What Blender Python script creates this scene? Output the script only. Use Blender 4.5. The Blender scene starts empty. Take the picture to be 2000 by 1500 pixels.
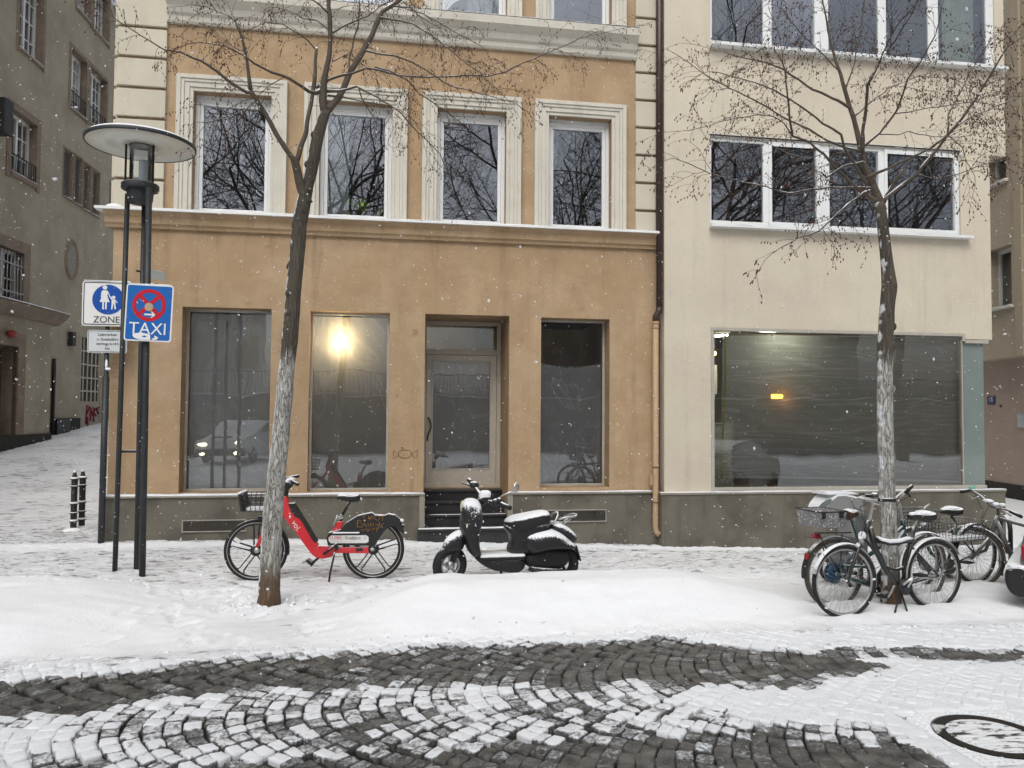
import bpy, bmesh, math, random
from mathutils import Vector, Matrix, noise
R = math.radians
sc = bpy.context.scene
col = sc.collection
# ---------------------------------------------------------------- camera
F, EYE, YAW, PIT, ROLL = 1500.0, 1.85, R(9.0), R(2.06), R(0.4)
fw = Vector((math.sin(YAW)*math.cos(PIT), math.cos(YAW)*math.cos(PIT), math.sin(PIT)))
r0 = Vector((math.cos(YAW), -math.sin(YAW), 0)); u0 = r0.cross(fw)
rt = r0*math.cos(ROLL)+u0*math.sin(ROLL); up = -r0*math.sin(ROLL)+u0*math.cos(ROLL)
EYEP = Vector((0, 0, EYE))
cd = bpy.data.cameras.new('camera'); cam = bpy.data.objects.new('camera', cd); col.objects.link(cam)
cd.sensor_width = 36; cd.lens = F/2000*36; cd.clip_start = .05; cd.clip_end = 600
m3 = Matrix((rt, up, -fw)).transposed()
cam.matrix_world = Matrix.Translation(EYEP) @ m3.to_4x4()
sc.camera = cam
# ---------------------------------------------------------------- sky, sun, exposure
w = bpy.data.worlds.new("World"); sc.world = w; w.use_nodes = True
nt = w.node_tree; bg = nt.nodes['Background']
sky = nt.nodes.new('ShaderNodeTexSky'); sky.sky_type = 'NISHITA'; sky.sun_disc = False
SUN_EL, SUN_AZ = R(52), R(200)
sky.sun_elevation = SUN_EL; sky.sun_rotation = SUN_AZ; sky.air_density = 1.0; sky.dust_density = 6; sky.ozone_density = 1
hs = nt.nodes.new('ShaderNodeHueSaturation'); hs.inputs['Saturation'].default_value = .32
nt.links.new(sky.outputs[0], hs.inputs['Color']); nt.links.new(hs.outputs[0], bg.inputs[0])
bg.inputs[1].default_value = .15
sl = bpy.data.lights.new('sun', 'SUN'); sl.energy = 1.2; sl.angle = R(60); sl.color = (1, .985, .96)
sun = bpy.data.objects.new('sun', sl); col.objects.link(sun)
sd = Vector((math.sin(SUN_AZ)*math.cos(SUN_EL), math.cos(SUN_AZ)*math.cos(SUN_EL), math.sin(SUN_EL)))
sun.rotation_euler = sd.to_track_quat('Z', 'Y').to_euler()
sc.view_settings.view_transform = 'Standard'; sc.view_settings.look = 'None'
sc.view_settings.exposure = -0.1; sc.view_settings.gamma = 1
sc.render.engine = 'CYCLES'
cy = sc.cycles
cy.use_denoising = True; cy.max_bounces = 7; cy.diffuse_bounces = 3; cy.glossy_bounces = 4
cy.transparent_max_bounces = 12; cy.transmission_bounces = 4; cy.caustics_reflective = False; cy.caustics_refractive = False
cy.sample_clamp_indirect = 4

# ---------------------------------------------------------------- geometry helpers
def ray(px, py): return fw + rt*((px-1000)/F) - up*((py-750)/F)
def onY(px, py, Y): d = ray(px, py); return EYEP + d*(Y/d.y)
def onZ(px, py, z=0): d = ray(px, py); return EYEP + d*((z-EYE)/d.z)
def clamp(a, lo=0., hi=1.): return max(lo, min(hi, a))
def smooth(a, b, x): t = clamp((x-a)/(b-a)); return t*t*(3-2*t)
def rnd(a, b): return random.uniform(a, b)

class MB:
    def __init__(s): s.v = []; s.f = []; s.m = []; s.sm = []; s.attr = None
    def add(s, vs, fs, mi=0, sm=False):
        o = len(s.v); s.v += [tuple(x) for x in vs]
        for f in fs: s.f.append([i+o for i in f]); s.m.append(mi); s.sm.append(sm)
    def quad(s, a, b, c, d, mi=0): s.add([a, b, c, d], [(0, 1, 2, 3)], mi)
    def box(s, x0, x1, y0, y1, z0, z1, mi=0):
        s.add([(x0,y0,z0),(x1,y0,z0),(x1,y1,z0),(x0,y1,z0),(x0,y0,z1),(x1,y0,z1),(x1,y1,z1),(x0,y1,z1)],
              [(3,2,1,0),(4,5,6,7),(0,1,5,4),(1,2,6,5),(2,3,7,6),(3,0,4,7)], mi)
    def obox(s, c, ax, ay, az, mi=0):      # centre and three half axes
        c, ax, ay, az = map(Vector, (c, ax, ay, az)); vs = []
        for k in (-1, 1):
            for a, b in ((-1,-1),(1,-1),(1,1),(-1,1)): vs.append(c+ax*a+ay*b+az*k)
        s.add(vs, [(3,2,1,0),(4,5,6,7),(0,1,5,4),(1,2,6,5),(2,3,7,6),(3,0,4,7)], mi)
    def tube(s, pts, r, n=8, mi=0, cap=True, sm=True):
        pts = [Vector(p) for p in pts]; k = len(pts)
        if k < 2: return
        rs = r if isinstance(r, (list, tuple)) else [r]*k
        t = (pts[1]-pts[0]).normalized()
        a = t.orthogonal().normalized(); vs = []; 
        for i, p in enumerate(pts):
            if i == 0: t = pts[1]-pts[0]
            elif i == k-1: t = pts[-1]-pts[-2]
            else: t = pts[i+1]-pts[i-1]
            t = t.normalized() if t.length > 1e-9 else Vector((0,0,1))
            a = a - t*a.dot(t)
            a = a.normalized() if a.length > 1e-6 else t.orthogonal().normalized()
            b = t.cross(a)
            for j in range(n):
                th = 2*math.pi*j/n; vs.append(p+(a*math.cos(th)+b*math.sin(th))*rs[i])
        fs = [(i*n+j, i*n+(j+1) % n, (i+1)*n+(j+1) % n, (i+1)*n+j) for i in range(k-1) for j in range(n)]
        s.add(vs, fs, mi, sm)
        if cap:
            o = len(s.v)-len(vs)
            s.f.append([o+j for j in range(n)][::-1]); s.m.append(mi); s.sm.append(False)
            s.f.append([o+(k-1)*n+j for j in range(n)]); s.m.append(mi); s.sm.append(False)
    def lathe(s, prof, c=(0,0,0), axis=(0,0,1), n=24, mi=0, sm=True):   # prof [(r, h)]
        c = Vector(c); ax = Vector(axis).normalized(); a = ax.orthogonal().normalized(); b = ax.cross(a); vs = []
        for r, h in prof:
            for j in range(n):
                th = 2*math.pi*j/n; vs.append(c+ax*h+(a*math.cos(th)+b*math.sin(th))*r)
        k = len(prof)
        s.add(vs, [(i*n+j, i*n+(j+1) % n, (i+1)*n+(j+1) % n, (i+1)*n+j) for i in range(k-1) for j in range(n)], mi, sm)
    def ell(s, c, r, n=12, m=8, mi=0, rot=None):
        c = Vector(c); vs = []
        for i in range(m+1):
            ph = math.pi*i/m
            for j in range(n):
                th = 2*math.pi*j/n
                q = Vector((r[0]*math.sin(ph)*math.cos(th), r[1]*math.sin(ph)*math.sin(th), r[2]*math.cos(ph)))
                if rot: q = rot @ q
                vs.append(c+q)
        s.add(vs, [(i*n+j, (i+1)*n+j, (i+1)*n+(j+1) % n, i*n+(j+1) % n) for i in range(m) for j in range(n)], mi, True)
    def ext(s, poly, v0, v1, mi=0, sm=False):      # polygon (u,w) extruded along local y
        n = len(poly); ar = sum(poly[i][0]*poly[(i+1) % n][1]-poly[(i+1) % n][0]*poly[i][1] for i in range(n))
        if ar < 0: poly = poly[::-1]
        vs = [(u, v0, w_) for u, w_ in poly]+[(u, v1, w_) for u, w_ in poly]
        s.add(vs, [tuple(range(n)), tuple(range(2*n-1, n-1, -1))]+[(i, i+n, (i+1) % n+n, (i+1) % n) for i in range(n)], mi, sm)
    def puff(s, poly, hw, mi=0, p=.55, c=None, lay=7, vo=0., taper=None):   # outline inflated sideways
        n = len(poly)
        if c is None: c = (sum(q[0] for q in poly)/n, sum(q[1] for q in poly)/n)
        vs = []; L = lay*2+1
        for i in range(L):
            t = math.pi*(i/(L-1)-.5)*.97; k = max(0., math.cos(t))**p; v = math.sin(t)*hw
            for u, w_ in poly:
                vv = v*(taper(u, w_) if taper else 1)
                vs.append((c[0]+(u-c[0])*k, vv+vo, c[1]+(w_-c[1])*k))
        fs = [(i*n+j, (i+1)*n+j, (i+1)*n+(j+1) % n, i*n+(j+1) % n) for i in range(L-1) for j in range(n)]
        s.add(vs, fs+[tuple(range(n)), tuple(range(L*n-1, L*n-n-1, -1))], mi, True)
    def ring(s, c, axis, R_, r, n=40, k=8, mi=0, sx=1., a0=0, a1=None):   # torus, section r (scaled sx along the axis)
        c = Vector(c); ax = Vector(axis).normalized(); a = Vector((1,0,0)) if abs(ax.x) < .7 else Vector((0,1,0))
        a = (a-ax*a.dot(ax)).normalized(); b = ax.cross(a); vs = []; full = a1 is None
        N = n if full else n+1
        for i in range(N):
            th = a0+((2*math.pi if full else a1-a0)*i/n); d = a*math.cos(th)+b*math.sin(th)
            for j in range(k):
                ph = 2*math.pi*j/k; vs.append(c+d*(R_+r*math.cos(ph))+ax*(r*sx*math.sin(ph)))
        s.add(vs, [(i*k+j, ((i+1) % N)*k+j, ((i+1) % N)*k+(j+1) % k, i*k+(j+1) % k) for i in range(n if full else n) for j in range(k) if full or i < n], mi, True)
    def build(s, name, mats, parent=None, bevel=0, recalc=True, loc=None, subsurf=0):
        me = bpy.data.meshes.new(name); me.from_pydata(s.v, [], s.f)
        if not isinstance(mats, (list, tuple)): mats = [mats]
        for m_ in mats: me.materials.append(m_)
        me.polygons.foreach_set('material_index', s.m); me.polygons.foreach_set('use_smooth', s.sm)
        if s.attr is not None:
            at = me.attributes.new('cover', 'FLOAT', 'POINT'); at.data.foreach_set('value', s.attr)
        if recalc and len(s.f) < 60000:
            b = bmesh.new(); b.from_mesh(me); bmesh.ops.recalc_face_normals(b, faces=b.faces); b.to_mesh(me); b.free()
        o = bpy.data.objects.new(name, me); col.objects.link(o)
        if parent: o.parent = parent
        if loc: o.location = loc
        if bevel:
            md = o.modifiers.new('b', 'BEVEL'); md.width = bevel; md.segments = 2; md.limit_method = 'ANGLE'; md.angle_limit = R(50)
        if subsurf:
            md = o.modifiers.new('s', 'SUBSURF'); md.levels = subsurf; md.render_levels = subsurf
        return o
def tag(o, label=None, cat=None, group=None, kind=None):
    if label: o['label'] = label
    if cat: o['category'] = cat
    if group: o['group'] = group
    if kind: o['kind'] = kind
    return o
def empty(name, loc=(0,0,0), rz=0., label=None, cat=None, group=None):
    o = bpy.data.objects.new(name, None); col.objects.link(o); o.location = loc; o.rotation_euler.z = rz; o.empty_display_size = .2
    return tag(o, label, cat, group)
def text(name, body, size, mat_, parent, loc, rot=(R(90),0,0), ext=.001, sx=1., align='CENTER', spacing=1.):
    c = bpy.data.curves.new(name, 'FONT'); c.body = body; c.size = size; c.extrude = ext; c.align_x = align; c.align_y = 'CENTER'; c.space_character = spacing
    c.materials.append(mat_); tmp = bpy.data.objects.new(name, c); col.objects.link(tmp)
    dg = bpy.context.evaluated_depsgraph_get(); me = bpy.data.meshes.new_from_object(tmp.evaluated_get(dg))
    bpy.data.objects.remove(tmp); o = bpy.data.objects.new(name, me); col.objects.link(o)
    o.parent = parent; o.location = loc; o.rotation_euler = rot; o.scale.x = sx
    return o
class Rig:                      # a vertical plane through a ground point with a heading; pixel -> (u, w) on it
    def __init__(s, p, rz): s.p = Vector((p[0], p[1], p[2] if len(p) > 2 else 0)); s.rz = rz; s.d = Vector((math.cos(rz), math.sin(rz), 0)); s.n = Vector((-math.sin(rz), math.cos(rz), 0))
    def L(s, px, py, v=0.):
        d = ray(px, py); p0 = s.p+s.n*v; t = (p0-EYEP).dot(s.n)/d.dot(s.n); q = EYEP+d*t-s.p
        return (q.dot(s.d), q.z)
    def P(s, px, py, v=0.): a = s.L(px, py, v); return Vector((a[0], v, a[1]))

# ---------------------------------------------------------------- materials
def nn(nt, t, **k):
    n = nt.nodes.new(t)
    for a, b in k.items(): setattr(n, a, b)
    return n
SNOWC = (.80, .83, .87, 1)
def mat(name, c, rough=.6, metal=0., var=.12, vs=3., bump=.0, bs=60., snow=None, c2=None, c2s=2., c2t=(.45, .6), stretch=(1,1,1), spec=.4, coat=0., emit=None, streak=0., crack=0.):
    m = bpy.data.materials.new(name); m.use_nodes = True; nt = m.node_tree; L = nt.links.new
    bs_ = nt.nodes['Principled BSDF']; out = nt.nodes['Material Output']
    tc = nn(nt, 'ShaderNodeTexCoord'); mp = nn(nt, 'ShaderNodeMapping'); mp.inputs['Scale'].default_value = stretch
    L(tc.outputs['Object'], mp.inputs[0])
    def noi(scale, detail=4., rough_=.6, vec=mp):
        n = nn(nt, 'ShaderNodeTexNoise'); n.inputs['Scale'].default_value = scale; n.inputs['Detail'].default_value = detail; n.inputs['Roughness'].default_value = rough_
        L(vec.outputs[0], n.inputs['Vector']); return n
    rgb = nn(nt, 'ShaderNodeRGB'); rgb.outputs[0].default_value = (*c, 1); cur = rgb.outputs[0]
    def mixc(fac, a, b):
        mx = nn(nt, 'ShaderNodeMix', data_type='RGBA'); L(fac, mx.inputs[0])
        L(a, mx.inputs[6])
        if isinstance(b, tuple): mx.inputs[7].default_value = b
        else: L(b, mx.inputs[7])
        return mx.outputs[2]
    def ramp(src, a, b):
        r_ = nn(nt, 'ShaderNodeMapRange'); r_.interpolation_type = 'SMOOTHSTEP'; r_.inputs[1].default_value = a; r_.inputs[2].default_value = b; L(src, r_.inputs[0]); return r_.outputs[0]
    if c2: cur = mixc(ramp(noi(c2s, 5).outputs[0], *c2t), cur, (*c2, 1))
    if streak:
        mp2 = nn(nt, 'ShaderNodeMapping'); mp2.inputs['Scale'].default_value = (1, 1, .08); L(tc.outputs['Object'], mp2.inputs[0])
        n = noi(5., 5, .7, mp2); cur = mixc(ramp(n.outputs[0], .5, .8), cur, tuple(x*(1-streak) for x in c)+(1,))
    if crack:
        n = noi(1.1, 7, .6); n.inputs['Distortion'].default_value = .5; s1 = nn(nt, 'ShaderNodeMath', operation='SUBTRACT'); L(n.outputs[0], s1.inputs[0]); s1.inputs[1].default_value = .46; s2 = nn(nt, 'ShaderNodeMath', operation='ABSOLUTE'); L(s1.outputs[0], s2.inputs[0]); r2 = nn(nt, 'ShaderNodeMapRange'); r2.inputs[1].default_value = .0; r2.inputs[2].default_value = .0035; r2.inputs[3].default_value = 1; r2.inputs[4].default_value = 0; L(s2.outputs[0], r2.inputs[0]); n = noi(2.3, 2); r3 = ramp(n.outputs[0], .5, .62); m_ = nn(nt, 'ShaderNodeMath', operation='MULTIPLY'); L(r2.outputs[0], m_.inputs[0]); L(r3, m_.inputs[1]); cur = mixc(m_.outputs[0], cur, tuple(x*(1-crack) for x in c)+(1,))
        n = noi(4.2, 3, .5); cur = mixc(ramp(n.outputs[0], .68, .76), cur, tuple(x*(1-crack*.6) for x in c)+(1,))
    if var:
        n = noi(vs, 6, .65); r_ = nn(nt, 'ShaderNodeMapRange'); r_.inputs[1].default_value = .3; r_.inputs[2].default_value = .7; r_.inputs[3].default_value = 1-var; r_.inputs[4].default_value = 1+var*.6
        L(n.outputs[0], r_.inputs[0]); mu = nn(nt, 'ShaderNodeVectorMath', operation='SCALE'); L(cur, mu.inputs[0]); L(r_.outputs[0], mu.inputs['Scale']); cur = mu.outputs[0]
    if snow is not None:
        ge = nn(nt, 'ShaderNodeNewGeometry'); sx = nn(nt, 'ShaderNodeSeparateXYZ'); L(ge.outputs['Normal'], sx.inputs[0])
        t, amp, ns = snow; n = noi(ns, 5, .7); ma = nn(nt, 'ShaderNodeMath', operation='MULTIPLY_ADD'); L(n.outputs[0], ma.inputs[0]); ma.inputs[1].default_value = amp; L(sx.outputs[2], ma.inputs[2])
        fac = ramp(ma.outputs[0], t+amp*.5-.12, t+amp*.5+.12); cur = mixc(fac, cur, SNOWC)
        rr = nn(nt, 'ShaderNodeMapRange'); rr.inputs[3].default_value = rough; rr.inputs[4].default_value = .8; L(fac, rr.inputs[0]); L(rr.outputs[0], bs_.inputs['Roughness'])
        mm = nn(nt, 'ShaderNodeMapRange'); mm.inputs[3].default_value = metal; mm.inputs[4].default_value = 0; L(fac, mm.inputs[0]); L(mm.outputs[0], bs_.inputs['Metallic'])
    else: bs_.inputs['Roughness'].default_value = rough; bs_.inputs['Metallic'].default_value = metal
    L(cur, bs_.inputs['Base Color']); bs_.inputs['Specular IOR Level'].default_value = spec; bs_.inputs['Coat Weight'].default_value = coat
    if bump:
        n = noi(bs, 5, .6); bp = nn(nt, 'ShaderNodeBump'); bp.inputs['Strength'].default_value = 1; bp.inputs['Distance'].default_value = bump
        L(n.outputs[0], bp.inputs['Height']); L(bp.outputs[0], bs_.inputs['Normal'])
    if emit: bs_.inputs['Emission Color'].default_value = (*emit[0], 1); bs_.inputs['Emission Strength'].default_value = emit[1]
    return m
M = {}
def glass_mat(name, refl, tint=(.9,.93,.95), wob=.0, rough=.0, gc=(.93,.96,1)):
    m = bpy.data.materials.new(name); m.use_nodes = True; nt = m.node_tree; L = nt.links.new; nt.nodes.remove(nt.nodes['Principled BSDF'])
    g = nn(nt, 'ShaderNodeBsdfGlossy'); g.inputs['Roughness'].default_value = rough; g.inputs['Color'].default_value = (*gc, 1)
    t = nn(nt, 'ShaderNodeBsdfTransparent'); t.inputs['Color'].default_value = (*tint, 1)
    fr = nn(nt, 'ShaderNodeFresnel'); fr.inputs['IOR'].default_value = 1.5
    mr = nn(nt, 'ShaderNodeMapRange'); mr.inputs[1].default_value = .04; mr.inputs[2].default_value = 1; mr.inputs[3].default_value = refl; mr.inputs[4].default_value = 1; L(fr.outputs[0], mr.inputs[0])
    mx = nn(nt, 'ShaderNodeMixShader'); L(mr.outputs[0], mx.inputs[0]); L(t.outputs[0], mx.inputs[1]); L(g.outputs[0], mx.inputs[2]); L(mx.outputs[0], nt.nodes['Material Output'].inputs[0])
    if wob:
        tc = nn(nt, 'ShaderNodeTexCoord'); n = nn(nt, 'ShaderNodeTexNoise'); n.inputs['Scale'].default_value = 1.7; n.inputs['Detail'].default_value = 1; L(tc.outputs['Object'], n.inputs['Vector'])
        b = nn(nt, 'ShaderNodeBump'); b.inputs['Distance'].default_value = wob; L(n.outputs[0], b.inputs['Height']); L(b.outputs[0], g.inputs['Normal'])
    return m
def film_mat(name, white, opac, scale=(1,1,1), seed=0., crease=.02, amp=.12, rot=0.):
    m = bpy.data.materials.new(name); m.use_nodes = True; nt = m.node_tree; L = nt.links.new; nt.nodes.remove(nt.nodes['Principled BSDF'])
    tc = nn(nt, 'ShaderNodeTexCoord'); mp = nn(nt, 'ShaderNodeMapping'); mp.inputs['Scale'].default_value = scale; mp.inputs['Location'].default_value = (seed, seed, seed); mp.inputs['Rotation'].default_value = (0, rot, 0); L(tc.outputs['Object'], mp.inputs[0])
    n = nn(nt, 'ShaderNodeTexNoise'); n.inputs['Scale'].default_value = 1.; n.inputs['Detail'].default_value = 6; n.inputs['Roughness'].default_value = .55; n.inputs['Distortion'].default_value = 1.2; L(mp.outputs[0], n.inputs['Vector'])
    # thin ridges where the sheet creases
    s1 = nn(nt, 'ShaderNodeMath', operation='SUBTRACT'); L(n.outputs[0], s1.inputs[0]); s1.inputs[1].default_value = .5
    ab = nn(nt, 'ShaderNodeMath', operation='ABSOLUTE'); L(s1.outputs[0], ab.inputs[0])
    r_ = nn(nt, 'ShaderNodeMapRange'); r_.inputs[1].default_value = 0; r_.inputs[2].default_value = crease; r_.inputs[3].default_value = min(.95, opac+amp); r_.inputs[4].default_value = opac; L(ab.outputs[0], r_.inputs[0])
    d = nn(nt, 'ShaderNodeBsdfDiffuse'); d.inputs[0].default_value = (white, white, white*.97, 1)
    tl = nn(nt, 'ShaderNodeBsdfTranslucent'); tl.inputs[0].default_value = (white, white, white*.97, 1)
    g = nn(nt, 'ShaderNodeBsdfGlossy'); g.inputs['Roughness'].default_value = .25
    b = nn(nt, 'ShaderNodeBump'); b.inputs['Distance'].default_value = .06; L(n.outputs[0], b.inputs['Height'])
    for q in (d, tl, g): L(b.outputs[0], q.inputs['Normal'])
    m1 = nn(nt, 'ShaderNodeMixShader'); m1.inputs[0].default_value = .28; L(d.outputs[0], m1.inputs[1]); L(tl.outputs[0], m1.inputs[2])
    m2 = nn(nt, 'ShaderNodeMixShader'); m2.inputs[0].default_value = .07; L(m1.outputs[0], m2.inputs[1]); L(g.outputs[0], m2.inputs[2])
    t = nn(nt, 'ShaderNodeBsdfTransparent'); m3_ = nn(nt, 'ShaderNodeMixShader'); L(r_.outputs[0], m3_.inputs[0]); L(t.outputs[0], m3_.inputs[1]); L(m2.outputs[0], m3_.inputs[2])
    L(m3_.outputs[0], nt.nodes['Material Output'].inputs[0]); return m
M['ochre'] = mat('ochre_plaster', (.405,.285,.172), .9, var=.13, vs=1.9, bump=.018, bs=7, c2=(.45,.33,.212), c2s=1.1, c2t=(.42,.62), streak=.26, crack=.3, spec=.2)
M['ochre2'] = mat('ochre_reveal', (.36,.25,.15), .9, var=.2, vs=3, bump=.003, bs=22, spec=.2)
M['stucco'] = mat('cream_stucco', (.60,.575,.50), .85, var=.10, vs=2, bump=.002, bs=60, c2=(.45,.38,.28), c2s=3, c2t=(.6,.8), streak=.2, spec=.2)
M['quoin'] = mat('quoin_stucco', (.57,.53,.43), .85, var=.08, vs=2, bump=.002, bs=80, streak=.12, spec=.2)
M['groove'] = mat('quoin_groove', (.30,.22,.16), .9, var=.2)
M['cream'] = mat('cream_render', (.60,.55,.445), .9, var=.07, vs=1.2, bump=.006, bs=14, c2=(.585,.52,.425), c2s=.7, c2t=(.4,.65), streak=.18, crack=.22, spec=.2)
M['plinth'] = mat('grey_plinth', (.155,.145,.115), .85, var=.16, vs=2, bump=.002, bs=50, c2=(.12,.11,.09), c2s=1.6, streak=.3, spec=.2)
M['plinthtop'] = mat('plinth_cap', (.27,.25,.21), .8, var=.15, vs=6, snow=(.6,.3,25))
M['whiteframe'] = mat('white_frame', (.74,.76,.76), .35, var=.04, vs=4, spec=.5)
M['greyframe'] = mat('grey_metal_frame', (.42,.40,.35), .5, var=.12, vs=5)
M['doorframe'] = mat('door_frame_metal', (.46,.42,.35), .5, var=.1, vs=5)
M['snow'] = mat('snow', (.82,.845,.88), .75, var=.04, vs=6, bump=.004, bs=60, spec=.3)
M['black'] = mat('black_steel', (.02,.021,.023), .45, var=.2, vs=8)
M['blacksnow'] = mat('black_snowy', (.018,.018,.02), .4, var=.2, vs=10, snow=(.72,.5,60))
M['rubber'] = mat('tyre_rubber', (.014,.014,.015), .8, var=.25, vs=20, snow=(.86,.5,50))
M['dark'] = mat('dark_room', (.22,.22,.24), .9, var=.3, vs=1)
M['room'] = mat('room_wall', (.32,.29,.26), .9, var=.3, vs=1)
M['glass'] = glass_mat('window_glass', .25, wob=.0012, gc=(.84,.90,1))
M['shopglass'] = glass_mat('shop_glass', .16, wob=.002)
M['clearglass'] = glass_mat('lamp_glass', .08)
M['white'] = mat('white_paint', (.78,.79,.78), .45, var=.03)
M['wood'] = mat('brown_wood', (.12,.05,.03), .7)
M['steel'] = mat('grey_steel', (.34,.35,.35), .35, .8, var=.15, vs=10, snow=(.75,.4,60))
M['graypaint'] = mat('grey_post', (.038,.042,.045), .5, .2, var=.25, vs=7, snow=(.8,.4,40))
# ================================================================ GROUND
D = onZ(600, 1052).y          # facade plane of the ochre building
def base_z(x, y):
    z = 0.
    z -= .036*max(0, min(x, 6.5)+1.2)*smooth(8.6, 11.4, y)*(1-smooth(12, 13, y)*smooth(0,-3,x))
    z += .088*max(0., y-12.9)*smooth(1, -3, x)
    return z
def mound(x, y):
    # ploughed heap on the right of the tree
    a = smooth(-.75, .55, x)*(1-smooth(2.5, 4.3, x))
    b = smooth(6.2, 7.0, y-.03*x)*(1-smooth(7.3, 7.75, y-.03*x))
    h = .29*a*b
    a = 1-smooth(.55, 1.15, math.hypot((x+3.75)/1.75, (y-7.55)/1.35))
    h += .17*a
    h += .07*smooth(-6, -2, -x)*0
    h += .05*(1-smooth(.4, 1.2, math.hypot((x-5.2)/1.6, (y-6.9)/.8)))
    return h
def gz(x, y):
    n = noise.noise(Vector((x*1.1, y*1.1, 3)))*.018 + noise.noise(Vector((x*4, y*5, 9)))*.009+noise.noise(Vector((x*2.3, y*2.9, 6)))*.012+abs(noise.noise(Vector((x*9, y*11, 2))))*.005
    return base_z(x, y)+mound(x, y)+n
def fine(x, y):
    v = Vector((x*9, y*16, 1)); tr = smooth(7.6, 8.6, y)*.8+.25*smooth(6.2,6.6,y)
    tr *= 1-.85*clamp(mound(x, y)*6)
    return (noise.noise(v)*.016+abs(noise.noise(v*2.3))*.014)*tr + noise.noise(v*.6)*.002
def snow_ground_mat():
    m = bpy.data.materials.new('trodden_snow'); m.use_nodes = True; nt = m.node_tree; L = nt.links.new; b = nt.nodes['Principled BSDF']
    tc = nn(nt, 'ShaderNodeTexCoord'); mp = nn(nt, 'ShaderNodeMapping'); mp.inputs['Scale'].default_value = (1.2, 4.5, 1); L(tc.outputs['Object'], mp.inputs[0])
    n = nn(nt, 'ShaderNodeTexNoise'); n.inputs['Scale'].default_value = 3.2; n.inputs['Detail'].default_value = 9; n.inputs['Roughness'].default_value = .72; L(mp.outputs[0], n.inputs[0])
    at = nn(nt, 'ShaderNodeAttribute', attribute_name='cover')
    ad = nn(nt, 'ShaderNodeMath', operation='ADD'); L(n.outputs[0], ad.inputs[0]); L(at.outputs['Fac'], ad.inputs[1])
    r_ = nn(nt, 'ShaderNodeMapRange'); r_.interpolation_type = 'SMOOTHSTEP'; r_.inputs[1].default_value = .645; r_.inputs[2].default_value = .75; L(ad.outputs[0], r_.inputs[0])
    mx = nn(nt, 'ShaderNodeMix', data_type='RGBA'); L(r_.outputs[0], mx.inputs[0]); tr_ = nn(nt, 'ShaderNodeMapRange'); tr_.inputs[1].default_value = .02; tr_.inputs[2].default_value = .14; L(at.outputs['Fac'], tr_.inputs[0]); tx = nn(nt, 'ShaderNodeMix', data_type='RGBA'); L(tr_.outputs[0], tx.inputs[0]); tx.inputs[6].default_value = (.83,.855,.885,1); tx.inputs[7].default_value = (.68,.70,.73,1); L(tx.outputs[2], mx.inputs[6]); mx.inputs[7].default_value = (.20,.20,.20,1)
    n3 = nn(nt, 'ShaderNodeTexNoise'); n3.inputs['Scale'].default_value = 1.7; n3.inputs['Detail'].default_value = 5; L(mp.outputs[0], n3.inputs[0])
    mx2 = nn(nt, 'ShaderNodeMix', data_type='RGBA', blend_type='MULTIPLY'); mx2.inputs[0].default_value = 1; L(mx.outputs[2], mx2.inputs[6])
    r3 = nn(nt, 'ShaderNodeMapRange'); r3.inputs[1].default_value = .3; r3.inputs[2].default_value = .7; r3.inputs[3].default_value = .95; r3.inputs[4].default_value = 1.02; L(n3.outputs[0], r3.inputs[0]); L(r3.outputs[0], mx2.inputs[7])
    L(mx2.outputs[2], b.inputs['Base Color']); b.inputs['Roughness'].default_value = .7; b.inputs['Specular IOR Level'].default_value = .3
    n2 = nn(nt, 'ShaderNodeTexNoise'); n2.inputs['Scale'].default_value = 45; n2.inputs['Detail'].default_value = 6; L(tc.outputs['Object'], n2.inputs[0])
    bp = nn(nt, 'ShaderNodeBump'); bp.inputs['Distance'].default_value = .006; L(n2.outputs[0], bp.inputs['Height']); L(bp.outputs[0], b.inputs['Normal'])
    return m
M['snowground'] = snow_ground_mat()
def lerpt(x, T):
    if x <= T[0][0]: return T[0][1:]
    for a, c in zip(T, T[1:]):
        if x <= c[0]: t = (x-a[0])/(c[0]-a[0]); return tuple(a[i]+(c[i]-a[i])*t for i in range(1, len(a)))
    return T[-1][1:]
EDG = [(-5, 5.45), (-2.6, 5.70), (-.93, 5.95), (.9, 6.14), (2.2, 6.05), (3.3, 5.90), (4.2, 5.84), (6, 5.84)]
STR = [(-5, 5.05, .22), (-2.6, 5.37, .32), (-.93, 5.64, .28), (.9, 5.65, .42), (2.2, 5.48, .52), (2.9, 5.35, .36), (3.4, 5.25, .16), (3.7, 5.2, .0)]
def edge_y(x):                 # where pavement snow stops and setts begin
    return lerpt(x, EDG)[0]+.05*noise.noise(Vector((x*2.2, 0, 5)))+.02*noise.noise(Vector((x*9, 0, 5)))
def sheet(name, x0, x1, y0, y1, nx, ny, zf, m, cov=None):
    b = MB(); at = []
    for j in range(ny+1):
        for i in range(nx+1):
            x = x0+(x1-x0)*i/nx; y = y0+(y1-y0)*j/ny; b.v.append((x, y, zf(x, y))); at.append(cov(x, y) if cov else 0)
    b.f = [(j*(nx+1)+i, j*(nx+1)+i+1, (j+1)*(nx+1)+i+1, (j+1)*(nx+1)+i) for j in range(ny) for i in range(nx)]
    b.m = [0]*len(b.f); b.sm = [True]*len(b.f); b.attr = at
    return b.build(name, m, recalc=False)
random.seed(31); PR = {}
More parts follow.
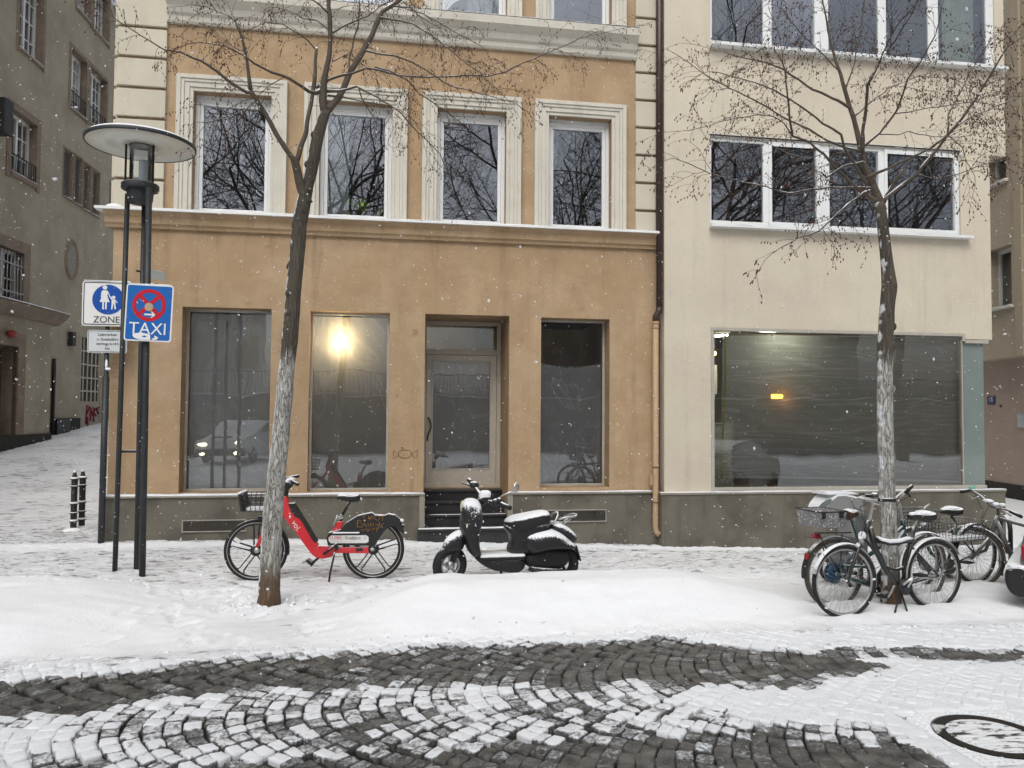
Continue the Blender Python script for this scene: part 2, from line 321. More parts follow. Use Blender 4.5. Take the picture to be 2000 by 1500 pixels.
for i in range(170):
    k_ = i % 3; px_ = rnd(-4.5, 6.5); py_ = rnd(8.1, 8.5) if k_ == 0 else rnd(9.0, 10.7) if k_ == 1 else rnd(6.3, 8.2)
    if k_ == 2: px_ = rnd(-2.3, -.2)
    a_ = rnd(-.5, .5)+(0 if k_ != 2 else 1.2)
    for ii in range(int((px_-.3)*2)-1, int((px_+.3)*2)+2):
        for jj in range(int((py_-.3)*2)-1, int((py_+.3)*2)+2): PR.setdefault((ii, jj), []).append((px_, py_, math.cos(a_), math.sin(a_), rnd(.6, 1.)))
def prints(x, y):
    d = 0.
    for (a, c, ca, sa, k) in PR.get((math.floor(x*2), math.floor(y*2)), ()):
        u = ((x-a)*ca+(y-c)*sa)/.15; v = (-(x-a)*sa+(y-c)*ca)/.055; r = u*u+v*v
        if r < 2.2: d += k*(-.020*(1-smooth(.6, 1.1, r))+.010*smooth(.9, 1.3, r)*(1-smooth(1.4, 2.2, r)))
    return max(d, -.03)
def pave_z(x, y):
    e = y-edge_y(x); d = smooth(-.02, .22, e+.05*noise.noise(Vector((x*9, y*9, 0))))
    lump = abs(noise.noise(Vector((x*5, y*6, 4))))*.022*(1-smooth(.05, .9, e))+abs(noise.noise(Vector((x*12, y*12, 4))))*.010*(1-smooth(.1, .7, e))
    return (gz(x, y)+.012+fine(x, y)+prints(x, y)+lump)*d - .045*(1-d)
def pave_cov(x, y):
    scuff = .0
    scuff += .135*smooth(7.8, 8.8, y)*(1-smooth(10.6, 11.1, y))+.06*smooth(7.3,7.6,y)*smooth(8.2,7.8,y)
    scuff += .13*smooth(6.3, 6.1, y)*smooth(-6,-3,x) - .0
    scuff += .08*(1-smooth(0, 1.0, math.hypot(x+.9, (y-6.9)*.8)))
    scuff += .16*smooth(D-.3, D-.08, y)
    return scuff-clamp(mound(x, y)*3, 0, .3)-.0
pv = sheet('pavement', -7.5, 9.5, 5.75, D+1.3, 620, 230, pave_z, M['snowground'], pave_cov); tag(pv, kind='structure')
# the road: setts laid in segmental arches
def cover(x, y, joint=False):
    """0 bare, .5 snow on the tops only, 1 snow all over."""
    n = noise.noise(Vector((x*.9, y*1.6, 7)))*.25+noise.noise(Vector((x*3, y*5, 2)))*.14
    c = .68
    c += .22*smooth(-1.0, -1.9, x)+.42*smooth(1.7, 2.3, x+(y-4.8)*.6)
    yb, hw_ = lerpt(x, STR)
    if hw_ > .01:
        d_ = abs(y-yb)/hw_+.35*noise.noise(Vector((x*2.5, y*4, 11))); band = 1-smooth(.75, 1.35, d_); c = c*(1-band)+.25*band
    if y > yb+hw_ and x < 3.3: c = max(c, .52+.4*smooth(.0, .22, y-yb-hw_))
    low = smooth(4.30, 4.12, y-.03*x)*smooth(-1.5, -.8, x)*(1-.5*smooth(1.9, 2.4, x))
    c = c*(1-low)+.24*low
    if not joint:
        tr = math.exp(-((y-5.80+.09*x+.05*math.sin(x*3))/.24)**2)*smooth(2.9, 3.5, x); c -= .68*tr
        tr = math.exp(-((y-3.80)/.16)**2)*smooth(1.8, 2.6, x); c -= .7*tr
    elif y < 4.2: c = max(c, .48+.42*smooth(4.05, 3.75, y))
    tr = math.exp(-((y-4.95+.10*x)/.07)**2)*smooth(-1.2,-2.0,x); c -= .5*tr
    dm = max(abs(x-(MHX0+MHX1)/2), abs(y-(MHY0+MHY1)/2)); c += smooth(.62, .42, dm)
    return clamp(c+n)
MHX0, MHX1, MHY0, MHY1 = 3.09, 3.81, 3.65, 4.37
def sett_mat(name, sheetm):
    m = bpy.data.materials.new(name); m.use_nodes = True; nt = m.node_tree; L = nt.links.new; b = nt.nodes['Principled BSDF']
    tc = nn(nt, 'ShaderNodeTexCoord'); at = nn(nt, 'ShaderNodeAttribute', attribute_name='cover')
    n = nn(nt, 'ShaderNodeTexNoise'); n.inputs['Scale'].default_value = 34; n.inputs['Detail'].default_value = 7; n.inputs['Roughness'].default_value = .75; L(tc.outputs['Object'], n.inputs[0])
    ad = nn(nt, 'ShaderNodeMath', operation='MULTIPLY_ADD'); L(n.outputs[0], ad.inputs[0]); ad.inputs[1].default_value = 1.5; L(at.outputs['Fac'], ad.inputs[2])
    r_ = nn(nt, 'ShaderNodeMapRange'); r_.interpolation_type = 'SMOOTHSTEP'; r_.inputs[1].default_value = 1.06; r_.inputs[2].default_value = 1.46; L(ad.outputs[0], r_.inputs[0])
    st = nn(nt, 'ShaderNodeTexNoise'); st.inputs['Scale'].default_value = 9; st.inputs['Detail'].default_value = 8; L(tc.outputs['Object'], st.inputs[0])
    cr = nn(nt, 'ShaderNodeMix', data_type='RGBA'); rs_ = nn(nt, 'ShaderNodeMapRange'); rs_.inputs[1].default_value = .35; rs_.inputs[2].default_value = .65; L(st.outputs[0], rs_.inputs[0]); L(rs_.outputs[0], cr.inputs[0])
    cr.inputs[6].default_value = (.045,.045,.042,1) if not sheetm else (.014,.013,.012,1); cr.inputs[7].default_value = (.155,.152,.143,1) if not sheetm else (.03,.028,.025,1)
    mx = nn(nt, 'ShaderNodeMix', data_type='RGBA'); L(r_.outputs[0], mx.inputs[0]); L(cr.outputs[2], mx.inputs[6]); mx.inputs[7].default_value = (.81,.84,.875,1)
    L(mx.outputs[2], b.inputs['Base Color'])
    rr = nn(nt, 'ShaderNodeMapRange'); rr.inputs[3].default_value = .36; rr.inputs[4].default_value = .8; L(r_.outputs[0], rr.inputs[0]); L(rr.outputs[0], b.inputs['Roughness'])
    b.inputs['Specular IOR Level'].default_value = .35
    n2 = nn(nt, 'ShaderNodeTexNoise'); n2.inputs['Scale'].default_value = 45; n2.inputs['Detail'].default_value = 8; n2.inputs['Roughness'].default_value = .7; L(tc.outputs['Object'], n2.inputs[0])
    a2 = nn(nt, 'ShaderNodeMath', operation='MULTIPLY_ADD'); L(r_.outputs[0], a2.inputs[0]); a2.inputs[1].default_value = 1.6; L(n2.outputs[0], a2.inputs[2])
    bp = nn(nt, 'ShaderNodeBump'); bp.inputs['Distance'].default_value = .009; L(a2.outputs[0], bp.inputs['Height']); L(bp.outputs[0], b.inputs['Normal'])
    return m
M['sett'] = sett_mat('granite_setts', False); M['joint'] = sett_mat('sett_joints', True)
random.seed(4)
MHX0, MHX1, MHY0, MHY1 = 3.09, 3.81, 3.65, 4.37        # manhole frame
rb = MB(); rb.attr = []
SP, SW, BW = .112, .112, 1.42
bands = [(-2, 6.32+.0), ]
NR = 14
for bi in range(-2, 3):
    yc = 5.0+bi*BW
    for k in range(-62, 62):
        nst = 13
        for j in range(nst):
            v = (-.5+(j+.5+(.22 if k % 2 else -.22))/nst)*BW
            if abs(v) > BW*.49: continue
            s_ = .38*(v/(BW/2))**2; x = k*SP+s_+bi*.04+rnd(-.006, .006)
            if not (-5.6 < x < 6.2): continue
            y = yc+v+rnd(-.008, .008)+.085*x
            if y < 3.15 or y > 6.25: continue
            if MHX0-.03 < x < MHX1+.03 and MHY0-.03 < y < MHY1+.03: continue
            sl_ = 2*.38*v/(BW/2)**2; th = math.atan(sl_)
            # a = half size across the course (x), b = half size along the course
            a = SP*.5*math.cos(th)*rnd(.92, 1.03); b_ = SW*.5*.5*2*rnd(.90, 1.03)*(BW/nst/.112)*1.02/max(.75, math.cos(th)**.3)
            c = cover(x, y); own = rnd(-.23, .23); c = clamp(c+own*(1-smooth(.78, .95, c)))
            ang = -th+rnd(-.11, .11); ca, sa = math.cos(ang), math.sin(ang); ph = rnd(0, 9); tx, ty = rnd(-.07, .07), rnd(-.07, .07)
            top = rnd(-.004, .004)+.010*smooth(.45, .8, c); o = len(rb.v)
            for (q, z) in ((.95, -.05), (1., -.013), (.95, .0), (.80, .004), (.4, .005)):
                for i in range(NR):
                    t = 2*math.pi*i/NR; cx, sx_ = math.cos(t), math.sin(t)
                    e = .27; ux = a*abs(cx)**e*(1 if cx > 0 else -1); uy = b_*abs(sx_)**e*(1 if sx_ > 0 else -1)
                    wv = 1+.06*noise.noise(Vector((cx*1.5+ph, sx_*1.5, ph)))
                    ux *= q*wv; uy *= q*wv
                    zz = z+top+(ux*tx+uy*ty if z > -.02 else 0)+(.008*noise.noise(Vector((ux*30+ph, uy*30, ph))) if z > -.01 else 0)
                    rb.v.append((x+ux*ca-uy*sa, y+ux*sa+uy*ca, zz)); rb.attr.append(c+.05 if q < .9 and z > -.02 else c-(.16 if z > -.01 else .42)*(1-smooth(.7, .97, c)))
            for L_ in range(4):
                for i in range(NR): rb.f.append((o+L_*NR+i, o+L_*NR+(i+1) % NR, o+(L_+1)*NR+(i+1) % NR, o+(L_+1)*NR+i)); rb.m.append(0); rb.sm.append(True)
            rb.f.append(tuple(o+4*NR+i for i in range(NR))); rb.m.append(0); rb.sm.append(True)
# joint sheet between the stones (rises where snow fills the joints)
o = len(rb.v); NX, NY = 560, 150
def jz(x, y):
    c = cover(x, y, True); f = smooth(.72, .98, c); f = f if cover(x, y) > .6 else min(f, .42)
    return -.026+f*(.043+.007*noise.noise(Vector((x*14, y*14, 0)))-.006)
for j in range(NY+1):
    for i in range(NX+1):
        x = -5.8+12.2*i/NX; y = 3.0+3.3*j/NY; c = cover(x, y, True)
        hole = MHX0-.0 < x < MHX1+.0 and MHY0-.0 < y < MHY1+.0
        rb.v.append((x, y, -.03 if hole else jz(x, y))); rb.attr.append(c if hole else c-.48*(1-smooth(.66, .92, c)))
for j in range(NY):
    for i in range(NX):
        rb.f.append((o+j*(NX+1)+i, o+j*(NX+1)+i+1, o+(j+1)*(NX+1)+i+1, o+(j+1)*(NX+1)+i)); rb.m.append(1); rb.sm.append(True)
tag(rb.build('road', [M['sett'], M['joint']], recalc=False), kind='structure')
# the wide ground all round, a little under the detailed sheets
gb = sheet('ground', -60, 60, -50, 90, 240, 280, lambda x, y: (base_z(x, y) if y > 6 else 0)-.075 if (-7.6 < x < 9.4 and 2.9 < y < D+1.4) else (base_z(x, y) if y > 6 else 0)-.012, M['snowground'], lambda x, y: .02); tag(gb, kind='structure')
def side_cov(x, y): return .11+.06*noise.noise(Vector((x, y, 0)))
ss = sheet('side_street', -14, -3.2, D+.9, 42, 180, 420, lambda x, y: base_z(x, y)+.014+.012*noise.noise(Vector((x*4.5, y*2.5, 0)))-.02*(abs(math.sin(y*9+math.sin(x*3)))**12)*.6, M['snowground'], side_cov); tag(ss, kind='structure')
# manhole
mh = empty('manhole_cover', ((MHX0+MHX1)/2, (MHY0+MHY1)/2, -.002), R(-2.8), 'round iron manhole cover in square frame half buried in snow at bottom right', 'manhole')
M['iron'] = mat('cast_iron', (.03,.028,.026), .6, .3, var=.3, vs=20, c2=(.8,.82,.84), c2s=7, c2t=(.56,.63), bump=.004, bs=50)
M['ironclean'] = mat('cast_iron_wet', (.022,.020,.018), .5, .3, var=.3, vs=20, c2=(.8,.82,.84), c2s=3, c2t=(.56,.62))
M['ironsnow'] = mat('cast_iron_snowed', (.83,.85,.875), .75, var=.04, c2=(.06,.055,.05), c2s=6, c2t=(.60,.68), bump=.004, bs=40)
M['ironlid'] = mat('cast_iron_lid_snowed', (.80,.82,.84), .75, var=.06, c2=(.07,.065,.06), c2s=5, c2t=(.5,.58), bump=.004, bs=40, stretch=(1, 4, 1))
hw = .36; b = MB()
N = 48
def sq(t, k): c_, s_ = math.cos(t), math.sin(t); m_ = max(abs(c_), abs(s_)); return (c_/m_*k, s_/m_*k)
vs = []; 
for i in range(N): t = 2*math.pi*i/N; vs.append((*sq(t, hw), .004))
for i in range(N): t = 2*math.pi*i/N; vs.append((.31*math.cos(t), .31*math.sin(t), .004))
b.add(vs, [(i, (i+1) % N, N+(i+1) % N, N+i) for i in range(N)])
for i in range(-9, 10):
    for j in range(-9, 10):
        x, y = i*.041, j*.041
        if max(abs(x), abs(y)) < .35 and math.hypot(x, y) > .325: b.box(x-.012, x+.012, y-.012, y+.012, .004, .010)
b.build('frame', M['ironsnow'], mh)
b = MB(); b.lathe([(.298, -.01), (.298, .006), (.235, .006), (.235, -.01)], n=48, sm=False); b.build('ring', M['ironclean'], mh)
b = MB(); b.lathe([(.233, -.01), (.233, .005), (.0, .007)], n=40, sm=False)
for i in range(-5, 6):
    l = math.sqrt(max(0, .21**2-(i*.036)**2)); b.box(-l, l, i*.036-.009, i*.036+.009, .005, .011)
b.build('lid', M['ironlid'], mh)

# loose clods of snow thrown up along the swept edge and round the tree feet
random.seed(8); b = MB(); n = 0
while n < 520:
    k_ = random.random()
    if k_ < .55: x = rnd(-3.6, 4.6); y = edge_y(x)+abs(random.gauss(0, .16))-.02
    elif k_ < .75: a_ = rnd(0, 6.28); r_ = rnd(.12, .5); x, y = -1.113+r_*math.cos(a_), 7.62+r_*math.sin(a_)*.8
    else: x = rnd(-4, 6); y = rnd(8.0, 10.8)
    s_ = rnd(.006, .02)*(1.4 if random.random() < .08 else 1); z = pave_z(x, y)+s_*.2; ph = rnd(0, 9); o = len(b.v); b.ell((x, y, z), (s_*rnd(.8, 1.5), s_*rnd(.8, 1.3), s_*rnd(.6, .9)), 7, 5)
    for i in range(o, len(b.v)): v = b.v[i]; q = Vector(v)*60+Vector((ph,)*3); f_ = 1+.35*noise.noise(q); b.v[i] = (x+(v[0]-x)*f_, y+(v[1]-y)*f_, z+(v[2]-z)*f_)
    n += 1
tag(b.build('snow_clods', M['snow'], recalc=False), 'loose clods of snow along the edge of the cleared setts', 'snow', kind='stuff')
# ================================================================ BUILDINGS
def wall(b, u0, u1, w0, w1, holes, v0=0., depth=.25, mi=0, mr=1):
    us = sorted({u0, u1, *[h[0] for h in holes], *[h[1] for h in holes]}); ws = sorted({w0, w1, *[h[2] for h in holes], *[h[3] for h in holes]})
    us = [u for u in us if u0 <= u <= u1]; ws = [x for x in ws if w0 <= x <= w1]
    for i in range(len(us)-1):
        for j in range(len(ws)-1):
            cu, cw = (us[i]+us[i+1])/2, (ws[j]+ws[j+1])/2
            if any(h[0] < cu < h[1] and h[2] < cw < h[3] for h in holes): continue
            b.quad((us[i], v0, ws[j]), (us[i+1], v0, ws[j]), (us[i+1], v0, ws[j+1]), (us[i], v0, ws[j+1]), mi)
    for h in holes:
        a, c, e, f = h[:4]; d = v0+(h[4] if len(h) > 4 else depth)
        b.quad((a, v0, e), (a, v0, f), (a, d, f), (a, d, e), mr); b.quad((c, v0, e), (c, d, e), (c, d, f), (c, v0, f), mr)
        b.quad((a, v0, f), (c, v0, f), (c, d, f), (a, d, f), mr); b.quad((a, v0, e), (a, d, e), (c, d, e), (c, v0, e), mr)
def frame(b, a, c, e, f, v, t=.07, dp=.06, mi=0):
    b.box(a, a+t, v, v+dp, e, f, mi); b.box(c-t, c, v, v+dp, e, f, mi); b.box(a+t, c-t, v+.001, v+dp, e, e+t, mi); b.box(a+t, c-t, v+.001, v+dp, f-t, f, mi)
def room(name, x0, x1, y0, y1, z0, z1, m, parent):
    b = MB()
    b.quad((x0,y1,z0),(x1,y1,z0),(x1,y1,z1),(x0,y1,z1)); b.quad((x0,y0,z0),(x0,y1,z0),(x0,y1,z1),(x0,y0,z1)); b.quad((x1,y0,z0),(x1,y1,z0),(x1,y1,z1),(x1,y0,z1))
    b.quad((x0,y0,z0),(x1,y0,z0),(x1,y1,z0),(x0,y1,z0)); b.quad((x0,y0,z1),(x1,y0,z1),(x1,y1,z1),(x0,y1,z1))
    return b.build(name, m, parent)
def snowstrip(b, x0, x1, y0, y1, z, h=.03, mi=0, step=.12):
    n = max(1, int((x1-x0)/step)); prev = None
    for i in range(n+1):
        x = x0+(x1-x0)*i/n; k = h*(.75+.5*noise.noise(Vector((x*3, z, y0)))); yy = y0+.012*noise.noise(Vector((x*5, 1, z)))
        ring_ = [(x, yy, z), (x, yy-.004, z+k*.55), (x, yy+(y1-y0)*.3, z+k), (x, y1, z+k), (x, y1, z)]
        o = len(b.v); b.v += ring_
        if prev is not None:
            for j in range(4): b.f.append((prev+j, o+j, o+j+1, prev+j+1)); b.m.append(mi); b.sm.append(True)
        else: b.f.append(tuple(o+j for j in range(5))); b.m.append(mi); b.sm.append(False)
        prev = o
    b.f.append(tuple(prev+j for j in range(5))); b.m.append(mi); b.sm.append(False)
# ---- ochre building (local v = y - D)
ob = empty('ochre_building', (0, D, 0), 0, 'ochre plastered old building with cream quoins, tall shop windows and a recessed door', 'building')
XL, XR = -3.87, 4.10
H1 = [(-2.93, -1.71, .67, 3.31, .30), (-1.17, -.02, .67, 3.30, .20), (.50, 1.77, .02, 3.30, .96), (2.26, 3.34, .70, 3.29, .32)]
H2 = [(-2.84, -1.76, 4.66, 6.42), (-1.07, -.02, 4.66, 6.42), (.65, 1.70, 4.66, 6.42), (2.36, 3.36, 4.66, 6.42)]
H3 = [(a, c, 7.83, 9.8) for a, c, _, _ in H2]
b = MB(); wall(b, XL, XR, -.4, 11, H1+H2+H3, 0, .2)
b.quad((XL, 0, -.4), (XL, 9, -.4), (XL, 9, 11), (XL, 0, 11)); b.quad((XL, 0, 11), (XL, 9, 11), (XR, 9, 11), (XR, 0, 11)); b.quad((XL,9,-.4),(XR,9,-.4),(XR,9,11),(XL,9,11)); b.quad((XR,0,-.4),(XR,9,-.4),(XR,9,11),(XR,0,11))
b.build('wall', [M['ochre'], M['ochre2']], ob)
# ledge and cornice: profiles swept along x
def sweep(b, prof, x0, x1, mi=0):
    b.ext([(0, 0)], 0, 0) if False else None
    n = len(prof); vs = [(x0, v, z) for v, z in prof]+[(x1, v, z) for v, z in prof]
    b.add(vs, [tuple(range(n)), tuple(range(2*n-1, n-1, -1))]+[(i, (i+1) % n, (i+1) % n+n, i+n) for i in range(n)], mi)
b = MB(); sweep(b, [(.02, 4.40), (-.05, 4.40), (-.06, 4.44), (-.09, 4.46), (-.10, 4.56), (-.16, 4.615), (.02, 4.615)], XL-.10, XR-.02)
b.build('ledge_moulding', M['ochre'], ob)
b = MB(); b.box(XL-.2, XR-.02, -.20, .02, 4.618, 4.648); lg = b.build('ledge', M['white'], ob, bevel=.004)
b = MB(); snowstrip(b, XL-.2, XR-.03, -.195, .0, 4.649, .022); b.ell((XL+.02, -.07, 4.66), (.12, .09, .06)); b.build('snow', M['snow'], lg)
b = MB(); sweep(b, [(.02, 7.38), (-.05, 7.38), (-.07, 7.41), (-.07, 7.48), (-.11, 7.51), (-.13, 7.57), (-.13, 7.60), (-.17, 7.63), (-.24, 7.68), (-.25, 7.79), (.02, 7.80)], XL+.66, 3.74)
b.build('cornice', M['stucco'], ob); b = MB(); snowstrip(b, XL+.67, 3.74, -.25, -.05, 7.80, .012); b.build('cornice_snow', M['snow'], ob)
# quoins
def quoins(x0, x1, jz_, side=None):
    b = MB(); z = jz_-.437*6
    while z < 10.5:
        z0, z1 = max(z+.022, 4.652), z+.415
        if z1 > z0+.05:
            b.box(x0, x1, -.055, .01, z0, z1)
            if side: b.box(x0-.05, x0-.002, -.0, .5, z0, z1)
        z += .437
    return b.build('quoins', M['quoin'], ob, bevel=.008)
quoins(XL, XL+.66, onY(280, 352, D).z, True); quoins(3.74, 4.07, onY(1255, 413, D).z)
b = MB(); b.box(XL+.03, XL+.63, -.012, .005, 4.65, 10.5); b.box(3.77, 4.06, -.012, .005, 4.65, 10.5); b.build('quoin_joints', M['groove'], ob)
# plinth with grilles
b = MB(); PZ = .64
for x0, x1 in ((XL-.03, .50), (1.77, XR)): b.box(x0, x1, -.07, .0, -.5, PZ-.03)
pl = b.build('plinth', M['plinth'], ob, bevel=.006)
b = MB()
for x0, x1 in ((XL-.05, .52), (1.75, XR)): b.box(x0, x1, -.10, .0, PZ-.028, PZ)
b.box(.44, .52, -.088, -.0, -.3, PZ-.03); b.box(1.75, 1.83, -.088, -.0, -.3, PZ-.03); b.build('cap', M['plinthtop'], pl, bevel=.005)
b = MB(); 
for x0, x1, k in ((XL-.05, -.0, .028), (0, .5, .02), (1.77, 4.05, .014)): snowstrip(b, x0, x1, -.098, -.002, PZ+.001, k)
b.build('snow', M['snow'], pl)
M['mesh'] = mat('grille_mesh', (.05,.045,.04), .6, .3)
M['rust'] = mat('rusty_frame', (.09,.08,.06), .7, var=.3, vs=10)
for pa, pb in (((358, 1018), (478, 1036)), ((1070, 998), (1182, 1017))):
    A, B = onY(*pa, D-.07), onY(*pb, D-.07); x0, x1, z0, z1 = A.x, B.x, B.z, A.z
    b = MB(); b.box(x0-.02, x1+.02, -.082, -.069, z1, z1+.014); b.box(x0-.02, x1+.02, -.09, -.069, z0-.014, z0); b.box(x0-.02, x0, -.082, -.069, z0, z1); b.box(x1, x1+.02, -.082, -.069, z0, z1)
    v_ = b.build('vent_grille', M['plinthtop'], ob)
    b = MB(); b.quad((x0, -.0705, z0), (x1, -.0705, z0), (x1, -.0705, z1), (x0, -.0705, z1)); b.build('opening', M['black'], v_)
    b = MB(); n = int((x1-x0)/.018)
    for i in range(n): x = x0+.018*i; (None if (x1 > 2 and .15 < (x1-x) < .2) else b.box(x, x+.005, -.077, -.074, z0, z1))
    for i in range(1, 8): z = z0+(z1-z0)*i/8; b.box(x0, x1, -.0775, -.0745, z, z+.004)
    b.build('mesh', M['rust'], v_)
# upper windows
def upper_window(a, c, e, f, sur=True, ztop=None):
    b = MB(); v = .13; frame(b, a, c, e, f, v, .055, .08); frame(b, a+.058, c-.058, e+.058, f-.10, v+.012, .05, .06); b.box(a+.056, c-.056, v+.003, v+.05, f-.10, f-.056)
    wn = b.build('window', M['whiteframe'], ob, bevel=.005)
    b = MB(); b.quad((a+.1, v+.045, e+.1), (c-.1, v+.045, e+.1), (c-.1, v+.045, f-.14), (a+.1, v+.045, f-.14)); b.build('pane', M['glass'], wn)
    b = MB(); S = .225; T = .215
    for k0, k1, p in ((0, .05, .028), (.05, .12, .045), (.12, .165, .06), (.165, S, .075)):   # stepped architrave, proud outwards
        b.box(a-k1, a-k0, -p, .004, e-.003, f+k1); b.box(c+k0, c+k1, -p, .004, e-.003, f+k1); b.box(a-k0, c+k0, -p, .004, f+k0, f+k1)
    b.build('surround', M['stucco'], wn, bevel=.005)
    b = MB(); b.box(a+.01, c-.01, -.03, v, e-.004, e+.012); b.build('sill', M['white'], wn)
    return wn
wins = [upper_window(*h[:4]) for h in H2+H3]
room('upstairs_interior', XL+.1, XR-.1, .3, 5, 3.6, 7.2, M['dark'], ob); room('attic_interior', XL+.1, XR-.1, .3, 5, 7.3, 10.6, M['dark'], ob)
M['curtain'] = mat('net_curtain', (.50,.56,.55), .9, var=.25, vs=10, stretch=(6,6,.4))
b = MB()
for wv in (0,):
    pr = None
    for i in range(30):
        x = -1.0+.34*i/29; y = .3+.02*math.sin(i*1.9); o = len(b.v); b.v += [(x, y, 4.7), (x, y, 6.4)]
        if i: b.f.append((o-2, o, o+1, o-1)); b.m.append(0); b.sm.append(True)
b.build('curtain', M['curtain'], wins[1])
b = MB()
for i in range(16):
    x = 1.12+.5*i/15; y = .32+.02*math.sin(i*2.1); o = len(b.v); b.v += [(x, y, 7.85), (x, y, 9.7)]
    if i: b.f.append((o-2, o, o+1, o-1)); b.m.append(0); b.sm.append(True)
b.build('curtain', M['curtain'], wins[6])
M['leaf'] = mat('house_plant_leaf', (.22,.38,.05), .5, var=.4, vs=8)
random.seed(11)
for (cx, cz, rr, lb) in ((-.50, 4.95, .2, 'bushy green house plant in the middle of the second upstairs window'), (-.12, 4.93, .13, 'small yellow green house plant at the right edge of the second upstairs window')):
    p = empty('house_plant', (cx, D+.33, 4.66), 0, lb, 'plant'); b = MB()
    b.lathe([(.03, 0), (.07, .0), (.085, .12), (.07, .12), (.0, .10)], n=14); b.build('pot', M['white'], p); b = MB()
    for i in range(70):
        d = Vector((rnd(-1, 1), rnd(-.6, .3), rnd(-.3, 1))).normalized()*rr*rnd(.4, 1); c0 = Vector((0, 0, .12)); q = c0+d+Vector((0, 0, rr*.5))
        s_ = Vector((rnd(-1, 1), rnd(-1, 1), rnd(-1, 1))).normalized()*.03; t_ = Vector((rnd(-1, 1), 0, rnd(-1, 1)))*.05; b.add([q-t_, q+s_, q+t_, q-s_], [(0, 1, 2, 3)])
    b.build('leaves', M['leaf'], p)
# shop windows on the ground floor
def shop_window(h, vd, sheet_m, fr=.035, zt=None, name='shop_window'):
    a, c, e, f = h[:4]; b = MB(); frame(b, a, c, e, f, vd-.05, fr, .05); wn = b.build(name, M['greyframe'], ob, bevel=.003)
    b = MB(); b.quad((a+fr, vd-.02, e+fr), (c-fr, vd-.02, e+fr), (c-fr, vd-.02, f-fr), (a+fr, vd-.02, f-fr)); b.build('pane', M['shopglass'], wn)
    b = MB(); z1 = zt or f-fr-.02; nx, nz = 26, 40
    for j in range(nz+1):
        for i in range(nx+1):
            x = a+fr+(c-a-2*fr)*i/nx; z = e+fr+(z1-e-fr)*j/nz-(.06*math.sin(math.pi*i/nx) if (j == nz and zt) else 0)
            b.v.append((x, vd+.05+.025*noise.noise(Vector((x*3, z*2, a)))+.012*noise.noise(Vector((x*9+z*6, z*3, a))), z))
    b.f = [(j*(nx+1)+i, j*(nx+1)+i+1, (j+1)*(nx+1)+i+1, (j+1)*(nx+1)+i) for j in range(nz) for i in range(nx)]; b.m = [0]*len(b.f); b.sm = [True]*len(b.f)
    b.build('plastic_sheet', sheet_m, wn); return wn
M['film1'] = film_mat('plastic_film_pale', .82, .78, (.8, 1, .35), 3, .03)
M['film2'] = film_mat('plastic_film', .72, .55, (1.2, 1, .5), 9, .03)
M['film3'] = film_mat('plastic_film_creased', .78, .60, (1.6, 1, .9), 5, .02, .16, R(-35))
M['film4'] = film_mat('plastic_film_large', .72, .40, (.35, 1, 4.5), 1, .03, .14, R(24))
shop_window(H1[0], .30, M['film1']); shop_window(H1[1], .20, M['film2']); shop_window(H1[3], .32, M['film3'], zt=2.62)
rm = room('shop_interior', XL+.1, XR-.1, 1.15, 4.5, .1, 3.6, M['room'], ob)
b = MB()      # inner side of the front wall, so the room is closed
wall(b, XL+.1, XR-.1, .1, 3.6, [h[:4]+(.0,) for h in (H1[0], H1[1])]+[(.50, 1.77, .1, 3.3, 0), H1[3][:4]+(0,)], .33); b.quad((XL+.1,.33,.1),(XL+.1,1.16,.1),(XL+.1,1.16,3.6),(XL+.1,.33,3.6)); b.quad((XR-.1,.33,.1),(XR-.1,1.16,.1),(XR-.1,1.16,3.6),(XR-.1,.33,3.6)); b.quad((XL+.1,.33,3.6),(XR-.1,.33,3.6),(XR-.1,1.16,3.6),(XL+.1,1.16,3.6)); b.quad((XL+.1,.33,.1),(.49,.33,.1),(.49,1.16,.1),(XL+.1,1.16,.1)); b.quad((1.78,.33,.1),(XR-.1,.33,.1),(XR-.1,1.16,.1),(1.78,1.16,.1))
b.build('partition', [M['room'], M['room']], ob)
# door in its recess
v = .96; a, c = .50, 1.77; zb, zt = onY(900, 951, D+v).z, 3.30
dz = onY(900, 683, D+v).z; b = MB()
frame(b, a, c, zb, zt, v-.08, .065, .08); b.box(a+.065, c-.065, v-.077, v, dz-.09, dz)
dr = b.build('door_frame', M['doorframe'], ob, bevel=.004)
b = MB(); b.quad((a+.06, v-.03, dz), (c-.06, v-.03, dz), (c-.06, v-.03, zt-.06), (a+.06, v-.03, zt-.06)); b.build('transom_pane', M['shopglass'], dr)
b = MB(); b.quad((a+.06, v+.4, dz), (c-.06, v+.4, dz), (c-.06, v+.4, zt), (a+.06, v+.4, zt)); b.build('backing', M['dark'], dr)
a2, c2, e2, f2 = a+.07, c-.07, zb+.01, dz-.095; t = .085; b = MB(); b.box(a2, a2+t, v-.07, v-.01, e2, f2); b.box(c2-t, c2, v-.07, v-.01, e2, f2); b.box(a2+t, c2-t, v-.069, v-.01, f2-t, f2); b.box(a2+t, c2-t, v-.069, v-.01, e2, e2+.27)
do = b.build('door', M['doorframe'], ob, bevel=.004)
b = MB(); frame(b, a2+t, c2-t, e2+.27, f2-t, v-.078, .022, .03); b.build('bead', M['greyframe'], do)
b = MB(); b.quad((a2+t+.01, v-.04, e2+.28), (c2-t-.01, v-.04, e2+.28), (c2-t-.01, v-.04, f2-t-.01), (a2+t+.01, v-.04, f2-t-.01)); b.build('pane', M['shopglass'], do)
b = MB(); nx, nz = 20, 30
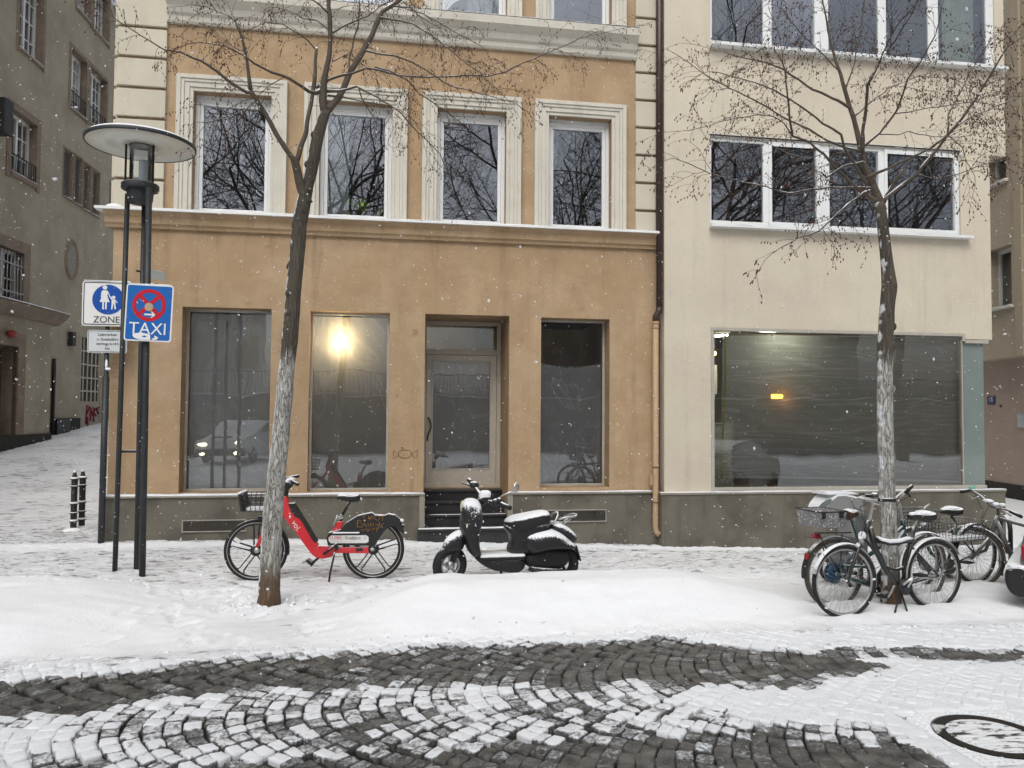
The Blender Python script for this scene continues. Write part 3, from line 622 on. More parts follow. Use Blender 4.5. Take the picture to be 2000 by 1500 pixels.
for j in range(nz+1):
    for i in range(nx+1):
        x = a2+t+(c2-a2-2*t)*i/nx; z = e2+.27+(f2-t-e2-.27)*j/nz; b.v.append((x, v+.02+.02*noise.noise(Vector((x*4, z*3, 5))), z))
b.f = [(j*(nx+1)+i, j*(nx+1)+i+1, (j+1)*(nx+1)+i+1, (j+1)*(nx+1)+i) for j in range(nz) for i in range(nx)]; b.m = [0]*len(b.f); b.sm = [True]*len(b.f); b.build('plastic_sheet', M['film3'], do)
b = MB(); hx = a2+.03; b.tube([(hx, v-.08, 1.75), (hx+.03, v-.12, 1.70), (hx+.05, v-.13, 1.60), (hx+.01, v-.13, 1.50), (hx-.01, v-.12, 1.42), (hx, v-.07, 1.38)], .012, 8); b.build('handle', M['black'], do)
M['step'] = mat('dark_step', (.030,.029,.03), .5, var=.3, vs=6)
b = MB(); st = []
for i, (y0, z1) in enumerate(((-.16, .13), (.12, .30), (.38, .47), (.64, .62))):
    b.box(.502 if i else .42, 1.768 if i else 1.86, y0, .95, -.1 if i == 0 else [0,.13,.30,.47][i], z1-.035); b.box(.502 if i else .42, 1.768 if i else 1.86, y0-.03, .95, z1-.034, z1)
stp = b.build('steps', M['step'], ob, bevel=.004)
b = MB(); snowstrip(b, .43, 1.85, -.185, -.12, .131, .022); snowstrip(b, .6, 1.76, .092, .12, .301, .008); b.build('snow', M['snow'], stp)
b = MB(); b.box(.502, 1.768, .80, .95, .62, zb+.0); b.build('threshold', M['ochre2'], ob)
# down pipe: dark above, ochre below
px = 4.04
M['pipe'] = mat('dark_brown_pipe', (.040,.022,.018), .4, var=.2, spec=.5); M['pipe2'] = mat('ochre_pipe', (.42,.29,.17), .5, var=.15)
b = MB(); zt = onY(1282, 608, D-.1).z; b.tube([(px+.06, -.12, zt+.05), (px+.06, -.12, 11)], .048, 14)
b.tube([(px+.06, -.12, zt+.06), (px+.055, -.12, zt), (px-.0, -.12, zt-.09), (px, -.12, zt-.16)], .049, 14)
for z in (5.4, 4.3, 7.3): b.lathe([(.052, 0), (.052, .04)], (px+.06, -.12, z), n=14)
b.build('downpipe', M['pipe'], ob)
b = MB(); zt -= .15; b.tube([(px, -.12, zt), (px, -.12, .10), (px+.01, -.13, .03), (px+.05, -.17, -.02)], .046, 14)
for z in (zt-.05, zt-.12): b.lathe([(.053, 0), (.056, .015), (.053, .04)], (px, -.12, z), n=14)
for z in (1.0, .46, .24): b.lathe([(.051, 0), (.051, .03)], (px, -.12, z), n=14)
b.box(px-.09, px-.05, -.14, -.1, .74, .9); b.build('lower_downpipe', M['pipe2'], ob)
b = MB(); 
for z in (1.0, .46, zt-.12): b.lathe([(.054, 0), (.054, .012)], (px, -.12, z+.009), n=14)
b.build('pipe_clamp', M['black'], ob)
# scratched drawing of a wrapped sweet between window and door
b = MB(); Pz = lambda q: onY(*q, D-.003)-Vector((0, D, 0))
M['ink'] = mat('brown_scratch', (.16,.08,.04), .9)
el = [(791+13*math.cos(t*.3), 887+8*math.sin(t*.3)) for t in range(22)]
for ln in (el, [(779, 887), (768, 879), (769, 896), (779, 889)], [(804, 887), (815, 879), (814, 896), (804, 889)], [(783, 874), (788, 874)], [(784, 874), (784, 879)], [(788, 874), (787, 879)]):
    b.tube([Pz(q) for q in ln], .0035, 4)
b.build('scratched_drawing', M['ink'], ob)
# work lamp behind the film
def add_point(name, loc, e, c, r, parent):
    l = bpy.data.lights.new(name, 'POINT'); l.energy = e; l.color = c; l.shadow_soft_size = r; o = bpy.data.objects.new(name, l); col.objects.link(o); o.parent = parent; o.location = loc; return o
wl = onY(668, 668, D+.50); wlo = empty('work_lamp', wl, 0, 'bright warm work lamp glowing behind the plastic of the second shop window', 'lamp')
M['warm'] = mat('lit_bulb', (1,.8,.5), emit=((1,.72,.35), 3))
b = MB(); b.ell((0, 0, 0), (.045, .045, .06)); b.build('bulb', M['warm'], wlo)
b = MB(); b.tube([(0, .0, .06), (0, 0, 1.2)], .006, 6); b.lathe([(.06, .05), (.03, .09), (.015, .13), (0, .13)], n=16); b.build('cable', M['black'], wlo)
add_point('work_light', (0, -.05, -.03), 60, (1, .72, .36), .05, wlo); add_point('work_light', (0, -.06, .14), 20, (1, .72, .36), .05, wlo)

# ---- white/cream building
YW = D-.15
wbd = empty('cream_building', (0, YW, 0), 0, 'cream rendered modern building with white window bands and wide taped shop window', 'building')
X0, X1, X2, X3 = 4.17, 9.72, 9.86, 10.17
WX = lambda px, py=350: onY(px, py, YW).x
hs1 = (4.92, 9.31, 4.80, 6.24, .10); hs2 = (4.93, 10.00, 7.68, 9.4, .10); SH = (4.93, 9.33, .64, 3.19, .12)
b = MB(); wall(b, X0, X2, 3.10, 6.2, [hs1, (SH[0], 9.33, 3.10, 3.19, .12)]); wall(b, X0, 4.93, -.4, 3.10, [])
b.v = [v for v in b.v]
wall(b, X0, X3, 6.2, 11, [hs2, (hs1[0], hs1[1], 6.2, 6.24, .1)])
b.quad((X0, 0, -.4), (X0, 0, 11), (X0, .4, 11), (X0, .4, -.4)); b.quad((X2, 0, 3.10), (X2, 8, 3.10), (X2, 8, 6.2), (X2, 0, 6.2)); b.quad((X3, 0, 6.2), (X3, 8, 6.2), (X3, 8, 11), (X3, 0, 11))
b.quad((X2, 0, 6.2), (X3, 0, 6.2), (X3, 8, 6.2), (X2, 8, 6.2)); b.quad((9.33, 0, 3.10), (X2, 0, 3.10), (X2, 8, 3.10), (9.33, 8, 3.10))
b.quad((X0, 0, 11), (X3, 0, 11), (X3, 8, 11), (X0, 8, 11)); b.quad((X0, 8, -.4), (X3, 8, -.4), (X3, 8, 11), (X0, 8, 11)); b.quad((X1, .13, -.4), (X1, 8, -.4), (X1, 8, 3.1), (X1, .13, 3.1)); b.quad((X0,.4,-.4),(X0,8,-.4),(X0,8,11),(X0,.4,11))
b.build('wall', [M['cream'], M['cream']], wbd)
b = MB(); b.box(X0-.08, X2+.12, -.10, .15, -.7, .60); wp = b.build('plinth', M['plinth'], wbd, bevel=.01)
b = MB(); b.box(X0-.09, 4.95, -.115, .02, .60, .635); b.box(4.951, X2+.13, -.115, .13, .60, .63); b.build('cap', M['plinthtop'], wp, bevel=.004)
b = MB(); snowstrip(b, 4.95, X2+.12, -.11, -.02, .632, .016); b.build('snow', M['snow'], wp)
def band(h, pans, y, casements):
    a, c, e, f = h[:4]; b = MB(); xs = [(WX(p, y), WX(q, y)) for p, q in pans]
    b.box(a, c, .03, .10, e, e+.085); b.box(a, c, .03, .10, f-.09, f); prev = a
    for (p, q) in xs+[(c, c)]:
        b.box(prev, p, .029, .10, e+.0855, f-.0905); prev = q
    for i in casements:
        p, q = xs[i]; k = .055
        for bb in ((p-k, p-.001, e+.05, f-.05), (q+.001, q+k, e+.05, f-.05)): b.box(bb[0], bb[1], .012, .028, bb[2], bb[3])
        b.box(p-k, q+k, .013, .0285, e+.03, e+.10); b.box(p-k, q+k, .013, .0285, f-.12, f-.04)
    wn = b.build('window', M['whiteframe'], wbd, bevel=.004)
    for i, (p, q) in enumerate(xs):
        b = MB(); b.quad((p-.01, .06, e+.08), (q+.01, .06, e+.08), (q+.01, .06, f-.085), (p-.01, .06, f-.085)); b.build('pane', M['glass'], wn)
    b = MB(); b.box(a-.02, c+.14, -.13, .03, e-.05, e-.012); si = b.build('sill', M['whiteframe'], wn, bevel=.004)
    b = MB(); snowstrip(b, a-.02, c+.13, -.128, .0, e-.0115, .016); b.build('snow', M['snow'], wn)
    b = MB(); b.box(a-.03, c+.02, -.012, .004, f+.002, f+.03); b.build('lintel_trim', M['stucco'], wn)
band(hs1, [(1391, 1492), (1509, 1596), (1622, 1718), (1735, 1865)], 350, (1, 3))
band(hs2, [(1392, 1492), (1509, 1593), (1620, 1717), (1733, 1815), (1835, 1928)], 60, ())
b = MB()
for i in range(24):
    x = 9.25+.62*i/23; y = .3+.03*math.sin(i*1.7); o = len(b.v); b.v += [(x, y, 7.6), (x, y, 9.5)]
    if i: b.f.append((o-2, o, o+1, o-1)); b.m.append(0); b.sm.append(True)
b.build('curtain', mat('pale_green_curtain', (.55,.62,.45), .9, var=.2, vs=8), wbd)
room('upstairs_interior', X0+.1, X2-.05, .12, 5, 3.6, 6.9, M['dark'], wbd); room('attic_interior', X0+.1, X3-.05, .12, 5, 7.0, 10.5, M['dark'], wbd)
# big shop window
b = MB(); a, c, e, f = 4.93, 9.33, .64, 3.19
b.box(a, a+.05, -.015, .12, e, f-.051); b.box(a, c+.02, -.02, .12, f-.05, f); b.box(a+.05, X1, -.01, .12, e, e+.055)
b.box(c-.03, c+.02, -.02, .12, 3.06, f-.051); b.box(c+.021, X1+.06, -.02, .12, 3.03, 3.09); b.box(c-.035, c-.02, .0, .10, e+.056, 3.059)
sw = b.build('shop_window', M['greyframe'], wbd, bevel=.003)
b = MB(); b.quad((a+.05, .03, e+.05), (c-.03, .03, e+.05), (c-.03, .03, f-.05), (a+.05, .03, f-.05)); b.build('pane', M['shopglass'], sw)
M['greenglass'] = mat('green_tinted_panel', (.19,.235,.222), .12, var=.08, spec=.6, coat=.3)
b = MB(); b.box(c-.018, X1-.004, .03, .05, e+.056, 3.029); b.box(X1-.02, X1, .051, 1.4, e+.0, 3.03); b.build('green_panel', M['greenglass'], sw)
# sheet of film with its tape
q = lambda px, py: onY(px, py, YW+.16)
A, B_, C_, D_ = q(1412, 655), q(1873, 655), q(1406, 935), q(1876, 938)
b = MB(); nx, nz = 60, 40
for j in range(nz+1):
    for i in range(nx+1):
        s_, t = i/nx, j/nz; p = A.lerp(B_, s_).lerp(C_.lerp(D_, s_), t); b.v.append((p.x, .16+.03*noise.noise(Vector((p.x*1.5, p.z*2, 4)))+.012*noise.noise(Vector((p.x*3+p.z*7, p.z*4, 4))), p.z))
b.f = [(j*(nx+1)+i, j*(nx+1)+i+1, (j+1)*(nx+1)+i+1, (j+1)*(nx+1)+i) for j in range(nz) for i in range(nx)]; b.m = [0]*len(b.f); b.sm = [True]*len(b.f); b.build('plastic_sheet', M['film4'], sw)
M['tape'] = mat('yellow_tape', (.42,.36,.05), .6, var=.2); M['tapew'] = mat('pale_tape', (.42,.44,.40), .6, var=.2)
def tape(pts, wdt, m, nm):
    b = MB()
    for i in range(len(pts)-1):
        p0, p1 = q(*pts[i])-Vector((0, YW, 0)), q(*pts[i+1])-Vector((0, YW, 0)); p0.y = p1.y = .10; d = (p1-p0).normalized(); s_ = Vector((d.z, 0, -d.x))*wdt
        b.add([p0-s_, p1-s_, p1+s_, p0+s_, p0-s_+Vector((0,.004,0)), p1-s_+Vector((0,.004,0)), p1+s_+Vector((0,.004,0)), p0+s_+Vector((0,.004,0))], [(0,1,2,3),(4,5,6,7),(0,1,5,4),(2,3,7,6)])
    b.build(nm, m, sw)
tape([(1413, 652), (1414, 760), (1408, 860), (1407, 934)], .014, M['tape'], 'tape_strip'); tape([(1872, 655), (1877, 860), (1877, 944)], .014, M['tape'], 'tape_strip'); tape([(1404, 931), (1520, 931), (1700, 936), (1876, 940)], .016, M['tapew'], 'tape_strip')
room('shop_interior', X0+.1, X1-.03, .125, 6, .3, 3.4, M['room'], wbd)
b = MB(); wall(b, X0+.1, X1-.03, .3, 3.4, [(4.93, 9.33, .3, 3.4, 0)], .13); b.build('partition', [M['room']]*2, wbd)
# things seen inside the shop
M['tube'] = mat('lit_tube', (.9,1,.95), emit=((.85,1,.9), 14)); M['orange'] = mat('lit_orange', (1,.5,.1), emit=((1,.42,.03), 16)); M['panelw'] = mat('pale_panel', (.5,.5,.46), .8)
p = onY(1407, 656, D+1.5); o = empty('ceiling_tube_lamp', p, 0, 'lit fluorescent tube at the top left corner of the wide shop window', 'lamp')
b = MB(); b.tube([(-.18, -.1, -.02), (.22, .2, .04)], .022, 8); b.build('tube', M['tube'], o); b = MB(); b.obox((0.02, .05, .06), (.22, .16, .03), (-.03, .04, 0), (0, 0, .02)); b.build('housing', M['panelw'], o); add_point('tube_light', (.35, -1.05, -.10), 75, (1, .97, .72), .15, o)
p = onY(1517, 775, D+.20); o = empty('orange_lamp', p, 0, 'small lit orange lamp glowing through plastic in the wide shop window', 'lamp')
b = MB(); b.box(-.075, .02, -.03, .03, -.028, .04); b.box(.026, .095, -.02, .03, -.022, .034); b.build('lens', M['orange'], o); b = MB(); b.box(-.10, .11, .031, .08, -.05, .06); b.tube([(0, .06, .06), (0, .06, 2)], .008, 6); b.build('housing', M['black'], o); add_point('orange_light', (0, -.07, 0), 1.6, (1, .42, .06), .05, o)
p = onY(1396, 690, D+.8); o = empty('wall_lamp', p, 0, 'warm little bulb above a pale board inside the left edge of the wide shop window', 'lamp')
b = MB(); b.ell((0, 0, 0), (.03, .03, .04)); b.build('bulb', M['warm'], o); b = MB(); b.tube([(0, 0, .04), (0, 0, .6)], .006, 6); b.build('cable', M['black'], o); add_point('bulb_light', (0, -.1, -.1), 3, (1, .7, .35), .05, o)
p = onY(1392, 730, D+1.0); b = MB(); b.box(-.12, .08, 0, .04, -.35, .15); o = b.build('pale_board', M['panelw'], loc=p, bevel=.004); tag(o, 'upright pale board under the little bulb at the left inside the wide shop window', 'board')
p = onY(1414, 900, D+.9); b = MB(); b.box(-.28, .16, 0, .3, -.62, .62); b.box(-.29, .17, -.01, .31, .62, .64); b.box(-.2, .08, -.015, 0, .1, .5); o = b.build('grey_cabinet', mat('grey_cabinet', (.30,.31,.29), .7), loc=p, bevel=.004); tag(o, 'tall grey cabinet behind the plastic at lower left of the wide shop window', 'cabinet')

# ---- left building across the side street
LH = R(3.3); nL = Vector((math.cos(LH), -math.sin(LH), 0)); lg_ = Rig(-nL*11.4, R(90)-LH); lgp = lg_.p
lb = empty('grey_brown_building', lgp, lg_.rz, 'grey brown rendered old building across the side street with stone framed windows', 'building')
def LR(x0, y0, x1, y1, v=0.):     # pixel box -> u0,u1,w0,w1 on the left wall (heights taken at the middle of the top and bottom edge)
    xm = (x0+x1)/2; return (lg_.L(x0, 600, v)[0], lg_.L(x1, 600, v)[0], lg_.L(xm, y1, v)[1], lg_.L(xm, y0, v)[1])
M['greige'] = mat('greige_render', (.38,.35,.275), .9, var=.12, vs=1.2, bump=.004, bs=30, c2=(.34,.31,.24), c2s=.8, streak=.15, spec=.2)
M['stone'] = mat('brown_stone', (.24,.195,.15), .85, var=.25, vs=3, bump=.004, bs=20)
M['darkbase'] = mat('dark_plinth', (.028,.026,.022), .8, var=.3, vs=3)
lw = {}
spec = dict(A1=(20, -60, 68, 98), A2=(134, -80, 161, 12), A3=(168, -60, 197, 56), A4=(219, 14, 229, 98), B2=(125, 94, 157, 212), B3=(163, 132, 197, 243), B4=(214, 184, 224, 245), C1=(11, 220, 62, 342),
            L1=(116, 288, 133, 383), L2=(138, 302, 152, 396), L3=(156, 316, 169, 408), L4=(174, 330, 187, 418), C5=(209, 354, 217, 402), D1=(-12, 484, 44, 596), D5=(207, 425, 217, 440))
for k, v in spec.items():
    xm = (v[0]+v[2])/2; u0, u1, w0, w1 = LR(*v); lw[k] = (u0, u1, w0, w1, .12 if k[0] in 'L' or k in ('C5', 'D5') else .30)
gate = LR(160, 662, 200, 846); lw['G'] = (gate[0], gate[1], gate[2]-.6, gate[3], .06)
door = LR(-40, 676, 30, 872); 
U0, U1 = 6., 45.
b = MB(); wall(b, U0, U1, -1, 16, list(lw.values()), 0, .3); b.quad((U0, 0, -1), (U0, 8, -1), (U0, 8, 16), (U0, 0, 16)); b.quad((U0, 0, 16), (U1, 0, 16), (U1, 8, 16), (U0, 8, 16)); b.quad((U1,0,-1),(U1,8,-1),(U1,8,16),(U1,0,16)); b.quad((U0,8,-1),(U1,8,-1),(U1,8,16),(U0,8,16))
b.build('wall', [M['greige'], M['stone']], lb)
room('interior', U0+.1, U1-.1, .4, 6, -.5, 15.5, M['dark'], lb)
def lwin(k, nv, nh, rail=False, bars=False, louv=False, surround=.12):
    u0, u1, w0, w1, dp = lw[k]; b = MB()
    if louv:
        frame(b, u0, u1, w0, w1, .02, .04, .08); wn = b.build('louvre', M['stone'], lb); b = MB(); z = w0+.06
        while z < w1-.06: b.add([(u0+.04, .035, z-.02), (u1-.04, .035, z-.02), (u1-.04, .09, z+.03), (u0+.04, .09, z+.03), (u0+.04, .035, z-.012), (u1-.04, .035, z-.012), (u1-.04, .09, z+.038), (u0+.04, .09, z+.038)], [(0,1,2,3),(4,5,6,7),(0,1,5,4),(2,3,7,6)]); z += .075
        b.build('slats', M['greyframe'], wn); b = MB(); b.quad((u0, .115, w0), (u1, .115, w0), (u1, .115, w1), (u0, .115, w1)); b.build('backing', M['black'], wn)
    else:
        v = dp-.1; frame(b, u0, u1, w0, w1, v, .09, .06); um = (u0+u1)/2; b.box(um-.05, um+.05, v-.005, v+.06, w0+.091, w1-.091)
        for i in range(1, nh): z = w0+(w1-w0)*i/nh; b.box(u0+.091, um-.051, v+.01, v+.05, z-.015, z+.015); b.box(um+.051, u1-.091, v+.01, v+.05, z-.015, z+.015)
        for i in range(1, nv):
            for s_ in (u0, um): x = s_+(um-u0)*i/nv; b.box(x-.015, x+.015, v+.012, v+.05, w0+.092, w1-.092)
        wn = b.build('window', M['white'], lb); b = MB(); b.quad((u0+.05, v+.055, w0+.05), (u1-.05, v+.055, w0+.05), (u1-.05, v+.055, w1-.05), (u0+.05, v+.055, w1-.05)); b.build('pane', M['glass'], wn)
    b = MB(); s_ = surround; b.box(u0-s_, u0, -.025, .01, w0-s_, w1+s_); b.box(u1, u1+s_, -.025, .01, w0-s_, w1+s_); b.box(u0, u1, -.0255, .01, w1, w1+s_); b.box(u0-.0, u1+.0, -.06, .02, w0-s_*.6, w0); b.build('surround', M['stone'], wn)
    b = MB(); snowstrip(b, u0, u1, -.055, .05, w0+.001, .03); b.build('snow', M['snow'], wn)
    if rail:
        b = MB(); h = (w1-w0)*.30; b.box(u0, u1, -.02, .0, w0+h-.03, w0+h); b.box(u0, u1, -.02, .0, w0+.05, w0+.07)
        for i in range(11): x = u0+(u1-u0)*i/10; b.box(x-.01, x+.01, -.018, -.002, w0+.04, w0+h)
        b.build('railing', M['black'], wn)
    if bars:
        b = MB()
        for i in range(8): x = u0+(u1-u0)*(i+.5)/8; b.tube([(x, .02, w0), (x, .02, w1)], .016, 6)
        for z in (.25, .75): zz = w0+(w1-w0)*z; b.box(u0, u1, .0, .045, zz-.02, zz+.02)
        b.build('bars', M['steel'], wn)
for k in ('A1', 'A2', 'A3', 'A4', 'B4'): lwin(k, 2, 4)
for k in ('B2', 'B3'): lwin(k, 2, 4, rail=True)
lwin('C1', 2, 3, rail=True, surround=.2)
for k in ('L1', 'L2', 'L3', 'L4', 'C5', 'D5'): lwin(k, 0, 0, louv=True, surround=.05)
lwin('D1', 1, 2, bars=True, surround=.3)
# oval louvre
cu, cw = lg_.L(139, 507); ru = (lg_.L(154, 507)[0]-lg_.L(124, 507)[0])/2*.62; rw = (lg_.L(139, 475)[1]-lg_.L(139, 540)[1])/2; b = MB(); n = 32
vs = []
for k, v in ((1., .02), (1., -.05), (.80, -.05), (.80, .02)): vs += [(cu+ru*(1.35 if k == 1 else 1)*math.cos(2*math.pi*i/n)*1., v, cw+rw*(1.22 if k == 1 else 1)*math.sin(2*math.pi*i/n)) for i in range(n)]
b.add(vs, [(j*n+i, j*n+(i+1) % n, (j+1)*n+(i+1) % n, (j+1)*n+i) for j in range(3) for i in range(n)]); ov = b.build('oval_louvre', M['stone'], lb)
b = MB(); b.add([(cu+ru*math.cos(2*math.pi*i/n), -.006, cw+rw*math.sin(2*math.pi*i/n)) for i in range(n)], [tuple(range(n))]); b.build('backing', M['black'], ov); b = MB()
for i in range(-9, 10):
    z = i/10*rw; l = ru*math.sqrt(1-(i/10)**2); b.box(cu-l, cu+l, -.03, -.012, cw+z-.018, cw+z+.012)
b.build('slats', M['greyframe'], ov)
# gate with grid window and graffiti
u0, u1, w0, w1 = lw['G'][:4]; wm = lg_.L(180, 790)[1]; wb_ = lg_.L(180, 846)[1]-.6
b = MB(); b.box(u0, u1, .02, .06, wb_, wm); b.box(u0, u0+.1, .01, .07, wm, w1); b.box(u1-.1, u1, .01, .07, wm, w1); b.box(u0+.1, u1-.1, .01, .07, wm, wm+.1)
gt = b.build('gate', mat('pale_gate', (.34,.31,.26), .7, var=.15), lb); b = MB()
for i in range(1, 5): x = u0+(u1-u0)*i/5; b.box(x-.025, x+.025, .03, .06, wm, w1)
for i in range(1, 5): z = wm+(w1-wm)*i/5; b.box(u0, u1, .032, .058, z-.025, z+.025)
b.build('grid', M['doorframe'], gt); b = MB(); b.quad((u0, .065, wm), (u1, .065, wm), (u1, .065, w1), (u0, .065, w1)); b.build('backing', M['black'], gt)
b = MB(); M['red_graf'] = mat('dark_red_spray', (.20,.008,.03), .6)
for ln in ([(168, 828), (170, 792), (176, 795), (170, 808)], [(176, 812), (178, 797), (181, 811)], [(177, 805), (181, 804)], [(183, 812), (183, 796), (187, 800), (183, 804), (188, 812)], [(189, 797), (192, 809)], [(188, 799), (195, 795)], [(172, 814), (171, 836)], [(183, 812), (183, 824)], [(177, 812), (177, 822)]):
    b.tube([Vector((lg_.L(*p_)[0], .012, lg_.L(*p_)[1])) for p_ in ln], .035, 5)
b.build('graffiti', M['red_graf'], gt)
# plinth and the projecting entrance part
b = MB(); us = lg_.L(100, 800)[0]; ue = u0
for i in range(12):
    a_ = us+(ue-us)*i/12; c_ = us+(ue-us)*(i+1)/12; b.box(a_, c_, -.05, .0, -1, lg_.L(130, 817)[1])
b.build('plinth', M['darkbase'], lb)
P0 = .45; ub = lg_.L(98, 750, -P0)[0]
da, db, dw0, dw1 = lg_.L(-30, 750, -P0)[0], lg_.L(32, 750, -P0)[0], lg_.L(16, 852, -P0)[1], lg_.L(22, 676, -P0)[1]; ct = lg_.L(60, 622, -P0)[1]
b = MB(); wall(b, U0, ub, -1, ct, [(da, db, dw0, dw1, .38)], -P0); b.quad((ub, -P0, -1), (ub, 0, -1), (ub, 0, ct), (ub, -P0, ct)); b.quad((da, -.08, dw0), (db, -.08, dw0), (db, -.08, dw1), (da, -.08, dw1), 1); b.build('porch_wall', [M['greige'], M['stone']], lb)
b = MB(); b.box(da-.35, da, -P0-.04, -P0+.1, dw0, dw1+.35); b.box(db, db+.35, -P0-.04, -P0+.1, dw0, dw1+.35); b.box(da, db, -P0-.04, -P0+.1, dw1, dw1+.35); b.build('door_surround', M['stone'], lb)
b = MB(); b.box(da+.15, db-.1, -.12, -.085, dw0, dw1-.1); b.box(da+.6, da+.7, -.14, -.12, dw0+.8, dw0+1.2); b.build('entrance_door', mat('brown_door', (.07,.05,.035), .6, var=.2), lb)
b = MB(); b.box(U0, ub+.03, -P0-.06, -.0, -1, dw0+.02); b.build('porch_plinth', M['darkbase'], lb)
b = MB(); sweep(b, [(-P0+.02, ct-.06), (-P0-.10, ct-.02), (-P0-.28, ct+.14), (-P0-.38, ct+.26), (.0, ct+.28), (0, ct-.06)], U0, ub+.28); b.build('canopy', M['stone'], lb)
b = MB(); snowstrip(b, U0, ub+.28, -P0-.38, -.01, ct+.281, .06, step=.3); b.build('canopy_snow', M['snow'], lb)
b = MB(); u_, w_ = lg_.L(135, 662); b.box(u_-.12, u_+.12, -.16, 0, w_-.22, w_+.22); b.build('wall_light', M['black'], lb, bevel=.02)
b = MB(); u_, w_ = lg_.L(14, 652, -P0); b.ell((u_, -P0-.12, w_), (.2, .1, .1)); b.tube([(u_, -P0, w_), (u_, -P0-.1, w_)], .04); b.build('red_lamp', mat('red_lamp', (.25,.03,.02), .4), lb)
b = MB(); u_ = lg_.L(99, 700)[0]; b.tube([(u_+.1, -.06, lg_.L(99, 850)[1]-.3), (u_+.1, -.06, lg_.L(99, 700)[1])], .05, 8); b.build('drain_pipe', M['black'], lb)
b = MB(); u_, w_ = lg_.L(2, 228, -.3); b.box(u_-.2, u_+.2, -.5, -.0, w_-.45, w_+.45); b.build('wall_box', M['black'], lb, bevel=.02)
b = MB(); u_ = lg_.L(117, 836)[0]; b.box(u_-.5, u_+.35, -.16, -.06, 0, lg_.L(117, 817)[1]-.02); b.build('cabinet', M['black'], lb, bevel=.01)
# ---- right building across the other side street
RHd = R(10.2); rp = onZ(1956, 967, -.25); rg = Rig((rp.x, rp.y, 0), -R(90)-RHd)
rbd = empty('beige_building', rg.p, rg.rz, 'beige building with blue number plate beyond the right corner', 'building')
M['beige'] = mat('beige_render', (.42,.36,.27), .9, var=.08, vs=1, bump=.003, bs=40, spec=.2); M['pinkish'] = mat('pinkish_render', (.40,.32,.26), .9, var=.08, vs=1.5, bump=.003, bs=40, spec=.2)
OV = -.42
zs = rg.L(1960, 703)[1]; b = MB(); rh = []
for (x0, y0, x1, y1) in ((1934, 481, 1975, 600), (1931, 292, 1968, 354), (1935, 12, 1960, 100)):
    rh.append((rg.L(x0-6, 500, OV)[0], rg.L(x1, 500, OV)[0], rg.L(1960, y1, OV)[1], rg.L(1960, y0, OV)[1], .35))
ua = -16
wall(b, ua, 9, zs, 14, rh, OV, .35); b.quad((ua, OV, zs), (9, OV, zs), (9, .1, zs), (ua, .1, zs)); b.quad((9, OV, zs), (9, 8, zs), (9, 8, 14), (9, OV, 14)); b.quad((ua, OV, 14), (9, OV, 14), (9, 8, 14), (ua, 8, 14)); b.quad((ua,OV,-1),(ua,8,-1),(ua,8,14),(ua,OV,14)); b.quad((ua,8,-1),(9,8,-1),(9,8,14),(ua,8,14))
b.build('wall', [M['beige'], M['beige']], rbd)
b = MB(); b.quad((ua, 0, -1), (9, 0, -1), (9, 0, zs+.05), (ua, 0, zs+.05)); b.quad((9, 0, -1), (9, 8, -1), (9, 8, zs), (9, 0, zs)); b.build('lower_wall', M['pinkish'], rbd)
zb2 = rg.L(1960, 943)[1]; b = MB(); b.box(ua, 9.05, -.04, .05, -1, zb2); b.build('plinth', M['darkbase'], rbd)
for h in rh:
    b = MB(); v = OV+.28; frame(b, h[0], h[1], h[2], h[3], v, .09, .06); wn = b.build('window', M['whiteframe'], rbd)
    b = MB(); b.quad((h[0]+.05, v+.05, h[2]+.05), (h[1]-.05, v+.05, h[2]+.05), (h[1]-.05, v+.05, h[3]-.05), (h[0]+.05, v+.05, h[3]-.05)); b.build('pane', M['glass'], wn)
    b = MB(); b.box(h[0], h[1]+.1, OV-.12, OV+.28, h[2]-.05, h[2]); b.build('sill', M['stucco'], wn); b = MB(); snowstrip(b, h[0], h[1]+.08, OV-.115, OV, h[2]+.001, .03); b.build('snow', M['snow'], wn)
    b = MB(); b.quad((h[0]-.1, v+.5, h[2]-.1), (h[1]+.1, v+.5, h[2]-.1), (h[1]+.1, v+.5, h[3]+.1), (h[0]-.1, v+.5, h[3]+.1)); b.build('backing', M['dark'], wn)
b = MB(); uu = rg.L(1983, 400, OV)[0]; b.box(uu, uu+.3, OV-.06, OV+.01, zs, 14); b.build('pilaster', M['beige'], rbd)
n0 = rg.P(1937, 782); b = MB(); b.box(n0.x-.17, n0.x+.17, -.02, .0, n0.z-.115, n0.z+.115); M['signblue'] = mat('sign_blue', (.008,.075,.36), .35, var=.06); M['navy'] = mat('number_plate_blue', (.01,.02,.09), .4)
npl = b.build('house_number', M['navy'], rbd, bevel=.01); text('number', '15', .17, M['white'], npl, (n0.x, -.024, n0.z+.02)); 0
b = MB(); n0 = rg.P(1996, 822); b.box(n0.x-.12, n0.x+.4, -.05, 0, n0.z-.17, n0.z+.17); b.build('letter_box', M['steel'], rbd, bevel=.01)
b = MB(); n0 = rg.P(1955, 793); b.lathe([(.0, .03), (.03, .03), (.04, .0)], (n0.x, 0, n0.z), (0, -1, 0), 10); b.build('bell_push', M['rust'], rbd)
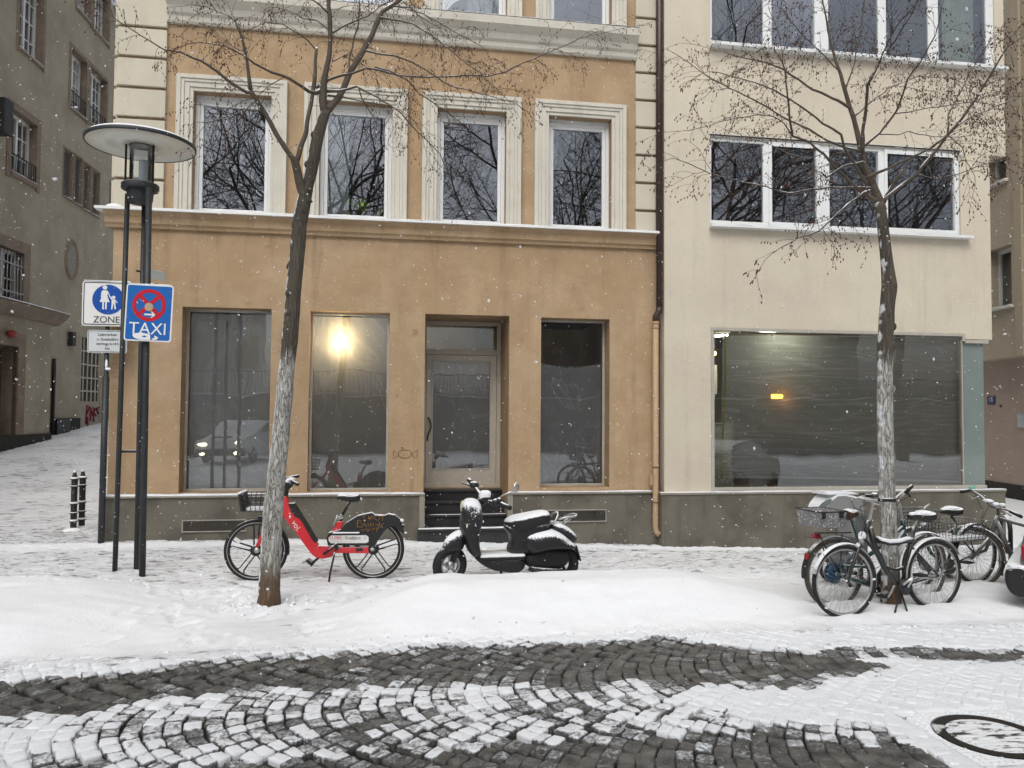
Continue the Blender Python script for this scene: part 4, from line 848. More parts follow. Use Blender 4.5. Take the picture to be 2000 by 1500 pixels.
# ================================================================ TREES
def bark_mat(name, top, limes, zlo, zhi):
    m = mat(name, top, .9, var=.35, vs=9, bump=.012, bs=14, stretch=(1, 1, .22)); nt = m.node_tree; L = nt.links.new
    b = nt.nodes['Principled BSDF']; src = b.inputs['Base Color'].links[0].from_socket
    tc = nn(nt, 'ShaderNodeTexCoord'); sx = nn(nt, 'ShaderNodeSeparateXYZ'); L(tc.outputs['Object'], sx.inputs[0])
    mp = nn(nt, 'ShaderNodeMapping'); mp.inputs['Scale'].default_value = (38, 38, 7); L(tc.outputs['Object'], mp.inputs[0])
    n = nn(nt, 'ShaderNodeTexNoise'); n.inputs['Scale'].default_value = 1.; n.inputs['Detail'].default_value = 6; n.inputs['Distortion'].default_value = .6; L(mp.outputs[0], n.inputs[0])
    # limewash between zlo and zhi with a ragged edge, cracked by the fissures
    def mr(a, c, inv=False):
        r_ = nn(nt, 'ShaderNodeMapRange'); r_.interpolation_type = 'SMOOTHSTEP'; r_.inputs[1].default_value = a; r_.inputs[2].default_value = c
        if inv: r_.inputs[3].default_value = 1; r_.inputs[4].default_value = 0
        return r_
    w_ = nn(nt, 'ShaderNodeMath', operation='MULTIPLY_ADD'); L(n.outputs[0], w_.inputs[0]); w_.inputs[1].default_value = .5; L(sx.outputs[2], w_.inputs[2])
    a1 = mr(zlo+.35, zlo+.8); L(w_.outputs[0], a1.inputs[0]); a2 = mr(zhi+.15, zhi+.35, True); L(w_.outputs[0], a2.inputs[0])
    ab = nn(nt, 'ShaderNodeMath', operation='SUBTRACT'); L(n.outputs[0], ab.inputs[0]); ab.inputs[1].default_value = .5
    aa = nn(nt, 'ShaderNodeMath', operation='ABSOLUTE'); L(ab.outputs[0], aa.inputs[0]); a3 = mr(.004, .028); L(aa.outputs[0], a3.inputs[0])
    m1 = nn(nt, 'ShaderNodeMath', operation='MULTIPLY'); L(a1.outputs[0], m1.inputs[0]); L(a2.outputs[0], m1.inputs[1]); m2 = nn(nt, 'ShaderNodeMath', operation='MULTIPLY'); L(m1.outputs[0], m2.inputs[0]); L(a3.outputs[0], m2.inputs[1])
    m4 = nn(nt, 'ShaderNodeMath', operation='MULTIPLY'); L(m2.outputs[0], m4.inputs[0]); m4.inputs[1].default_value = .88
    ft = mr(.25, .9, True); L(w_.outputs[0], ft.inputs[0]); mf = nn(nt, 'ShaderNodeMix', data_type='RGBA'); L(ft.outputs[0], mf.inputs[0]); L(src, mf.inputs[6]); mf.inputs[7].default_value = (.15, .092, .055, 1); src = mf.outputs[2]
    mx = nn(nt, 'ShaderNodeMix', data_type='RGBA'); L(m4.outputs[0], mx.inputs[0]); L(src, mx.inputs[6]); mx.inputs[7].default_value = (*limes, 1)
    # brown foot
    n2 = nn(nt, 'ShaderNodeTexNoise'); n2.inputs['Scale'].default_value = 4; L(tc.outputs['Object'], n2.inputs[0])
    # driven snow stuck on the weather side and on upward faces
    ge = nn(nt, 'ShaderNodeNewGeometry'); dt = nn(nt, 'ShaderNodeVectorMath', operation='DOT_PRODUCT'); L(ge.outputs['Normal'], dt.inputs[0]); dt.inputs[1].default_value = (-.82, -.10, .56)
    n5 = nn(nt, 'ShaderNodeTexNoise'); n5.inputs['Scale'].default_value = 11; n5.inputs['Detail'].default_value = 6; L(tc.outputs['Object'], n5.inputs[0])
    ad = nn(nt, 'ShaderNodeMath', operation='MULTIPLY_ADD'); L(n5.outputs[0], ad.inputs[0]); ad.inputs[1].default_value = .9; L(dt.outputs['Value'], ad.inputs[2])
    sn = mr(1.22, 1.34); L(ad.outputs[0], sn.inputs[0]); mx2 = nn(nt, 'ShaderNodeMix', data_type='RGBA'); L(sn.outputs[0], mx2.inputs[0]); L(mx.outputs[2], mx2.inputs[6]); mx2.inputs[7].default_value = SNOWC
    L(mx2.outputs[2], b.inputs['Base Color'])
    bp = b.inputs['Normal'].links[0].from_node; ml = nn(nt, 'ShaderNodeMath', operation='MULTIPLY'); L(aa.outputs[0], ml.inputs[0]); ml.inputs[1].default_value = 4; mi_ = nn(nt, 'ShaderNodeMath', operation='MINIMUM'); L(ml.outputs[0], mi_.inputs[0]); mi_.inputs[1].default_value = .35; L(mi_.outputs[0], bp.inputs['Height'])
    bp.inputs['Distance'].default_value = .03
    return m
M['bark'] = bark_mat('limewashed_bark', (.105,.09,.07), (.50,.50,.47), .05, 2.35)
M['limb'] = mat('limb_bark', (.095,.078,.060), .85, var=.3, vs=9, bump=.003, bs=40, snow=(.78, .6, 14))
M['twig'] = mat('twig_bark', (.075,.050,.038), .85, var=.3, vs=4)
M['catkin'] = mat('seed_catkin', (.085,.045,.032), .9, var=.4, vs=5)
def resample(pts, step):
    out = [pts[0]]; acc = 0
    for i in range(len(pts)-1):
        a, c = pts[i], pts[i+1]; l = (c[0]-a[0]).length; n = max(1, int(l/step))
        for k in range(1, n+1): t = k/n; out.append((a[0].lerp(c[0], t), a[1]+(c[1]-a[1])*t))
    return out
def bud(b, p, d, s, mi):
    d = (d*.35+Vector((rnd(-.25, .25), rnd(-.25, .25), -1))).normalized(); a = d.orthogonal().normalized()*s*.27; c = d.cross(a).normalized()*s*.27; m = p+d*s*.45
    b.add([p, m+a, m+c, m-a, m-c, p+d*s], [(0,1,2),(0,2,3),(0,3,4),(0,4,1),(5,2,1),(5,3,2),(5,4,3),(5,1,4)], mi)
def twig(b, p, d, ln, r, lvl, mi=0, budp=.40, droop=.10, bs_=.020):
    n = max(3, int(ln/.045)); pts = [p]; d = d.normalized()
    for i in range(n):
        d = (d+Vector((rnd(-1, 1), rnd(-1, 1), rnd(-1, 1)))*.20+Vector((0, 0, -droop))).normalized(); p = p+d*(ln/n); pts.append(p)
        if lvl > 0 and i > 0 and random.random() < .58:
            q = d.orthogonal(); q.rotate(Matrix.Rotation(rnd(0, 6.28), 3, d)); twig(b, p, d*.75+q.normalized()*.8, ln*rnd(.3, .55), r*.7, lvl-1, mi, budp, droop*1.3, bs_)
        if lvl <= 1 and random.random() < budp: bud(b, p, d, rnd(.7, 1.3)*bs_, 1)
    b.tube(pts, [r*(1-.6*i/n) for i in range(n+1)], 3, mi, cap=False)
    bud(b, p, d, bs_*1.2, 1)
def street_tree(name, base, Y, trunk, limbs, sc_, label, seed, dens=1.):
    random.seed(seed); root = empty(name, base, 0, label, 'tree', 'young street trees on the snowy pavement'); base = Vector(base)
    def poly(pts, yo):
        k = len(pts); out = []
        for i, (x, y, r) in enumerate(pts): p = onY(x, y, Y+yo*(i/(k-1))**1.2) - base; out.append((p, r*sc_))
        return out
    b = MB(); t = resample(poly(trunk, 0), .06); t = [(p+Vector((noise.noise(p*3)*.008, noise.noise(p*3+Vector((9,9,9)))*.008, 0)), r*(1+.07*noise.noise(p*5))) for p, r in t]
    t[0] = (t[0][0]-Vector((0, 0, .12)), t[0][1]*1.08); b.tube([p for p, _ in t], [r for _, r in t], 20)
    # knots where limbs were cut
    for i in range(9):
        p, r = t[int(len(t)*(.55+.05*i)) % len(t)]; a = rnd(0, 6.28); b.ell(p+Vector((math.cos(a), math.sin(a)*.6-.3, 0))*r*.85, (r*.45, r*.45, r*.6), 8, 6)
    b.build('trunk', M['bark'], root)
    b = MB(); cr = MB(); sn = MB()
    for lim, yo in limbs:
        t = resample(poly(lim, yo), .05); k = len(t); t = [(p+Vector((noise.noise(p*7), noise.noise(p*7+Vector((5,5,5))), noise.noise(p*7+Vector((8,1,2)))))*.010*(i > 1), r*(1+.1*noise.noise(p*11))) for i, (p, r) in enumerate(t)]
        big = lim[0][2] > 3.1
        b.tube([p for p, _ in t], [max(r, .0022) for _, r in t], 10 if big else 6)
        # snow lying along the upper side of the limbs
        if lim[0][2] > 1.6:
            i = 0
            while i < k-2:
                ln = random.randint(2, 7)
                if random.random() < .5:
                    seg = t[i:i+ln]
                    if len(seg) > 2 and abs((seg[-1][0]-seg[0][0]).normalized().z) < .88:
                        pk = len(seg); sn.tube([p+Vector((-.25*r, 0, r*.62)) for p, r in seg], [max(.002, r*.72*math.sin(math.pi*(j+.35)/(pk-.3))) for j, (p, r) in enumerate(seg)], 6)
                i += ln+random.randint(0, 2)
        L_ = sum((t[i+1][0]-t[i][0]).length for i in range(k-1)); s0 = .34 if big else .12
        for i in range(1, k-1):
            if i/k < s0: continue
            r = t[i][1]; pr = (.34 if r > .015 else .62)*dens
            for _ in range(2):
                if random.random() < pr*.60:
                    d = (t[i+1][0]-t[i-1][0]).normalized(); q = d.orthogonal(); q.rotate(Matrix.Rotation(rnd(0, 6.28), 3, d)); d2 = d*rnd(.3, .9)+q.normalized()*rnd(.4, .9)+Vector((0, 0, .15))
                    twig(cr, t[i][0], d2, rnd(.16, .42)*(1 if r < .015 else .8), rnd(.0020, .0030), 2 if random.random() < .6 else 1)
        d = (t[-1][0]-t[-2][0]).normalized(); twig(cr, t[-1][0], d, .35, .003, 2)
    b.build('limbs', M['limb'], root); cr.build('crown', [M['twig'], M['catkin']], root, recalc=False); tag(sn.build('limb_snow', M['snow'], root), kind='stuff')
    return root
T1tr = [(525,1184,26),(526,1150,23),(528,1100,22),(533,1000,21),(543,900,19.5),(553,800,18.5),(563,700,17.5),(572,600,17),(578,520,16.5),(585,440,16.5),(593,400,16),(601,360,14),(612,310,13.5),(622,265,13),(630,235,12),(638,215,10)]
T1 = [
 ([(640,216,8.5),(661,191,7.5),(674,165,7),(684,143,6.8),(704,108,6.5),(723,74,6),(739,41,5.5),(746,23,5),(766,11,4.5),(785,-3,4.2),(830,-60,3.5),(860,-150,2)], .5),
 ([(634,222,8),(630,196,9.5),(632,165,8),(637,140,6.5),(642,120,5.8),(645,80,5),(645,46,5.5),(642,11,4.5),(648,-40,4),(650,-200,2)], -.1),
 ([(600,398,13),(589,368,10.5),(581,339,9.5),(576,317,9),(571,310,5.8),(546,272,5.2),(517,221,5),(501,195,4.8),(490,179,5)], -.35),
 ([(490,179,4.4),(488,165,5),(485,144,3.6),(478,96,3),(470,65,2.7),(462,45,2.6)], -.1), ([(462,45,1.2),(445,30,1.),(424,22,.9),(400,12,.8),(382,10,.6)], -.3),
 ([(490,179,4),(482,181,3.6),(453,163,3.4),(424,139,3),(392,118,2.4),(354,102,1.8),(322,99,1.5),(264,61,1.1),(232,42,.9),(200,16,.6)], -.5),
 ([(577,318,8),(583,305,6),(597,256,5),(608,198,4.4),(613,160,4.6),(616,120,3.6),(618,93,3.2)], .3), ([(615,95,1.5),(600,78,1.4),(584,67,1.3),(552,48,1.2),(520,45,1.),(482,58,.8)], -.5),
 ([(626,178,6),(615,182,4.4),(603,179,3.8),(584,166,3.4),(565,154,3.2),(530,141,2.8),(498,125,2.2),(472,106,1.6),(440,90,1.2),(392,83,.8)], -.6),
 ([(636,178,4),(661,178,2.8),(679,174,2.6),(698,169,2.4),(711,177,2.),(739,191,1.8),(762,205,1.8),(785,223,1.7),(803,246,1.5),(831,271,1.2),(859,299,1.),(875,340,.8)], -.8),
 ([(700,170,1.6),(706,190,1.5),(716,207,1.4),(732,235,.9)], .2), ([(640,186,2),(670,189,1.6),(704,197,1.4),(739,203,1.2),(766,206,.9),(800,228,.8)], .5),
 ([(617,172,3),(635,159,2.6),(670,148,2.6),(688,144,2.6),(716,133,2.4),(737,136,2.3),(762,143,2.2),(785,148,2.),(831,151,1.8),(877,150,1.8),(915,147,1.7),(953,149,1.7),(988,141,1.6),(1010,128,1.5),(1052,110,1.3),(1100,90,1.1),(1132,75,.9),(1212,56,.7)], .7),
 ([(714,99,2.4),(739,105,2.1),(773,109,2.),(808,122,1.8),(831,136,1.6),(876,166,1.3),(924,179,1.1),(972,192,.9),(1000,200,.7)], -.5),
 ([(732,131,2),(762,138,1.8),(778,148,1.7),(799,159,1.6),(817,182,1.5),(842,198,1.3),(877,221,1.1),(898,239,1),(925,270,.8)], 1.),
 ([(742,34,2.6),(773,39,2.),(808,46,1.8),(831,62,1.6),(865,85,1.4),(900,115,1.2),(940,144,1),(985,189,.8)], -.9),
 ([(682,140,2.4),(684,110,2.2),(693,69,2.),(701,46,2.),(702,0,1.6),(705,-60,1)], .6), ([(650,64,2.),(688,44,1.8),(721,30,1.7),(739,14,1.6),(769,0,1.3),(800,-30,1)], .8),
 ([(644,60,2.2),(620,40,1.6),(590,35,1.3),(560,20,1),(530,12,.8)], .8), ([(645,30,2.2),(625,10,1.6),(600,-10,1.2),(570,-20,.9)], -.8), ([(500,195,1.6),(480,215,1.3),(450,225,1),(420,235,.8),(395,240,.7)], -.6),
 ([(556,150,1.3),(530,165,1.1),(500,190,1),(470,200,.8),(440,215,.7)], .6), ([(646,-10,2),(690,-20,1.6),(740,-10,1.2),(800,20,1),(850,50,.8)], 1.0),
 ([(766,12,1.8),(800,15,1.5),(850,40,1.3),(900,70,1.1),(940,90,.8)], .8), ([(650,120,1.4),(670,110,1.2),(700,120,1),(740,150,.8)], .9), ([(478,100,1.2),(450,90,1),(420,60,.9),(390,50,.7)], .7)]
b1 = onZ(525, 1182, 0); street_tree('street_tree', (b1.x, b1.y, 0), b1.y, T1tr, T1, b1.y/1500*.85, 'leaning young street tree with whitewashed trunk standing in front of the red bicycle', 21)
T2tr = [(1741,1190,24),(1740,1160,21),(1738,1080,18.5),(1733,980,17.5),(1730,880,17),(1728,760,16.5),(1729,680,16),(1732,610,16.5),(1737,560,16.5),(1733,520,13.5),(1726,460,12),(1722,420,12),(1718,395,10.5)]
T2 = [
 ([(1724,412,10),(1713,381,9),(1702,353,8),(1688,322,7.2),(1681,287,6.5),(1674,259,5.6),(1667,231,5.4),(1660,210,5),(1650,175,4.6),(1643,147,4.),(1632,122,3.2),(1618,60,2.4),(1608,7,1.8),(1600,-80,1.2)], .3),
 ([(1685,301,4.4),(1685,259,3.8),(1692,210,3.2),(1695,168,3),(1704,150,3.2)], -.3), ([(1696,165,2.2),(1710,140,1.8),(1720,115,1.6),(1748,52,1.3),(1790,7,1)], -.7),
 ([(1683,290,3.2),(1720,259,2.4),(1751,217,2.2),(1762,189,2.),(1772,154,1.9),(1797,122,1.6),(1825,70,1.2),(1839,21,.9)], -.7),
 ([(1662,212,3.6),(1636,196,3.),(1615,185,2.8),(1587,175,2.6),(1562,157,2.4),(1531,136,2.2),(1496,122,1.6),(1457,115,1.2),(1387,94,.8)], .7),
 ([(1695,364,4),(1671,325,3.),(1650,290,2.6),(1643,262,2.6),(1608,241,2.),(1580,220,1.9),(1545,196,1.7),(1517,178,1.6),(1475,161,1.2),(1405,143,.8)], -.6),
 ([(1685,297,3.4),(1650,287,2.6),(1615,273,2.4),(1580,252,2.2),(1548,238,2.),(1510,217,1.8),(1475,196,1.6),(1433,175,1.4),(1394,157,1.2),(1345,122,.9),(1310,101,.7)], .8),
 ([(1716,395,5),(1685,378,3.4),(1650,346,3.),(1629,325,2.8),(1608,301,2.6),(1583,280,2.4),(1548,266,2.6),(1541,224,2.2),(1538,189,1.8),(1534,140,1.4),(1520,110,1)], -.5),
 ([(1548,266,1.8),(1531,241,1.3),(1510,227,1.2),(1475,224,1.1),(1422,234,.9),(1345,255,.7)], -.7),
 ([(1722,402,6),(1730,388,4.4),(1755,367,3.6),(1790,339,3.4),(1818,308,3.3),(1849,266,3.2),(1877,234,2.8),(1905,196,2.5),(1930,154,2.3),(1951,119,2.),(1968,91,2.)], -.6), ([(1968,91,1.1),(2000,70,.9),(2040,50,.7)], -.2),
 ([(1849,266,2.2),(1874,241,1.8),(1916,220,1.6),(1965,199,1.3),(2010,182,1),(2050,170,.7)], .5), ([(1851,262,2.4),(1853,224,1.9),(1867,196,1.6),(1895,140,1.3),(1930,87,1),(1950,60,.8)], .7),
 ([(1688,350,4),(1734,329,2.8),(1779,308,2.5),(1818,290,2.4),(1849,266,2)], -.6), ([(1730,385,4),(1734,378,4.),(1748,353,3.8),(1765,332,3.2)], -.1),
 ([(1700,367,3),(1671,367,2.),(1625,366,1.9),(1580,371,1.8),(1541,378,1.6),(1496,364,1.3),(1440,353,1.1),(1387,339,1),(1352,322,.9),(1321,311,.7)], -.8),
 ([(1700,372,3),(1685,378,2.4),(1657,399,2.1),(1625,427,2.),(1601,451,1.8),(1559,465,1.3),(1510,493,.9)], -.9), ([(1686,316,2.6),(1646,325,2.2),(1615,346,2.2),(1600,335,1),(1570,320,.7)], -.5),
 ([(1716,262,1.6),(1753,264,1.2),(1776,257,1.2),(1822,267,1.1),(1868,268,1),(1914,260,.8),(1960,262,.6)], .7), ([(1748,222,1.4),(1787,216,1.1),(1845,207,1),(1900,198,.8),(1950,180,.7)], -.9),
 ([(1668,228,1.8),(1700,200,1.5),(1740,170,1.3),(1790,150,1.1),(1850,150,.9),(1900,170,.7)], .9), ([(1650,180,1.6),(1670,120,1.4),(1680,60,1.3),(1690,0,1),(1695,-60,.8)], .2), ([(1640,140,1.5),(1600,100,1.2),(1560,60,1),(1530,20,.8)], -.7),
 ([(1790,340,1.4),(1830,350,1.1),(1870,340,1),(1920,320,.8),(1960,315,.6)], -.7), ([(1534,150,1.2),(1520,60,1),(1500,10,.8)], .4), ([(1850,262,1.5),(1880,290,1.1),(1890,320,.9),(1905,345,.7)], -.3), ([(1608,300,1.2),(1580,310,1),(1540,300,.9),(1500,280,.8),(1450,265,.7)], .6)]
b2 = onZ(1741, 1190, 0.0); street_tree('street_tree', (b2.x, b2.y, 0), b2.y, T2tr, T2, b2.y/1500*.95, 'straight whitewashed young street tree with the black city bicycle chained to it', 22, 1.0)
# big bare trees, wall and buildings on the viewer's side of the road: they show as reflections in the panes
M['oldbark'] = mat('old_tree_bark', (.15,.13,.11), .9, var=.3, vs=3)
def big_tree(x, y, h, seed, label):
    random.seed(seed); root = empty('plane_tree', (x, y, 0), rnd(0, 6), label, 'tree', 'big bare trees reflected in the window panes'); b = MB(); cr = MB()
    def grow(p, d, ln, r, lvl):
        n = 6; pts = [p]; rs = [r]
        for i in range(n):
            d = (d+Vector((rnd(-1, 1), rnd(-1, 1), rnd(-.6, .8)))*.16).normalized(); p = p+d*ln/n; pts.append(p); rs.append(r*(1-.5*(i+1)/n))
            if lvl < 4 and i >= (1 if lvl else 2):
                for _ in range(2 if lvl < 3 else 2):
                    if random.random() < .75:
                        q = d.orthogonal(); q.rotate(Matrix.Rotation(rnd(0, 6.28), 3, d)); grow(p, d*.8+q.normalized()*rnd(.6, 1.1)+Vector((0, 0, .1)), ln*rnd(.5, .72), rs[-1]*.60, lvl+1)
        (b if lvl < 2 else cr).tube(pts, rs, 8 if lvl < 2 else 4 if lvl < 3 else 3, cap=False)
    grow(Vector((0, 0, -.1)), Vector((0, 0, 1)), h, .26, 0)
    b.build('trunk', M['oldbark'], root, recalc=False); cr.build('crown', M['oldbark'], root, recalc=False)
big_tree(-3.6, -6.5, 10.5, 5, 'big bare tree reflected in the left upstairs panes of the ochre building'); big_tree(4.6, -5.5, 10, 8, 'big bare tree reflected in the right upstairs panes of the ochre building'); big_tree(12.5, -6.5, 10.5, 14, 'big bare tree reflected in the window bands of the cream building'); big_tree(20, -5, 10., 15, 'big bare tree reflected at the right end of the window bands'); big_tree(-11.5, -7, 10, 16, 'big bare tree reflected in the far left panes')
M['conc'] = mat('concrete', (.22,.21,.19), .9, var=.2, vs=1, streak=.3)
rw = empty('retaining_wall', (0, -10.5, 0), 0, 'long concrete wall with a railing and snow on top, reflected in the shop windows', 'wall')
b = MB(); b.box(-30, 34, -.4, 0, -.1, 2.4); b.box(-30, 34, -.45, .06, 2.401, 2.5); b.build('wall_body', M['conc'], rw); b = MB(); snowstrip(b, -30, 34, -.4, .05, 2.501, .08, step=.6); b.build('snow', M['snow'], rw)
b = MB(); b.box(-30, 34, -.2, -.16, 3.5, 3.54); b.box(-30, 34, -.2, -.16, 2.62, 2.65)
for i in range(400): x = -30+.16*i; b.box(x-.01, x+.01, -.19, -.17, 2.6, 3.5)
b.build('railing', M['black'], rw)
def block(x0, x1, y0, y1, h, m, label):
    o = empty('reflected_building', ((x0+x1)/2, y0, 0), 0, label, 'building'); b = MB(); cx = (x0+x1)/2; hol = []
    wins_ = []; z = 1.2
    while z < h-2:
        x = x0+1.5
        while x < x1-2: wins_.append((x-cx, x+1.3-cx, z, z+1.7)); x += 3
        z += 3.2
    b.box(x0-cx, x1-cx, y1-y0, 0, -.1, h); b.build('wall', m, o)
    w1 = MB()
    for a, c, e, f in wins_: w1.box(a, c, -.05, .04, e, f)
    b = w1; b.build('window_bays', M['dark'], o); b = MB(); b.box(x0-cx-.4, x1-cx+.4, y1-y0-.4, .4, h, h+.5); b.build('roof', M['snow'], o)
block(-30, -9, -24, -34, 13, M['stucco'], 'pale apartment block with snowy roof seen only as a reflection at the left'); block(9, 32, -26, -36, 11, M['conc'], 'grey apartment block with snowy roof seen only as a reflection at the right')
# ================================================================ STREET FURNITURE
# street lamp on three posts
Lc = Vector((-2.86, 9.28, 0)); lamp = empty('street_lamp', Lc, 0, 'tall three legged street lamp with wide round disc before the ochre corner', 'street lamp')
posts = [onZ(224, 1117), onZ(278, 1128), onZ(266, 1115)]
ztop = 4.40
for p in posts:
    q = p-Lc; k = .105
    b = MB(); d = q.normalized(); 
    b.tube([(q.x, q.y, -.15), (q.x*.80, q.y*.85, ztop-.07)], .028 if p is not posts[1] else .034, 12); b.build('post', M['graypaint'], lamp)
# the posts carry a ring; rods above it carry the disc
cx = sum((p-Lc).x for p in posts)/3; cyy = sum((p-Lc).y for p in posts)/3
cc = Vector((0.0, 0.0, 0))
b = MB(); b.lathe([(0, 4.19), (.115, 4.20), (.135, 4.24), (.145, 4.37), (.145, 4.40)], cc, n=36); b.lathe([(.14, 4.355), (.195, 4.355), (.20, 4.365), (.20, 4.415), (.19, 4.425), (0, 4.425)], cc, n=40); b.build('ballast_housing', M['graypaint'], lamp, bevel=0)
b = MB(); 
for a in (R(195), R(-18), R(75)): b.tube([(.155*math.cos(a), .155*math.sin(a), 4.42), (.155*math.cos(a), .155*math.sin(a), 4.90)], .0125, 8)
b.build('rod', M['black'], lamp)
b = MB(); b.lathe([(.118, 4.425), (.118, 4.885)], cc, n=36); b.build('glass_cylinder', M['clearglass'], lamp)
M['inner'] = mat('frosted_tube', (.62,.66,.68), .3, var=.02)
b = MB(); b.lathe([(0, 4.425), (.05, 4.425), (.05, 4.68), (.042, 4.70), (0, 4.70)], (0.03, 0, 0), n=24); b.build('frosted_tube', M['inner'], lamp)
M['disc'] = mat('lamp_disc_white', (.64,.64,.58), .4, var=.05, vs=3)
b = MB(); b.lathe([(0, 4.875), (.12, 4.875), (.121, 4.868), (.30, 4.868), (.302, 4.874), (.56, 4.874), (.562, 4.868), (.575, 4.868)], cc, n=64); dk = b.build('disc', M['disc'], lamp)
b = MB(); b.lathe([(.572, 4.862), (.585, 4.862), (.588, 4.87), (.588, 4.90), (.575, 4.905), (.2, 4.965), (0, 4.97)], cc, n=64); b.build('rim', M['graypaint'], lamp)
b = MB(); b.lathe([(.575, 4.906), (.56, 4.925), (.3, 4.985), (.15, 5.01), (0, 5.015)], cc, n=48); b.build('snow_cap', M['snow'], lamp)
b = MB(); b.lathe([(.115, 4.86), (.125, 4.86), (.125, 4.875)], cc, n=36); b.build('collar', M['graypaint'], lamp)
q0, q1 = posts[0]-Lc, posts[2]-Lc; zc = onY(255, 882, 9.35).z
b = MB(); b.tube([(q0.x, q0.y, zc), (q1.x, q1.y, zc), (q1.x+.09, q1.y-.05, zc)], .016, 8); b.build('cross_bar', M['graypaint'], lamp)
b = MB(); b.tube([(q1.x+.12, q1.y-.02, onY(290, 551, 9.1).z), (q1.x+.12, q1.y-.02, onY(290, 551, 9.1).z+.03)], .05, 12); b.build('bracket', M['steel'], lamp)
# sign helper: rounded plate in local x,z facing -y
def rplate(b, w_, h, r, y0, y1, mi=0, cx=0, cz=0):
    pts = []
    for sx, sz, a0 in ((1, 1, 0), (-1, 1, 90), (-1, -1, 180), (1, -1, 270)):
        for k in range(6): a = R(a0+18*k); pts.append((cx+sx*(w_/2-r)+r*math.cos(a), cz+sz*(h/2-r)+r*math.sin(a)))
    b.ext(pts, y0, y1, mi)
def disc(b, r, y0, y1, cx=0, cz=0, mi=0, n=40): b.ext([(cx+r*math.cos(2*math.pi*i/n), cz+r*math.sin(2*math.pi*i/n)) for i in range(n)], y0, y1, mi)
M['signwhite'] = mat('sign_white', (.74,.75,.74), .35, var=.04); M['signgrey'] = mat('sign_pale_grey', (.58,.62,.63), .35, var=.04); M['signred'] = mat('sign_red', (.50,.012,.025), .35, var=.05); M['sblack'] = mat('sign_black', (.02,.02,.022), .4); M['skyblue'] = mat('sign_taxi_blue', (.012,.12,.42), .35, var=.06)
M['signback'] = mat('sign_edge', (.35,.36,.36), .4, .7)
# taxi stand sign on the lamp posts
A = onY(247, 554, 8.97); Bq = onY(334, 668, 8.97); tc_ = (A+Bq)/2
ts = empty('taxi_sign', tc_, R(-3), 'blue TAXI no stopping sign with white arrow and torn sticker, fixed to the lamp posts', 'traffic sign'); ts.rotation_euler.y = R(2.0)
W_, H_ = .50, .63
b = MB(); rplate(b, W_, H_, .03, 0, .012); b.build('plate', M['signwhite'], ts)
b = MB(); rplate(b, W_-.03, H_-.03, .022, -.002, -.0002); b.build('blue_field', M['skyblue'], ts)
b = MB(); n = 48; R1, R2 = .178, .138; cz = .085
vs = [(rr*math.cos(2*math.pi*i/n), y, cz+rr*math.sin(2*math.pi*i/n)) for rr, y in ((R1, -.0021), (R1, -.0045), (R2, -.0045), (R2, -.0021)) for i in range(n)]
b.add(vs, [(j*n+i, j*n+(i+1) % n, (j+1)*n+(i+1) % n, (j+1)*n+i) for j in range(3) for i in range(n)]); b.build('red_ring', M['signred'], ts)
b = MB()
for s_ in (1, -1):
    c_ = .7071; b.obox((0, -.0033 if s_ > 0 else -.0030, cz), (c_*.14, 0, s_*c_*.14), (-s_*c_*.021, 0, c_*.021), (0, .001, 0))
b.build('red_cross', M['signred'], ts)
b = MB(); zz = -.018; b.box(-.045, .05, -.006, -.0046, zz-.009, zz+.009); b.ext([(.02, zz+.034), (.038, zz+.034), (.072, zz), (.038, zz-.034), (.02, zz-.034), (.052, zz)], -.0062, -.0048); b.build('arrow', M['signwhite'], ts)
text('lettering', 'TAXI', .185, M['signwhite'], ts, (0.0, -.0035, -.180), sx=.98)
M['stick'] = mat('faded_sticker', (.55,.33,.12), .6, c2=(.35,.34,.33), c2s=30, c2t=(.48,.55), var=.2)
b = MB(); disc(b, .046, -.008, -.0064, .0, .065); b.build('round_sticker', M['stick'], ts)
b = MB(); b.ext([(-.155, -.262), (-.15, -.235), (-.11, -.228), (-.06, -.222), (.0, -.232), (.03, -.245), (.035, -.30), (-.02, -.302), (-.08, -.298), (-.13, -.285)], -.0065, -.0045); b.ext([(.075, -.245), (.12, -.268), (.10, -.295), (.06, -.300), (.045, -.285), (.075, -.275)], -.0065, -.0045); b.build('torn_sticker', M['signwhite'], ts)
b = MB(); b.ext([(-.06, -.262), (-.03, -.250), (.0, -.262), (-.03, -.275)], -.0068, -.0066); b.build('sticker_gap', M['skyblue'], ts)
b = MB(); snowstrip(b, -.20, .22, -.001, .012, H_/2-.001, .012, step=.03); b.build('snow', M['snow'], ts)
